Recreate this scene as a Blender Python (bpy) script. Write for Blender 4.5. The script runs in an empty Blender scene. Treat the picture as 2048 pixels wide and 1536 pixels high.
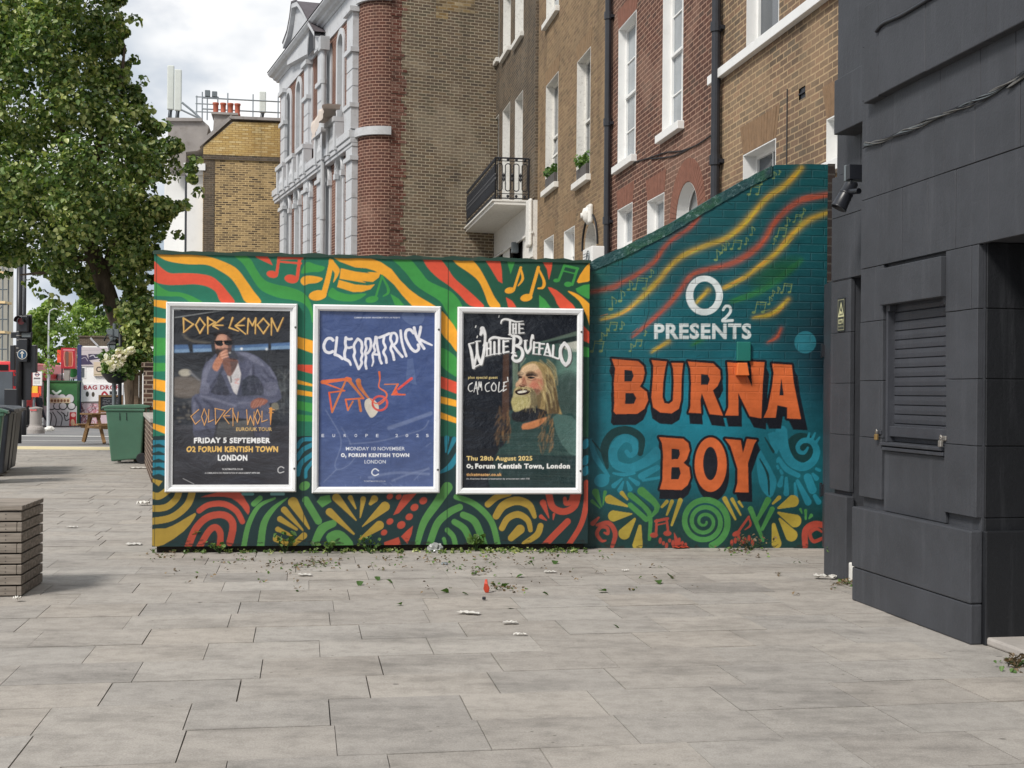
import bpy, bmesh, math, random
import numpy as np
from mathutils import Vector, Matrix, Euler

# ------------------------------------------------------------------ camera
SC = bpy.context.scene
COL = SC.collection
F, CX, CY, H = 2500.0, 1024.0, 785.0, 1.34      # focal length in photo pixels, principal point, eye height
ROLL = math.radians(0.45)
cam_d = bpy.data.cameras.new('camera')
cam = bpy.data.objects.new('camera', cam_d); COL.objects.link(cam)
cam_d.sensor_width = 36.0; cam_d.lens = 36.0 * F / 2048.0
cam_d.shift_y = (CY - 768.0) / 2048.0
cam_d.clip_start = 0.1; cam_d.clip_end = 3000.0
cam.matrix_world = Matrix.Translation((0, 0, H)) @ Matrix.Rotation(math.radians(90), 4, 'X') @ Matrix.Rotation(ROLL, 4, 'Z')
SC.camera = cam

# ------------------------------------------------------------------ sky, sun, exposure
SUN_DIR = Vector((-0.52, -0.60, 0.82)).normalized()        # towards the sun: behind the camera, over the street, veiled by thin cloud
W = bpy.data.worlds.new('World'); SC.world = W; W.use_nodes = True
nt = W.node_tree; nt.nodes.clear()
out = nt.nodes.new('ShaderNodeOutputWorld'); bg = nt.nodes.new('ShaderNodeBackground')
sky = nt.nodes.new('ShaderNodeTexSky'); sky.sky_type = 'NISHITA'; sky.sun_disc = False
sky.sun_elevation = math.asin(SUN_DIR.z)
sky.sun_rotation = math.atan2(SUN_DIR.x, SUN_DIR.y)
sky.air_density = 1.0; sky.dust_density = 2.0; sky.ozone_density = 1.5
bg.inputs['Strength'].default_value = 0.1
tc = nt.nodes.new('ShaderNodeTexCoord')
mp = nt.nodes.new('ShaderNodeMapping'); mp.inputs['Scale'].default_value = (5.0, 5.0, 9.0); mp.inputs['Location'].default_value = (1.3, 0.4, 0.15)
n1 = nt.nodes.new('ShaderNodeTexNoise'); n1.inputs['Scale'].default_value = 1.0; n1.inputs['Detail'].default_value = 7; n1.inputs['Roughness'].default_value = 0.52
n2 = nt.nodes.new('ShaderNodeTexNoise'); n2.inputs['Scale'].default_value = 0.8; n2.inputs['Detail'].default_value = 5
r1 = nt.nodes.new('ShaderNodeValToRGB'); r1.color_ramp.elements[0].position = 0.22; r1.color_ramp.elements[1].position = 0.46
r2 = nt.nodes.new('ShaderNodeValToRGB')
r2.color_ramp.elements[0].position = 0.43; r2.color_ramp.elements[0].color = (4.5, 5.2, 6.1, 1)
r2.color_ramp.elements[1].position = 0.57; r2.color_ramp.elements[1].color = (9.8, 9.8, 9.8, 1)
mx = nt.nodes.new('ShaderNodeMix'); mx.data_type = 'RGBA'
L = nt.links.new
L(tc.outputs['Generated'], mp.inputs['Vector']); L(mp.outputs[0], n1.inputs['Vector']); L(mp.outputs[0], n2.inputs['Vector'])
L(n1.outputs['Fac'], r1.inputs['Fac']); L(n2.outputs['Fac'], r2.inputs['Fac'])
L(r1.outputs['Color'], mx.inputs['Factor']); L(sky.outputs['Color'], mx.inputs['A']); L(r2.outputs['Color'], mx.inputs['B'])
L(mx.outputs['Result'], bg.inputs['Color']); L(bg.outputs[0], out.inputs['Surface'])

sun_d = bpy.data.lights.new('sun', 'SUN'); sun_d.energy = 3.0; sun_d.angle = math.radians(14); sun_d.color = (1.0, 0.95, 0.88)
sun = bpy.data.objects.new('sun', sun_d); COL.objects.link(sun)
sun.rotation_euler = SUN_DIR.to_track_quat('Z', 'Y').to_euler(); sun.location = (0, 0, 30)

SC.view_settings.view_transform = 'Standard'; SC.view_settings.look = 'None'
SC.view_settings.exposure = 0.15; SC.view_settings.gamma = 1.0; SC.view_settings.use_curve_mapping = False
SC.render.engine = 'CYCLES'
SC.cycles.max_bounces = 6; SC.cycles.transparent_max_bounces = 8

# ------------------------------------------------------------------ helpers: measuring
_c, _s = math.cos(ROLL), math.sin(ROLL)
def unroll(px, py):
    dx, dy = px - CX, py - CY
    return dx * _c + dy * _s, -dx * _s + dy * _c
def at(px, py, Y):
    x, y = unroll(px, py)
    return Vector((x / F * Y, Y, H - y / F * Y))
def gz(Y):
    return 0.0 if Y < 30 else -0.0168 * (Y - 30)
def ground(px, py):
    x, y = unroll(px, py)
    Y = F * H / y
    return Vector((x / F * Y, Y, 0))
class Fr:
    """a vertical plane: local x along it (left to right), local y into it, z up"""
    def __init__(s, ox, oy, ex, ey, oz=0.0):
        l = math.hypot(ex, ey); s.o = (ox, oy); s.e = (ex / l, ey / l); s.n = (-ey / l, ex / l); s.oz = oz
        s.rot = math.atan2(ey, ex)
    def hit(s, px, py, d=0.0):
        x, y = unroll(px, py); x /= F; y /= F
        t = (d + s.o[0] * s.n[0] + s.o[1] * s.n[1]) / (x * s.n[0] + s.n[1])
        X, Y = x * t, t
        return ((X - s.o[0]) * s.e[0] + (Y - s.o[1]) * s.e[1], H - y * t - s.oz)
    def S(s, px, d=0.0, py=785): return s.hit(px, py, d)[0]
    def Z(s, px, py, d=0.0): return s.hit(px, py, d)[1]
    def world(s, x, y, z=0): return Vector((s.o[0] + s.e[0] * x + s.n[0] * y, s.o[1] + s.e[1] * x + s.n[1] * y, z + s.oz))
    def empty(s, name, label, cat, x=0, y=0, z=0, group=None):
        return thing(name, label, cat, s.world(x, y, z), s.rot, group)

# ------------------------------------------------------------------ helpers: objects
def tag(o, label=None, cat=None, group=None, kind=None):
    if label: o['label'] = label
    if cat: o['category'] = cat
    if group: o['group'] = group
    if kind: o['kind'] = kind
    return o
def thing(name, label, cat, loc=(0, 0, 0), rotz=0.0, group=None):
    o = bpy.data.objects.new(name, None); COL.objects.link(o)
    o.empty_display_size = 0.2; o.location = loc; o.rotation_euler = (0, 0, rotz)
    return tag(o, label, cat, group)
class MB:
    def __init__(s): s.v = []; s.f = []; s.m = []
    def face(s, pts, mi=0):
        i = len(s.v); s.v += [tuple(p) for p in pts]; s.f.append(tuple(range(i, i + len(pts)))); s.m.append(mi); return s
    def box(s, x0, x1, y0, y1, z0, z1, mi=0):
        i = len(s.v)
        s.v += [(x0,y0,z0),(x1,y0,z0),(x1,y1,z0),(x0,y1,z0),(x0,y0,z1),(x1,y0,z1),(x1,y1,z1),(x0,y1,z1)]
        for q in ((0,3,2,1),(4,5,6,7),(0,1,5,4),(1,2,6,5),(2,3,7,6),(3,0,4,7)):
            s.f.append(tuple(i + k for k in q)); s.m.append(mi)
        return s
    def prism(s, poly, y0, y1, mi=0):
        """poly in (x,z), extruded along y"""
        n = len(poly); i = len(s.v)
        a = sum(poly[k][0]*poly[(k+1)%n][1] - poly[(k+1)%n][0]*poly[k][1] for k in range(n))
        if a < 0: poly = poly[::-1]
        s.v += [(p[0], y0, p[1]) for p in poly] + [(p[0], y1, p[1]) for p in poly]
        s.f.append(tuple(range(i, i + n))); s.m.append(mi)
        s.f.append(tuple(range(i + 2*n - 1, i + n - 1, -1))); s.m.append(mi)
        for k in range(n):
            j = (k + 1) % n
            s.f.append((i + k, i + n + k, i + n + j, i + j)); s.m.append(mi)
        return s
    def strip(s, A, B, mi=0, closed=False):
        n = len(A); i = len(s.v); s.v += [tuple(p) for p in A] + [tuple(p) for p in B]
        for k in range(n if closed else n - 1):
            j = (k + 1) % n
            s.f.append((i + k, i + j, i + n + j, i + n + k)); s.m.append(mi)
        return s
    def tube(s, path, r, n=8, mi=0, caps=True):
        path = [Vector(p) for p in path]; m = len(path)
        rs = r if isinstance(r, (list, tuple)) else [r] * m
        rings = []; up = Vector((0.13, 0.21, 1)).normalized()
        for k in range(m):
            t = (path[min(k+1, m-1)] - path[max(k-1, 0)]).normalized()
            a = t.cross(up)
            if a.length < 1e-3: a = t.cross(Vector((1, 0, 0)))
            a.normalize(); b = t.cross(a)
            rings.append([path[k] + (a * math.cos(2*math.pi*q/n) + b * math.sin(2*math.pi*q/n)) * rs[k] for q in range(n)])
        i = len(s.v)
        for R in rings: s.v += [tuple(p) for p in R]
        for k in range(m - 1):
            for q in range(n):
                w = (q + 1) % n
                s.f.append((i + k*n + q, i + k*n + w, i + (k+1)*n + w, i + (k+1)*n + q)); s.m.append(mi)
        if caps:
            s.f.append(tuple(i + q for q in range(n))[::-1]); s.m.append(mi)
            s.f.append(tuple(i + (m-1)*n + q for q in range(n))); s.m.append(mi)
        return s
    def lathe(s, prof, n=20, c=(0, 0, 0), mi=0):
        i = len(s.v)
        for r, z in prof:
            for q in range(n):
                a = 2*math.pi*q/n; s.v.append((c[0] + r*math.cos(a), c[1] + r*math.sin(a), c[2] + z))
        for k in range(len(prof) - 1):
            for q in range(n):
                w = (q + 1) % n
                s.f.append((i + k*n + q, i + k*n + w, i + (k+1)*n + w, i + (k+1)*n + q)); s.m.append(mi)
        return s
    def build(s, name, mats, parent=None, smooth=False, bevel=0.0, seg=2, weld=False):
        me = bpy.data.meshes.new(name); me.from_pydata(s.v, [], s.f)
        mats = mats if isinstance(mats, (list, tuple)) else [mats]
        for m in mats: me.materials.append(m)
        me.polygons.foreach_set('material_index', s.m)
        if bevel or weld:
            b = bmesh.new(); b.from_mesh(me); bmesh.ops.remove_doubles(b, verts=b.verts, dist=1e-5)
            bmesh.ops.recalc_face_normals(b, faces=b.faces); b.to_mesh(me); b.free()
        if smooth: me.polygons.foreach_set('use_smooth', [True] * len(me.polygons))
        me.update()
        o = bpy.data.objects.new(name, me); COL.objects.link(o)
        if parent: o.parent = parent
        if bevel:
            bv = o.modifiers.new('bevel', 'BEVEL'); bv.width = bevel; bv.segments = seg; bv.limit_method = 'ANGLE'; bv.angle_limit = math.radians(40)
        return o
def arc(cx, cz, rx, rz, a0, a1, n):
    return [(cx + rx*math.cos(a0 + (a1-a0)*k/n), cz + rz*math.sin(a0 + (a1-a0)*k/n)) for k in range(n + 1)]
def copy_tree(o, parent=None):
    c = o.copy(); COL.objects.link(c)
    if parent: c.parent = parent
    for ch in list(o.children): copy_tree(ch, c)
    return c

# ------------------------------------------------------------------ helpers: materials
def lin(c):
    c = c / 255.0
    return c / 12.92 if c <= 0.04045 else ((c + 0.055) / 1.055) ** 2.4
def rgb(r, g, b): return (lin(r), lin(g), lin(b), 1.0)
class NT:
    def __init__(s, name):
        s.m = bpy.data.materials.new(name); s.m.use_nodes = True; s.t = s.m.node_tree
        s.b = s.t.nodes['Principled BSDF']
    def n(s, typ, **kw):
        x = s.t.nodes.new(typ)
        for k, v in kw.items():
            if k in x.inputs: x.inputs[k].default_value = v
            else: setattr(x, k, v)
        return x
    def l(s, a, b): s.t.links.new(a, b)
    def noise(s, scale, detail=4, rough=0.55, vec=None):
        x = s.n('ShaderNodeTexNoise', Scale=scale, Detail=detail, Roughness=rough)
        if vec is not None: s.l(vec, x.inputs['Vector'])
        return x
    def ramp(s, fac, stops):
        r = s.n('ShaderNodeValToRGB'); e = r.color_ramp.elements
        while len(e) < len(stops): e.new(0.5)
        for k, (p, c) in enumerate(stops): e[k].position = p; e[k].color = c
        s.l(fac, r.inputs['Fac']); return r.outputs['Color']
    def mix(s, fac, a, b, mode='MIX'):
        x = s.n('ShaderNodeMix', data_type='RGBA', blend_type=mode)
        for i, val in (('Factor', fac), ('A', a), ('B', b)):
            if hasattr(val, 'is_output') : s.l(val, x.inputs[i])
            else: x.inputs[i].default_value = val
        return x.outputs['Result']
    def math(s, op, a, b=0.0, c=None):
        x = s.n('ShaderNodeMath', operation=op)
        for i, val in enumerate((a, b, c)):
            if val is None: continue
            if hasattr(val, 'is_output'): s.l(val, x.inputs[i])
            else: x.inputs[i].default_value = val
        return x.outputs[0]
    def bump(s, h, strength=0.3, dist=0.01, prev=None):
        x = s.n('ShaderNodeBump', Strength=strength, Distance=dist); s.l(h, x.inputs['Height'])
        if prev is not None: s.l(prev, x.inputs['Normal'])
        s.l(x.outputs[0], s.b.inputs['Normal']); return x.outputs[0]
    def obj(s): return s.n('ShaderNodeTexCoord').outputs['Object']
    def base(s, c):
        if hasattr(c, 'is_output'): s.l(c, s.b.inputs['Base Color'])
        else: s.b.inputs['Base Color'].default_value = c
    def rough(s, r):
        if hasattr(r, 'is_output'): s.l(r, s.b.inputs['Roughness'])
        else: s.b.inputs['Roughness'].default_value = r
    def spec(s, v): s.b.inputs['Specular IOR Level'].default_value = v
def g(v): return (v, v, v, 1)
def paint(name, col, rough=0.5, var=0.12, scale=3.0, bump=0.0, metal=0.0, dirt=0.0, spec=0.5):
    t = NT(name); o = t.obj()
    n = t.noise(scale, 5, 0.6, o).outputs['Fac']
    a = tuple(c * (1 - var) for c in col[:3]) + (1,); b = tuple(min(1, c * (1 + var)) for c in col[:3]) + (1,)
    c = t.ramp(n, [(0.3, a), (0.7, b)])
    if dirt:
        n2 = t.noise(scale * 2.7, 8, 0.7, o).outputs['Fac']
        f = t.ramp(n2, [(0.52, g(0)), (0.72, g(dirt))])
        c = t.mix(f, c, rgb(96, 88, 76))
    t.base(c); t.rough(rough); t.b.inputs['Metallic'].default_value = metal; t.spec(spec)
    if bump: t.bump(t.noise(scale * 14, 4, 0.6, o).outputs['Fac'], bump, 0.01)
    return t.m
def brick(name, cols, mortar, bw=0.235, rh=0.078, ms=0.008, bump=0.5, stain=0.35, msmooth=0.1, stain_col=(70, 64, 58), rough=0.9, off=0.0):
    """stretcher brickwork on local x/z (x+y so that returns carry on)"""
    t = NT(name); o = t.obj()
    sp = t.n('ShaderNodeSeparateXYZ'); t.l(o, sp.inputs[0])
    u = t.math('ADD', sp.outputs['X'], sp.outputs['Y'])
    cb = t.n('ShaderNodeCombineXYZ'); t.l(u, cb.inputs['X']); t.l(t.math('ADD', sp.outputs['Z'], off), cb.inputs['Y'])
    wob = t.noise(2.3, 2, 0.5, o); vm = t.n('ShaderNodeVectorMath', operation='MULTIPLY_ADD')
    t.l(wob.outputs['Color'], vm.inputs[0]); vm.inputs[1].default_value = (0.02, 0.014, 0); t.l(cb.outputs[0], vm.inputs[2])
    b = t.n('ShaderNodeTexBrick', **{'Scale': 1.0, 'Brick Width': bw, 'Row Height': rh, 'Mortar Size': ms, 'Mortar Smooth': msmooth, 'Color1': g(0), 'Color2': g(1), 'Mortar': g(0.5), 'Bias': 0.0})
    b.offset = 0.5
    t.l(vm.outputs[0], b.inputs['Vector'])
    k = len(cols)
    stops = [((i + 0.5) / k, rgb(*cols[i])) for i in range(k)]
    c = t.ramp(b.outputs['Color'], stops)
    nz = t.noise(38, 4, 0.7, o).outputs['Fac']
    c = t.mix(t.math('MULTIPLY', nz, 0.6), c, t.mix(1.0, c, g(0.45), 'MULTIPLY'))
    mcol = t.ramp(t.noise(14, 5, 0.6, o).outputs['Fac'], [(0.3, tuple(x*0.75 for x in rgb(*mortar)[:3]) + (1,)), (0.7, rgb(*mortar))])
    # bricks here and there smeared with mortar
    sm = t.ramp(t.noise(5.5, 8, 0.75, o).outputs['Fac'], [(0.60, g(0)), (0.72, g(0.55))])
    c = t.mix(sm, c, mcol)
    c = t.mix(b.outputs['Fac'], c, mcol)
    st = t.ramp(t.noise(0.9, 6, 0.62, o).outputs['Fac'], [(0.42, g(0)), (0.66, g(stain))])
    c = t.mix(st, c, rgb(*stain_col))
    mp2 = t.n('ShaderNodeMapping', Scale=(1.6, 1.6, 0.16)); t.l(o, mp2.inputs['Vector'])
    c = t.mix(t.ramp(t.noise(1.0, 7, 0.65, mp2.outputs[0]).outputs['Fac'], [(0.50, g(0)), (0.72, g(0.42))]), c, rgb(*[x * .72 for x in stain_col]))
    c = t.mix(t.ramp(t.noise(0.55, 3, 0.5, o).outputs['Fac'], [(0.54, g(0)), (0.60, g(0.22))]), c, mcol)
    t.base(c); t.rough(rough); t.spec(0.25)
    h = t.math('ADD', t.math('MULTIPLY', b.outputs['Fac'], -1.0), t.math('MULTIPLY', nz, 0.5))
    t.bump(h, bump, 0.012)
    return t.m
# ------------------------------------------------------------------ materials
M = {}
M['white_gloss'] = paint('white gloss paint', rgb(232, 232, 230), 0.35, 0.03, 2.0, dirt=0.12)
M['white_old'] = paint('old white paint', rgb(224, 222, 216), 0.6, 0.05, 7.0, 0.1, dirt=0.42)
M['stone_white'] = paint('painted pale stone', rgb(192, 194, 197), 0.6, 0.06, 1.6, 0.1, dirt=0.35)
M['stone_joint'] = paint('stone joint', rgb(120, 120, 122), 0.8)
M['stucco'] = paint('white stucco', rgb(236, 236, 234), 0.8, 0.03, 1.0, 0.1, dirt=0.1)
M['render_grey'] = paint('weathered grey render', rgb(158, 152, 148), 0.9, 0.18, 1.2, 0.2, dirt=0.5)
M['pipe'] = paint('black pipe paint', rgb(42, 44, 50), 0.4, 0.15, 6)
M['black_iron'] = paint('black ironwork', rgb(28, 30, 36), 0.45, 0.1, 8)
M['alu'] = paint('pale aluminium', rgb(238, 239, 240), 0.3, 0.04, 5.0, dirt=0.10)
M['screw'] = paint('dull steel screw', rgb(110, 110, 108), 0.4, 0.1, metal=0.8)
M['steel'] = paint('worn steel', rgb(170, 165, 158), 0.35, 0.15, 9, metal=0.7, dirt=0.3)
M['brass'] = paint('worn brass', rgb(170, 140, 90), 0.4, 0.15, 9, metal=0.7)
def glass(name, col, r=0.06):
    t = NT(name); o = t.obj()
    c = t.ramp(t.noise(1.3, 2, 0.5, o).outputs['Fac'], [(0.35, tuple(x*0.7 for x in col[:3]) + (1,)), (0.65, col)])
    t.base(c); t.rough(r); t.spec(0.7); return t.m
M['pane'] = glass('window glass over a net curtain', rgb(150, 158, 164))
M['pane_dark'] = glass('dark window glass', rgb(70, 78, 86))
M['pane_grey'] = glass('grey window board', rgb(150, 152, 152), 0.4)

# charcoal masonry paint, uneven and scuffed
def charcoal(name, base=(62, 64, 69), rough=0.62):
    t = NT(name); o = t.obj()
    c = t.ramp(t.noise(1.7, 6, 0.65, o).outputs['Fac'], [(0.32, rgb(*[x * 0.90 for x in base])), (0.68, rgb(*[min(255, x * 1.08) for x in base]))])
    st = t.n('ShaderNodeMapping', Scale=(9, 9, 0.7)); t.l(o, st.inputs['Vector'])
    s2 = t.ramp(t.noise(1.0, 6, 0.65, st.outputs[0]).outputs['Fac'], [(0.54, g(0)), (0.80, g(0.24))])
    c = t.mix(s2, c, rgb(108, 110, 116))
    sc = t.ramp(t.noise(24, 6, 0.8, o).outputs['Fac'], [(0.66, g(0)), (0.76, g(0.6))])
    c = t.mix(sc, c, rgb(128, 128, 128))
    t.base(c); t.rough(rough); t.spec(0.4)
    h = t.math('ADD', t.noise(60, 4, 0.7, o).outputs['Fac'], t.math('MULTIPLY', t.noise(7, 5, 0.6, o).outputs['Fac'], 2.0))
    t.bump(h, 0.22, 0.01)
    return t.m
M['charcoal'] = charcoal('charcoal masonry paint')
M['charcoal_smooth'] = charcoal('charcoal metal paint', (61, 63, 69), 0.5)
M['charcoal_door'] = charcoal('near black openings and jamb shade', (26, 28, 32), 0.6)  # dark doors and openings; on the jamb it paints in the doorway's shade
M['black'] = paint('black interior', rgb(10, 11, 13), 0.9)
M['black_plastic'] = paint('black plastic', rgb(34, 36, 42), 0.35, 0.1, 8)
M['grey_plastic'] = paint('grey plastic', rgb(104, 112, 116), 0.5, 0.08, 8)

M['brick_mural_pier'] = brick('dark unpainted brick', [(48, 42, 42), (66, 54, 50), (58, 50, 50)], (84, 80, 76), stain=0.2)
M['brick_brown'] = brick('brown stock brick', [(132, 110, 91), (146, 120, 98), (108, 94, 80), (154, 123, 99), (124, 109, 92)], (190, 164, 130), 0.225, 0.0765, 0.0085, stain=0.3)
M['brick_red'] = brick('dark red brick', [(96, 64, 55), (108, 72, 61), (87, 62, 55), (115, 79, 66), (95, 73, 64)], (184, 150, 130), 0.225, 0.0765, 0.0075, stain=0.25)
M['brick_tan'] = brick('tan stock brick', [(143, 119, 93), (154, 130, 100), (121, 102, 81), (160, 136, 106), (134, 110, 88)], (162, 138, 106), 0.225, 0.0765, 0.008, stain=0.25)
M['brick_sooty'] = brick('sooty stock brick', [(94, 82, 69), (107, 94, 78), (80, 73, 64), (116, 100, 82)], (136, 126, 112), 0.225, 0.0765, 0.008, stain=0.3)
M['brick_flank'] = brick('soot brown stock brick', [(115, 99, 83), (129, 111, 92), (99, 88, 78), (139, 120, 97), (109, 99, 83)], (190, 178, 156), 0.235, 0.085, 0.0095, stain=0.22)
M['brick_corner'] = brick('red facing brick', [(96, 62, 54), (106, 69, 59), (88, 58, 53), (103, 73, 63)], (184, 150, 132), 0.235, 0.085, 0.009, stain=0.12)
M['brick_rough'] = brick('broken red brick', [(113, 69, 58), (123, 80, 67), (138, 100, 88), (98, 62, 53)], (184, 156, 140), 0.20, 0.085, 0.009, 1.0, stain=0.3)
M['brick_yellow'] = brick('sunlit new yellow brick', [(214, 182, 116), (222, 194, 134), (198, 164, 100), (230, 206, 150)], (160, 126, 82), 0.235, 0.08, 0.008, stain=0.05)  # the new brick's own yellow, with sunlight on the parapet mixed in
M['brick_pale'] = brick('pale flank brick', [(150, 124, 84), (190, 164, 120), (128, 108, 80), (206, 186, 150), (110, 94, 76)], (180, 164, 136), 0.235, 0.085, 0.01, stain=0.6)
M['brick_gable'] = brick('yellow brown stock brick', [(154, 132, 98), (180, 153, 109), (123, 105, 81), (92, 79, 65), (191, 163, 118)], (222, 194, 144), 0.235, 0.08, 0.011, stain=0.3)
M['brick_garden'] = brick('garden wall brick', [(84, 64, 56), (104, 78, 66), (72, 58, 54)], (168, 152, 136), 0.235, 0.08, 0.012, stain=0.3)

def wood(name, a, b, grey=0.5):
    t = NT(name); o = t.obj()
    mp_ = t.n('ShaderNodeMapping', Scale=(1.5, 14, 26)); t.l(o, mp_.inputs['Vector'])
    n = t.noise(1.6, 7, 0.65, mp_.outputs[0]).outputs['Fac']
    c = t.ramp(n, [(0.25, rgb(*a)), (0.5, rgb(*[(x + y) / 2 for x, y in zip(a, b)])), (0.75, rgb(*b))])
    oi = t.n('ShaderNodeObjectInfo')
    big = t.ramp(t.noise(1.1, 3, 0.5, o).outputs['Fac'], [(0.35, g(0.72)), (0.65, g(1.0))])
    c = t.mix(1.0, c, big, 'MULTIPLY')
    t.base(c); t.rough(0.8); t.spec(0.25); t.bump(n, 0.35, 0.006)
    return t.m
M['slat'] = wood('weathered grey timber', (104, 96, 88), (186, 176, 164))
M['timber'] = wood('brown timber', (122, 92, 62), (176, 142, 100))
M['timber_pale'] = wood('pale fence timber', (120, 98, 82), (170, 146, 124))
M['slat_gap'] = paint('planter inside', rgb(28, 26, 24), 0.9)
M['bin_green'] = paint('green bin plastic', rgb(74, 112, 92), 0.42, 0.10, 2.5, 0.05, dirt=0.12)
M['bin_black'] = paint('black bin plastic', rgb(46, 50, 58), 0.42, 0.1, 2.5, 0.05, dirt=0.1)
M['rubber'] = paint('black rubber', rgb(30, 31, 34), 0.7, 0.1, 8)

def asphalt():
    t = NT('asphalt'); o = t.obj()
    c = t.ramp(t.noise(30, 6, 0.8, o).outputs['Fac'], [(0.3, rgb(96, 96, 98)), (0.7, rgb(126, 126, 126))])
    c = t.mix(t.ramp(t.noise(0.5, 4, 0.5, o).outputs['Fac'], [(0.4, g(0)), (0.7, g(0.5))]), c, rgb(142, 138, 134))
    t.base(c); t.rough(0.9); t.bump(t.noise(80, 3, 0.7, o).outputs['Fac'], 0.3, 0.01); return t.m
M['asphalt'] = asphalt()
M['joint'] = paint('dirty joint sand', rgb(104, 98, 90), 0.95, 0.3, 9.0, 0.3)
def slabmat():
    t = NT('concrete paving slab'); o = t.obj()
    at_ = t.n('ShaderNodeAttribute', attribute_name='tone')
    base = t.mix(at_.outputs['Fac'], rgb(158, 153, 147), rgb(178, 173, 166))
    warm = t.n('ShaderNodeAttribute', attribute_name='warm')
    base = t.mix(warm.outputs['Fac'], base, rgb(180, 171, 160))
    f = t.ramp(t.noise(120, 4, 0.85, o).outputs['Fac'], [(0.3, g(0.72)), (0.7, g(1.16))])
    c = t.mix(1.0, base, f, 'MULTIPLY')
    mpx = t.n('ShaderNodeMapping', Scale=(1.0, 2.6, 1)); t.l(o, mpx.inputs['Vector'])
    big = t.ramp(t.noise(1.1, 7, 0.68, mpx.outputs[0]).outputs['Fac'], [(0.30, g(0.62)), (0.50, g(0.98)), (0.72, g(1.08))])
    c = t.mix(0.9, c, big, 'MULTIPLY')
    mid = t.ramp(t.noise(9, 6, 0.72, o).outputs['Fac'], [(0.32, g(0.72)), (0.56, g(1.0))])
    c = t.mix(0.8, c, mid, 'MULTIPLY')
    vo = t.n('ShaderNodeTexVoronoi', Scale=2.6); t.l(o, vo.inputs['Vector'])
    gum = t.ramp(vo.outputs['Distance'], [(0.035, g(0.85)), (0.05, g(0))])
    gm = t.math('MULTIPLY', gum, t.ramp(t.noise(0.7, 2, 0.5, o).outputs['Fac'], [(0.48, g(0)), (0.5, g(0.8))]))
    c = t.mix(gm, c, rgb(96, 92, 88))
    v2 = t.n('ShaderNodeTexVoronoi', Scale=11.0); t.l(o, v2.inputs['Vector'])
    fl = t.math('MULTIPLY', t.ramp(v2.outputs['Distance'], [(0.05, g(0.9)), (0.10, g(0))]), t.ramp(t.noise(1.9, 3, 0.6, o).outputs['Fac'], [(0.50, g(0)), (0.54, g(0.7))]))
    c = t.mix(fl, c, rgb(84, 78, 70))
    sc = t.ramp(t.noise(0.8, 9, 0.75, o).outputs['Fac'], [(0.56, g(0)), (0.66, g(0.30))])
    c = t.mix(sc, c, rgb(126, 120, 112))
    t.base(c); t.rough(0.88); t.spec(0.3)
    h = t.math('ADD', t.noise(90, 5, 0.8, o).outputs['Fac'], t.math('MULTIPLY', t.noise(6, 4, 0.6, o).outputs['Fac'], 1.5))
    t.bump(h, 0.3, 0.008); return t.m
M['slab'] = slabmat()
M['tactile'] = paint('buff tactile paving', rgb(214, 200, 158), 0.9, 0.08, 3, 0.2)
M['road_white'] = paint('white road paint', rgb(224, 224, 218), 0.8, 0.08, 5, dirt=0.3)
M['kerb'] = paint('kerb stone', rgb(170, 164, 158), 0.9, 0.12, 6, 0.2, dirt=0.2)

def leafmat(name, dark, mid, light, trans=0.35, rough=0.42):
    t = NT(name)
    a = t.n('ShaderNodeAttribute', attribute_name='tone')
    c = t.ramp(a.outputs['Fac'], [(0.0, rgb(*dark)), (0.5, rgb(*mid)), (1.0, rgb(*light))])
    t.base(c); t.rough(rough); t.spec(0.4)
    tr = t.n('ShaderNodeBsdfTranslucent'); t.l(t.mix(1.0, c, (1.2, 1.3, 0.5, 1), 'MULTIPLY'), tr.inputs['Color'])
    mxs = t.n('ShaderNodeMixShader', Fac=trans); t.l(t.b.outputs[0], mxs.inputs[1]); t.l(tr.outputs[0], mxs.inputs[2])
    t.l(mxs.outputs[0], t.t.nodes['Material Output'].inputs['Surface'])
    return t.m
M['leaf'] = leafmat('tree leaf', (46, 72, 44), (108, 134, 74), (214, 218, 152), 0.33, 0.28)
M['leaf_far'] = leafmat('far tree leaf', (84, 112, 56), (128, 156, 82), (186, 202, 120), 0.4)
M['leaf_weed'] = leafmat('weed leaf', (56, 82, 42), (88, 120, 60), (128, 152, 88), 0.3)
M['leaf_dry'] = leafmat('dry leaf', (70, 60, 46), (104, 88, 66), (150, 126, 92), 0.15)
M['petal'] = leafmat('white petal', (214, 196, 190), (240, 236, 228), (250, 248, 244), 0.3)
def bark():
    t = NT('bark'); o = t.obj()
    mp_ = t.n('ShaderNodeMapping', Scale=(9, 9, 2.0)); t.l(o, mp_.inputs['Vector'])
    n = t.noise(1.4, 8, 0.7, mp_.outputs[0]).outputs['Fac']
    t.base(t.ramp(n, [(0.3, rgb(62, 54, 46)), (0.7, rgb(122, 106, 90))])); t.rough(0.95); t.bump(n, 0.8, 0.03); return t.m
M['bark'] = bark()
M['paper'] = paint('white paper scrap', rgb(214, 211, 204), 0.8, 0.05, 12)
M['red_wrap'] = paint('red wrapper', rgb(200, 76, 52), 0.35, 0.25, 20)
M['foil'] = paint('grey plastic bag', rgb(150, 152, 150), 0.25, 0.2, 16)

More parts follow.
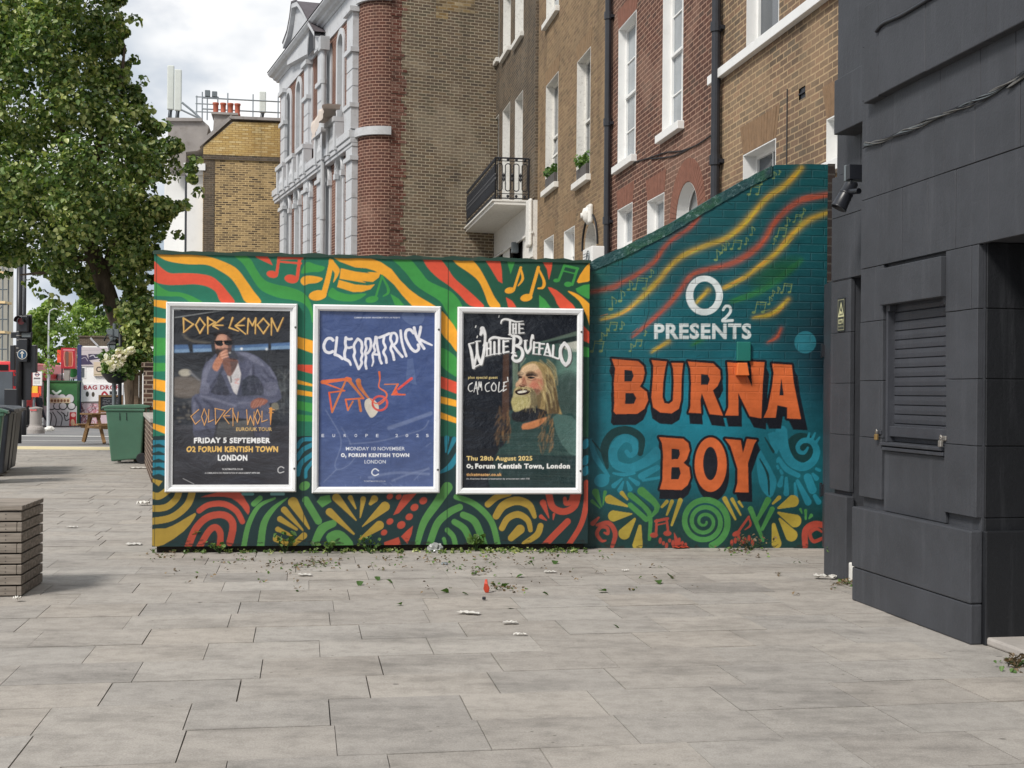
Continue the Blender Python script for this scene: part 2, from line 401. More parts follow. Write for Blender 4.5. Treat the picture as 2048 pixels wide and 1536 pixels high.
# painted surfaces whose colours come from a colour attribute laid on a fine grid
def painted(name, rough=0.55, bricks=False, plastic=False, spec=0.4):
    t = NT(name); o = t.obj()
    a = t.n('ShaderNodeAttribute', attribute_name='paint')
    n = t.noise(18, 6, 0.7, o).outputs['Fac']
    c = t.mix(0.6, a.outputs['Color'], t.ramp(n, [(0.3, g(0.84)), (0.7, g(1.08))]), 'MULTIPLY')
    t.base(c); t.spec(spec)
    if bricks:
        sp = t.n('ShaderNodeSeparateXYZ'); t.l(o, sp.inputs[0])
        cb = t.n('ShaderNodeCombineXYZ'); t.l(sp.outputs['X'], cb.inputs['X']); t.l(sp.outputs['Z'], cb.inputs['Y'])
        wob = t.noise(4, 3, 0.5, o); vm = t.n('ShaderNodeVectorMath', operation='MULTIPLY_ADD')
        t.l(wob.outputs['Color'], vm.inputs[0]); vm.inputs[1].default_value = (0.03, 0.018, 0); t.l(cb.outputs[0], vm.inputs[2])
        b = t.n('ShaderNodeTexBrick', **{'Scale': 1.0, 'Brick Width': 0.225, 'Row Height': 0.072, 'Mortar Size': 0.007, 'Mortar Smooth': 0.6})
        t.l(vm.outputs[0], b.inputs['Vector'])
        # rendered smooth low down, bare brick higher up
        up = t.n('ShaderNodeMapRange'); up.inputs['From Min'].default_value = 1.25; up.inputs['From Max'].default_value = 1.7; t.l(sp.outputs['Z'], up.inputs['Value'])
        amt = t.math('ADD', t.math('MULTIPLY', up.outputs[0], 0.95), 0.05)
        h = t.math('MULTIPLY', t.math('MULTIPLY', b.outputs['Fac'], -1.0), amt)
        n3 = t.noise(24, 7, 0.7, o).outputs['Fac']; n4 = t.noise(5, 5, 0.6, o).outputs['Fac']
        h = t.math('ADD', h, t.math('MULTIPLY', n3, 0.55)); h = t.math('ADD', h, t.math('MULTIPLY', n4, 0.9))
        t.bump(h, 0.5, 0.011)
        t.base(t.mix(t.math('MULTIPLY', t.math('MULTIPLY', b.outputs['Fac'], amt), 0.11), c, g(0.0)))
        t.rough(0.38)
    elif plastic:
        mp1 = t.n('ShaderNodeMapping', Scale=(1.4, 1, 3.4), Rotation=(0, 0.5, 0)); t.l(o, mp1.inputs['Vector'])
        w = t.noise(1.5, 4, 0.5, mp1.outputs[0]).outputs['Fac']
        w2 = t.noise(3.5, 5, 0.6, o); w2.inputs['Distortion'].default_value = 1.5
        h = t.math('ADD', w, t.math('MULTIPLY', w2.outputs['Fac'], 0.6))
        t.bump(h, 0.4, 0.035)
        t.rough(0.16); t.spec(0.5)
    else:
        t.rough(rough); t.bump(n, 0.12, 0.01)
    return t.m
M['mural'] = painted('mural paint on brick', bricks=True)
M['board'] = painted('mural paint on board', 0.5)
M['print'] = painted('poster print under plastic', plastic=True)
M['signprint'] = painted('sign paint', 0.5)
M['board_edge'] = paint('dark green board edge', rgb(28, 62, 50), 0.6, 0.15, 4, dirt=0.3)
M['teal_edge'] = paint('mural edge paint', rgb(24, 74, 72), 0.6, 0.2, 4, 0.3, dirt=0.25)
# ------------------------------------------------------------------ painting: shapes brushed on a fine grid of vertices
def fbm(h, w, cell, seed, octaves=4, ax=1.0):
    r = np.random.RandomState(seed); outp = np.zeros((h, w)); amp = 1.0; tot = 0
    for k in range(octaves):
        ch = max(2, int(h / cell * 2**k) + 2); cw = max(2, int(w / (cell * ax) * 2**k) + 2)
        a = r.rand(ch, cw); y = np.linspace(0, ch - 1.001, h); x = np.linspace(0, cw - 1.001, w)
        y0 = y.astype(int); x0 = x.astype(int); fy = (y - y0)[:, None]; fx = (x - x0)[None, :]
        fy = fy*fy*(3-2*fy); fx = fx*fx*(3-2*fx)
        v = (a[y0][:, x0]*(1-fy)*(1-fx) + a[y0+1][:, x0]*fy*(1-fx) + a[y0][:, x0+1]*(1-fy)*fx + a[y0+1][:, x0+1]*fy*fx)
        outp += amp * v; tot += amp; amp *= 0.55
    return outp / tot
def smooth(pts, n=6, closed=False):
    P = [np.array(p, float) for p in pts]; m = len(P); o = []
    rng = range(m) if closed else range(m - 1)
    for i in rng:
        p0 = P[(i-1) % m] if (closed or i > 0) else P[i]; p1 = P[i]; p2 = P[(i+1) % m]
        p3 = P[(i+2) % m] if (closed or i + 2 < m) else p2
        for k in range(n):
            t = k / n
            o.append(0.5*((2*p1) + (-p0+p2)*t + (2*p0-5*p1+4*p2-p3)*t*t + (-p0+3*p1-3*p2+p3)*t**3))
    if not closed: o.append(P[-1])
    return [tuple(q) for q in o]
def Kx(ox, oy, sc): return lambda pts: [(ox + x / sc, oy + y / sc) for x, y in pts]
class Canvas:
    def __init__(s, fr, s0, s1, z0, z1, res, bgc, d=0.0):
        """fr plane, extents in metres, res grid cells per metre"""
        s.fr, s.s0, s.s1, s.z0, s.z1, s.d = fr, s0, s1, z0, z1, d
        s.w = int((s1 - s0) * res) + 1; s.h = int((z1 - z0) * res) + 1; s.res = res
        s.a = np.zeros((s.h, s.w, 3)); s.a[:] = [lin(q) for q in bgc]
        s.k = res * (fr.o[1] + fr.e[1]*(s0 + s1)/2 + fr.n[1]*d) / F      # grid cells per photo pixel
        s.scale = 1.0           # crop enlargement for stroke widths
        s.K = None
    def T(s, pts):
        if s.K: pts = s.K(pts)
        o = []
        for p in pts:
            x, z = s.fr.hit(p[0], p[1], s.d)
            o.append(((x - s.s0) / (s.s1 - s.s0) * (s.w - 1), (s.z1 - z) / (s.z1 - s.z0) * (s.h - 1)))
        return np.array(o)
    def crop(s, ox, oy, sc): s.K = Kx(ox, oy, sc); s.scale = sc; return s
    def _blend(s, x0, y0, cov, col, alpha):
        h, w = cov.shape
        if h <= 0 or w <= 0: return
        A = s.a[y0:y0+h, x0:x0+w]; c = np.array([lin(q) for q in col])
        cov = (cov * alpha)[..., None]; A *= (1 - cov); A += cov * c
    def _mask(s, polys, ss=3, evenodd=True):
        allp = np.concatenate(polys)
        x0 = int(max(0, math.floor(allp[:, 0].min()) - 1)); x1 = int(min(s.w, math.ceil(allp[:, 0].max()) + 2))
        y0 = int(max(0, math.floor(allp[:, 1].min()) - 1)); y1 = int(min(s.h, math.ceil(allp[:, 1].max()) + 2))
        if x1 <= x0 or y1 <= y0: return 0, 0, np.zeros((0, 0))
        W_, H_ = (x1-x0)*ss, (y1-y0)*ss
        m = np.zeros((H_, W_), bool)
        for P in polys:
            bx0 = max(0, int((P[:, 0].min() - x0 + 0.5)*ss) - 1); bx1 = min(W_, int((P[:, 0].max() - x0 + 0.5)*ss) + 2)
            by0 = max(0, int((P[:, 1].min() - y0 + 0.5)*ss) - 1); by1 = min(H_, int((P[:, 1].max() - y0 + 0.5)*ss) + 2)
            if bx1 <= bx0 or by1 <= by0: continue
            X = (np.arange(bx0, bx1) + 0.5)/ss + x0 - 0.5; Yv = (np.arange(by0, by1) + 0.5)/ss + y0 - 0.5
            sub = np.zeros((by1-by0, bx1-bx0), bool); n = len(P)
            for i in range(n):
                ax, ay = P[i]; bx, by = P[(i+1) % n]
                if ay == by: continue
                rows = (Yv >= min(ay, by)) & (Yv < max(ay, by))
                if not rows.any(): continue
                xi = ax + (Yv[rows] - ay) * (bx - ax) / (by - ay)
                sub[rows] ^= X[None, :] > xi[:, None]
            if evenodd: m[by0:by1, bx0:bx1] ^= sub
            else: m[by0:by1, bx0:bx1] |= sub
        return x0, y0, m.reshape(y1-y0, ss, x1-x0, ss).mean(axis=(1, 3))
    def poly(s, pts, col, alpha=1.0, sm=0, holes=()):
        P = smooth(pts, sm, True) if sm else pts
        x0, y0, cov = s._mask([s.T(P)] + [s.T(smooth(h, sm, True) if sm else h) for h in holes]); s._blend(x0, y0, cov, col, alpha); return s
    def polys(s, lst, col, alpha=1.0, raw=False):
        x0, y0, cov = s._mask([np.array(p) if raw else s.T(p) for p in lst], evenodd=False); s._blend(x0, y0, cov, col, alpha); return s
    def stroke(s, pts, w, col, soft=0.7, alpha=1.0, sm=6):
        """w: width or widths (start..end) in crop pixels; soft: edge falloff in crop pixels / scale"""
        P = smooth(pts, sm) if sm and len(pts) > 2 else pts
        Q = s.T(P); n = len(Q)
        ws = list(w) if isinstance(w, (tuple, list)) else [w, w]
        tt = np.linspace(0, 1, n); wr = np.interp(tt, np.linspace(0, 1, len(ws)), ws) / s.scale * s.k / 2
        sf = max(0.5, soft * s.k)
        pad = wr.max() + sf + 1
        x0 = int(max(0, Q[:, 0].min() - pad)); x1 = int(min(s.w, Q[:, 0].max() + pad + 1))
        y0 = int(max(0, Q[:, 1].min() - pad)); y1 = int(min(s.h, Q[:, 1].max() + pad + 1))
        if x1 <= x0 or y1 <= y0: return s
        X, Yg = np.meshgrid(np.arange(x0, x1), np.arange(y0, y1)); cov = np.zeros(X.shape)
        for i in range(max(1, n - 1)):
            a = Q[i]; b = Q[min(i+1, n-1)]; d = b - a; l2 = max(1e-9, d @ d)
            t = np.clip(((X - a[0])*d[0] + (Yg - a[1])*d[1]) / l2, 0, 1)
            dist = np.hypot(X - a[0] - t*d[0], Yg - a[1] - t*d[1]); r = wr[i] + (wr[min(i+1, n-1)] - wr[i])*t
            c = np.clip((r - dist) / sf + 0.5, 0, 1) if sf < 2 else 1/(1+np.exp(np.clip((dist - r)/sf*4, -40, 40)))
            cov = np.maximum(cov, c)
        s._blend(x0, y0, cov, col, alpha); return s
    def drop(s, a, b, w0, w1, col): return s.stroke([a, b], (w0, w1), col)
    def ell(s, cx, cy, rx, ry, col, alpha=1.0, rot=0.0, soft=0):
        c, q = math.cos(rot), math.sin(rot)
        def ring(k): return [(cx + k*(rx*math.cos(t)*c - ry*math.sin(t)*q), cy + k*(rx*math.cos(t)*q + ry*math.sin(t)*c)) for t in np.linspace(0, 2*math.pi, 28, endpoint=False)]
        if soft:
            N = 7
            for i in range(N): s.poly(ring(1 + soft*(0.5 - i/(N-1))), col, alpha=1-(1-alpha)**(1/3.0) if alpha < 1 else 0.42)
            return s
        return s.poly(ring(1), col, alpha)
    def text(s, txt, x0, y0, x1, y1, col, bold=0.0, alpha=1.0, keep=False, jag=0.0):
        """fit a line of lettering to the box given in crop pixels"""
        tris = text_tris(txt, bold); A = np.concatenate(tris); mn = A.min(0); mxx = A.max(0)
        sx = (x1 - x0) / (mxx[0] - mn[0]); sy = (y1 - y0) / (mxx[1] - mn[1])
        rr = random.Random(len(txt)); ph = rr.random()*6
        def f(p):
            x = x0 + (p[0]-mn[0])*sx; y = y1 - (p[1]-mn[1])*sy
            return (x, y + (jag*math.sin(p[0]*5.1+ph) if jag else 0))
        return s.polys([[f(p) for p in t] for t in tris], col, alpha)
    def noise_mul(s, amp, cell, seed, ax=1.0):
        s.a *= (1 + amp*(fbm(s.h, s.w, cell, seed, 4, ax)*2 - 1))[..., None]; return s
    def soften(s, n=1):
        for _ in range(n):
            for ax in (0, 1): s.a = (np.roll(s.a, 1, ax) + 2*s.a + np.roll(s.a, -1, ax)) / 4
        return s
    def grain(s, amp, seed):
        s.a *= (1 + amp*np.random.RandomState(seed).normal(size=(s.h, s.w, 1))).clip(.5, 1.6); return s
    def grad(s, f):
        """f(u,v)-> weight array 0..1 and colour"""
        v, u = np.meshgrid(np.linspace(0, 1, s.h), np.linspace(0, 1, s.w), indexing='ij')
        for wgt, col in f(u, v):
            wgt = np.clip(wgt, 0, 1)[..., None]; s.a = s.a*(1-wgt) + wgt*np.array([lin(q) for q in col])
        return s
    def mesh(s, name, mat, parent, keep=None, y=None):
        """grid mesh in the plane's own coordinates; keep(x,z) masks vertices out"""
        xs = np.linspace(s.s0, s.s1, s.w); zs = np.linspace(s.z1, s.z0, s.h)
        Xg, Zg = np.meshgrid(xs, zs)
        co = np.zeros((s.h*s.w, 3), np.float32); co[:, 0] = Xg.ravel(); co[:, 1] = s.d if y is None else y; co[:, 2] = Zg.ravel()
        idx = np.arange(s.h*s.w).reshape(s.h, s.w)
        q = np.stack([idx[1:, :-1], idx[1:, 1:], idx[:-1, 1:], idx[:-1, :-1]], -1).reshape(-1, 4)
        if keep is not None:
            top = keep(co[:, 0]); co[:, 2] = np.minimum(co[:, 2], top)
            kv = (Zg.ravel() - (s.z1 - s.z0)/(s.h-1) < top); q = q[kv[q].all(1)]
        me = bpy.data.meshes.new(name); me.vertices.add(len(co)); me.vertices.foreach_set('co', co.ravel())
        me.loops.add(q.size); me.loops.foreach_set('vertex_index', q.ravel().astype(np.int32))
        me.polygons.add(len(q)); me.polygons.foreach_set('loop_start', (np.arange(len(q))*4).astype(np.int32))
        me.update(calc_edges=True)
        ca = me.color_attributes.new('paint', 'FLOAT_COLOR', 'POINT')
        c4 = np.ones((s.h*s.w, 4), np.float32); c4[:, :3] = s.a.reshape(-1, 3); ca.data.foreach_set('color', c4.ravel())
        me.materials.append(mat)
        o = bpy.data.objects.new(name, me); COL.objects.link(o)
        if parent: o.parent = parent
        return o
_tc = {}
def text_tris(txt, bold=0.0):
    k = (txt, bold)
    if k in _tc: return _tc[k]
    cu = bpy.data.curves.new('lettering', 'FONT'); cu.body = txt; cu.size = 1.0; cu.offset = bold; cu.resolution_u = 3; cu.space_character = 1.0 + bold * 2.6
    ob = bpy.data.objects.new('lettering', cu); COL.objects.link(ob)
    dg = bpy.context.evaluated_depsgraph_get(); ev = ob.evaluated_get(dg); me = ev.to_mesh()
    vs = np.array([v.co[:2] for v in me.vertices]); me.calc_loop_triangles()
    tr = [vs[list(t.vertices)] for t in me.loop_triangles]
    ev.to_mesh_clear(); bpy.data.objects.remove(ob); bpy.data.curves.remove(cu)
    _tc[k] = tr; return tr
def sign_canvas(fr, s0, s1, z0, z1, res, bgc, d): return Canvas(fr, s0, s1, z0, z1, res, bgc, d)

# ------------------------------------------------------------------ ground, pavement, road
def grid_ground():
    b = MB(); ys = [-30, 0, 10, 20, 30, 50, 67, 100, 200, 1500]; 
    for i in range(len(ys) - 1):
        y0, y1 = ys[i], ys[i+1]; b.face([(-700, y0, gz(min(y0, 110)) - 0.06), (700, y0, gz(min(y0, 110)) - 0.06), (700, y1, gz(min(y1, 110)) - 0.06), (-700, y1, gz(min(y1, 110)) - 0.06)])
    return tag(b.build('ground', M['asphalt'], weld=True), 'grey asphalt ground running down the side street', 'ground', kind='structure')
grid_ground()
ANG = math.radians(9.45); EU = Vector((math.cos(ANG), math.sin(ANG), 0)); EV = Vector((-math.sin(ANG), math.cos(ANG), 0))
def pavement():
    rng = random.Random(5); b = MB(); tone = []; warm = []
    row, ln, gap = 0.432, 0.575, 0.0036
    t0 = 5.066 - 12 * row
    r = 0; t = t0
    while t < 31.5:
        rw = row if t < 11.5 else row * rng.choice([0.55, 0.8, 1.0, 1.0])
        s = -14.0 - rng.random() * ln
        wob = rng.uniform(-0.004, 0.004)
        while s < 5.5:
            l = ln if t < 11.5 or rng.random() < 0.6 else ln * rng.uniform(0.5, 1.0)
            c = EU * (s + l / 2) + EV * (t + rw / 2)
            if c.y < 28.6 and c.y > 1.5:
                z = rng.uniform(-0.002, 0.002); tz = [z + rng.uniform(-0.0012, 0.0012) for _ in range(4)]
                gx = gap * rng.choice([.3, .5, .7, .95]); gy = gap * rng.choice([.3, .5, .8])
                q = [(s + gx, t + gy + wob), (s + l - gx, t + gy + wob), (s + l - gx, t + rw - gy + wob), (s + gx, t + rw - gy + wob)]
                P = [EU * a + EV * e for a, e in q]
                top = [(P[k].x, P[k].y, tz[k]) for k in range(4)]
                nv = len(b.v); b.v += top + [(p[0], p[1], -0.04) for p in top]
                b.f.append((nv, nv+1, nv+2, nv+3)); b.m.append(0)
                for k in range(4): b.f.append((nv+k, nv+4+k, nv+4+(k+1) % 4, nv+(k+1) % 4)); b.m.append(0)
                tn = min(1, max(0, rng.gauss(0.5, 0.2))); wv = max(0, min(1, rng.gauss(0.2, 0.18)))
                tone += [tn] * 8; warm += [wv] * 8
            s += l
        t += rw; r += 1
    o = b.build('pavement', M['slab'])
    for nm, dat in (('tone', tone), ('warm', warm)):
        a = o.data.attributes.new(nm, 'FLOAT', 'POINT'); a.data.foreach_set('value', dat)
    tag(o, 'grey concrete paving slabs laid in staggered rows', 'pavement', kind='structure')
    j = MB(); y1 = 28.9
    j.face([(-16, -8, -0.016), (9, -8, -0.016), (9, y1, -0.016), (-16, y1, -0.016)])
    tag(j.build('pavement_joint', M['joint']), 'dirty sand joints between the paving slabs', 'pavement', kind='structure')
    k = MB(); k.box(-18, 6, 28.92, 29.10, -0.05, 0.012); tag(k.build('kerb', M['kerb'], bevel=0.015), 'pale stone kerb at the end of the pavement', 'kerb', kind='structure')
    tb = MB(); tb.box(-14, 2, 27.6, 28.88, -0.03, 0.008); tag(tb.build('tactile_paving', M['tactile']), 'buff tactile paving strip at the crossing', 'pavement', kind='structure')
    ln_ = MB()
    for (x0, x1, Y, wd) in ((-30, -10, 42.0, 0.9), (-30, -9, 36.0, 0.25)):
        ln_.face([(x0, Y, gz(Y)-0.05), (x1, Y, gz(Y)-0.05), (x1, Y+wd, gz(Y+wd)-0.05), (x0, Y+wd, gz(Y+wd)-0.05)])
    tag(ln_.build('road_marking', M['road_white']), 'white painted lines across the side road', 'road marking', kind='structure')
pavement()
# ------------------------------------------------------------------ the painted hoarding with its three poster cases
HF = Fr(-2.936, 10.23, 3.592, 0.45)
HL = 3.62; HZ0, HZ1 = 0.055, 2.462
def build_hoarding():
    root = HF.empty('hoarding', 'green timber hoarding painted with wavy stripes, music notes and leaf shapes', 'hoarding')
    c = Canvas(HF, 0.0, HL, HZ0, HZ1, 205, (34, 116, 92))
    Gr, Ye, Re, Bl = (62, 150, 70), (240, 168, 48), (222, 84, 58), (36, 122, 142)
    Yd, Rd, Gd = (168, 140, 58), (178, 74, 56), (84, 140, 74)
    def bgf(u, v):
        return [(np.clip((u - 0.42)*2.2, 0, 1)*(v < 0.70), (30, 74, 56)), ((v < 0.64)*np.clip(1 - np.abs(u-0.5)*2, 0, 1)*0.3, (30, 100, 66)),
                ((v + 0.004*np.sin(u*40) > 0.625).astype(float), (28, 52, 54))]
    c.grad(bgf)
    c.crop(290, 480, 4.518)
    c.poly([(110,118),(330,122),(560,148),(720,200),(830,260),(910,360),(980,460),(1050,565),(915,565),(850,450),(780,350),(680,280),(560,225),(400,220),(250,200),(160,170)], Ye, sm=4)
    c.poly([(70,190),(160,262),(230,300),(340,300),(480,305),(600,330),(680,390),(740,460),(812,565),(690,565),(640,470),(560,420),(450,400),(330,405),(200,405),(110,385),(70,350)], Re, sm=4)
    c.poly([(70,370),(150,430),(220,465),(300,470),(380,490),(450,520),(520,565),(420,565),(330,515),(230,510),(130,505),(70,490)], Gr, sm=4)
    for y0, y1, y2, y3, col in ((538,550,625,592,Ye),(695,715,748,745,Ye),(880,885,1040,1050,Gr),(1110,1112,1185,1190,Gr),(1250,1275,1378,1345,Ye),(1445,1460,1555,1525,Ye),(1655,1690,1760,1700,Ye)):
        c.poly([(60,y0),(200,y1),(200,y2),(60,y3)], col)
    c.poly([(800,130),(900,138),(960,180),(1010,270),(1080,360),(1180,400),(1300,425),(1420,470),(1490,550),(1520,680),(1512,750),(1490,650),(1440,580),(1350,545),(1200,520),(1060,460),(990,380),(930,280),(880,210)], Gr, sm=4)
    c.stroke([(1215,130),(1190,310)], 26, Re).stroke([(1402,130),(1375,350)], 30, Re).stroke([(1205,165),(1420,165)], 22, Re).stroke([(1215,195),(1410,212)], 18, Re)
    c.ell(1150,310,52,32,Re,rot=.2).ell(1322,352,62,38,Re,rot=.2)
    c.poly([(980,125),(1080,115),(1130,180),(1155,230),(1080,195),(1010,160)], Re)
    c.poly([(1410,300),(1460,200),(1540,220),(1625,245),(1590,285),(1500,290)], Gr, sm=3)
    c.poly([(1405,375),(1425,335),(1490,322),(1605,345),(1560,385),(1480,395),(1435,410)], Ye, sm=3)
    c.stroke([(1685,195),(1655,340),(1612,500)], (42, 46, 50), Ye); c.ell(1560,500,80,46,Ye,rot=-.15)
    c.poly([(1670,165),(1740,235),(1758,290),(1700,388),(1715,300),(1665,240)], Ye, sm=3)
    K1 = Kx(290,480,4.518); K2 = Kx(720,480,4.2667)
    c.crop(0,0,1)
    c.poly(K1([(1690,150),(1760,195),(1830,222),(1900,248),(2000,256)]) + K2([(0,236),(50,240),(120,260),(210,310),(290,380),(360,470),(450,568),(650,568),(500,480),(420,420),(340,340),(270,250),(180,190),(90,155),(0,140)]) + K1([(1900,140)]), Ye)
    c.poly(K1([(1770,255),(1900,285),(2033,302)]) + K2([(60,272),(175,278),(160,320),(110,358),(20,350)]) + K1([(2000,390),(1880,370),(1758,350)]), Ye)
    c.poly(K1([(1752,360),(1900,402),(2033,412)]) + K2([(60,388),(127,378),(90,420),(20,440)]) + K1([(2000,468),(1880,470),(1736,425)]), Ye)
    c.crop(290,480,4.518).poly([(1690,430),(1655,505),(1760,550),(1900,550),(2000,485),(1850,492),(1740,462)], Gr, sm=3)
    c.crop(720,480,4.2667)
    c.poly([(0,455),(55,462),(0,500)], Gr)
    c.stroke([(190,305),(130,500)], 18, Gr).ell(102,507,56,28,Gr,rot=-.2).stroke([(188,310),(235,400),(240,450),(200,478)], (14,26,12), Gr)
    c.poly([(258,458),(330,500),(380,560),(300,560)], Gr)
    c.poly([(265,145),(400,142),(520,270),(580,345),(680,395),(790,450),(870,560),(845,660),(840,810),(780,700),(730,600),(680,520),(560,445),(470,380),(400,290),(330,215)], Gr, sm=3)
    c.poly([(530,140),(660,146),(740,230),(800,320),(900,410),(1000,500),(1060,570),(940,560),(850,470),(760,390),(660,320),(580,240),(545,180)], Re, sm=3)
    c.poly([(790,150),(920,150),(1000,215),(1060,310),(1110,410),(1150,490),(1200,570),(1110,570),(1060,450),(1010,350),(930,280),(840,220),(800,180)], Ye, sm=3)
    c.poly([(1060,158),(1195,160),(1210,260),(1215,370),(1180,350),(1120,250)], Re)
    c.poly([(1250,160),(1332,160),(1285,292)], Gr)
    c.stroke([(1372,235),(1312,425)], 22, Ye).ell(1278,430,44,26,Ye,rot=-.2).stroke([(1372,245),(1388,330),(1350,390)], (14,24,10), Ye)
    c.stroke([(1522,235),(1452,485)], 28, Ye).ell(1420,492,52,31,Ye,rot=-.2).stroke([(1525,250),(1570,350),(1560,405),(1520,412)], (16,28,12), Ye)
    c.poly([(1545,160),(1645,160),(1635,250),(1612,342),(1595,250)], Re)
    c.stroke([(1745,215),(1695,345)], 22, Gr).stroke([(1855,245),(1812,380)], 22, Gr).stroke([(1745,218),(1860,244)], 22, Gr).stroke([(1742,265),(1845,290)], 11, Gr)
    c.ell(1675,345,26,16,Gr).ell(1776,378,34,22,Gr)
    c.poly([(1985,190),(1920,235),(1850,355),(1900,362),(1985,330)], Ye, sm=2)
    c.poly([(1840,415),(1985,375),(1985,505),(1890,470)], Gr, sm=2)
    c.poly([(1772,438),(1840,455),(1920,510),(1985,595),(1980,780),(1930,640),(1870,520)], Ye, sm=3)
    c.poly([(1602,402),(1680,430),(1760,500),(1840,585),(1710,585),(1660,490)], Re, sm=2)
    c.poly([(1245,488),(1300,520),(1335,575),(1265,575)], Re); c.poly([(1528,468),(1580,510),(1630,580),(1530,580)], Gr)
    c.poly([(1900,725),(1985,815),(1985,895),(1900,855)], Re); c.poly([(1900,905),(1985,930),(1985,1002),(1900,995)], Gr)
    # between the second and third cases
    c.poly([(680,610),(740,650),(850,815),(850,975),(770,880),(680,770)], Ye, sm=2)
    c.poly([(680,925),(760,950),(850,1040),(850,1170),(760,1130),(680,1050)], Gr, sm=2)
    c.poly([(680,1160),(850,1222),(850,1322),(680,1258)], Re); c.poly([(680,1332),(850,1374),(850,1430),(680,1390)], Ye)
    c.crop(720,780,4.2667).poly([(680,185),(840,245),(840,290),(680,240)], Ye)
    # between the first and second
    c.crop(290,480,4.518)
    for y0, y1, y2, y3, col in ((872,912,1028,972,Ye),(1125,1130,1212,1174,Re),(1262,1305,1325,1300,Ye),(1352,1376,1418,1395,Ye)):
        c.poly([(1375,y0),(1525,y1),(1525,y2),(1375,y3)], col)
    c.crop(290,780,4.389)
    for y0, y1, y2, y3, col in ((0,20,58,38,Ye),(92,118,198,166,Gr),(212,225,278,272,Gr)):
        c.poly([(1325,y0),(1475,y1),(1475,y2),(1325,y3)], col)
    c.stroke([(1335,500),(1380,440),(1470,430)], 36, Bl).stroke([(1335,600),(1385,525),(1470,480)], 40, Bl).stroke([(1340,740),(1372,640),(1470,565)], 42, Bl).stroke([(1408,762),(1415,700),(1470,630)], 32, Bl)
    c.ell(1400,842,50,38,Gd,rot=-.5)
    for k in range(5):
        y = 440 + k*66; c.poly([(50,y),(190,y),(190,y+58),(120,y+30),(50,y+52)], Bl)
    c.poly([(60,775),(155,800),(120,845),(60,800)], Yd)
    # low band of leaf and shell shapes
    c.stroke([(40,915),(120,932),(200,880)], 60, Yd).stroke([(40,1042),(180,1030),(270,960),(300,890)], 56, Yd).stroke([(40,1155),(230,1120),(370,1010),(420,880)], 60, Yd)
    c.poly([(50,1225),(180,1215),(300,1160),(440,1078),(430,1130),(340,1240),(160,1360),(50,1360)], Yd, sm=2)
    c.stroke([(655,1375),(662,1260),(620,1205),(560,1240),(480,1375)], 54, Rd).stroke([(380,1370),(450,1210),(560,1112),(700,1100),(772,1180),(745,1340)], 60, Rd)
    c.stroke([(475,1060),(560,1008),(690,1000),(800,1060),(855,1155)], (46,52,46), Rd)
    c.poly([(490,940),(600,908),(700,880),(830,895),(890,980),(918,1030),(905,1095),(850,1020),(760,950),(640,935)], Rd, sm=2)
    c.stroke([(955,1000),(1010,950)], 46, Gd).stroke([(868,1370),(910,1180),(1000,1020),(1140,950)], (46,44,36,18), Gd).stroke([(1015,1370),(1045,1170),(1130,1040),(1250,948)], (64,58,40,8), Gd)
    for a, b_, w0, w1 in (((1300,985),(1440,1215),88,18),((1222,1052),(1390,1235),56,14),((1185,1132),(1330,1222),50,24),((1165,1222),(1290,1278),44,18),((1150,1305),(1250,1350),56,40),((1395,1278),(1310,1350),56,40),
                         ((1680,945),(1852,1142),72,12),((1620,1070),(1832,1262),66,18),((1802,945),(1850,1040),44,14),((1920,962),(1890,1115),38,12)):
        c.drop(a, b_, w0, w1, Yd)
    c.stroke([(1412,965),(1522,1150)], 62, Gd).poly([(1508,980),(1540,935),(1620,922),(1638,980),(1555,1032)], Gd)
    c.stroke([(1650,1172),(1555,1220),(1490,1345)], (62,80,60), Gd).poly([(1588,1290),(1640,1240),(1710,1232),(1780,1280),(1832,1375),(1650,1375)], Gd, sm=2)
    c.crop(720,780,4.2667)
    for a, b_, w0, w1 in (((212,995),(20,1165),84,8),((165,1155),(-10,1280),78,14),((122,930),(90,970),62,30),((28,930),(0,1090),46,8)): c.drop(a, b_, w0, w1, Yd)
    for x, y, r in ((255,908,26),(330,912,24),(540,945,32),(465,1002,32),(420,1082,30),(255,1122,28),(352,1152,34),(205,1216,26)): c.ell(x, y, r*1.1, r*.9, Rd, rot=-.6)
    c.poly([(485,880),(370,895),(283,1068),(332,1050)], Rd); c.poly([(452,1158),(440,1230),(405,1312),(350,1250),(400,1200)], Rd); c.poly([(205,1300),(330,1255),(350,1320),(210,1330)], Rd)
    c.stroke([(745,830),(660,960),(545,1130),(485,1330)], (90,74,62,44), Gd)
    c.stroke([(820,912),(980,975),(1120,1120),(1178,1330)], (46,52,50), Gd).stroke([(590,1330),(660,1140),(760,1045),(850,1000)], (58,64,58), Gd).stroke([(880,1065),(985,1130),(1062,1330)], (56,62,60), Gd)
    c.stroke([(805,1125),(895,1190),(955,1330)], (50,58,54), Gd).stroke([(745,1195),(795,1250),(815,1330)], 44, Gd).stroke([(715,1270),(735,1330)], 32, Gd)
    c.stroke([(1092,975),(1170,912),(1270,880)], 56, Yd).stroke([(1162,1075),(1225,985),(1340,945),(1445,985),(1490,1080)], (60,76,70,36), Yd).stroke([(1212,1178),(1262,1095),(1350,1062),(1430,1110),(1455,1195)], (52,58,40), Yd)
    c.drop((1365,1190),(1290,1262),82,58,Yd).stroke([(1540,1160),(1510,1235),(1400,1310)], (52,56,40), Yd)
    c.stroke([(1748,925),(1758,968),(1800,950),(1820,880)], (30,44,50), Rd).stroke([(1612,890),(1645,1000),(1740,1038),(1830,990),(1860,880)], 58, Rd)
    c.drop((1562,962),(1612,1092),56,8,Rd).drop((1545,1080),(1592,1112),36,8,Rd).drop((1655,1060),(1648,1108),22,6,Rd)
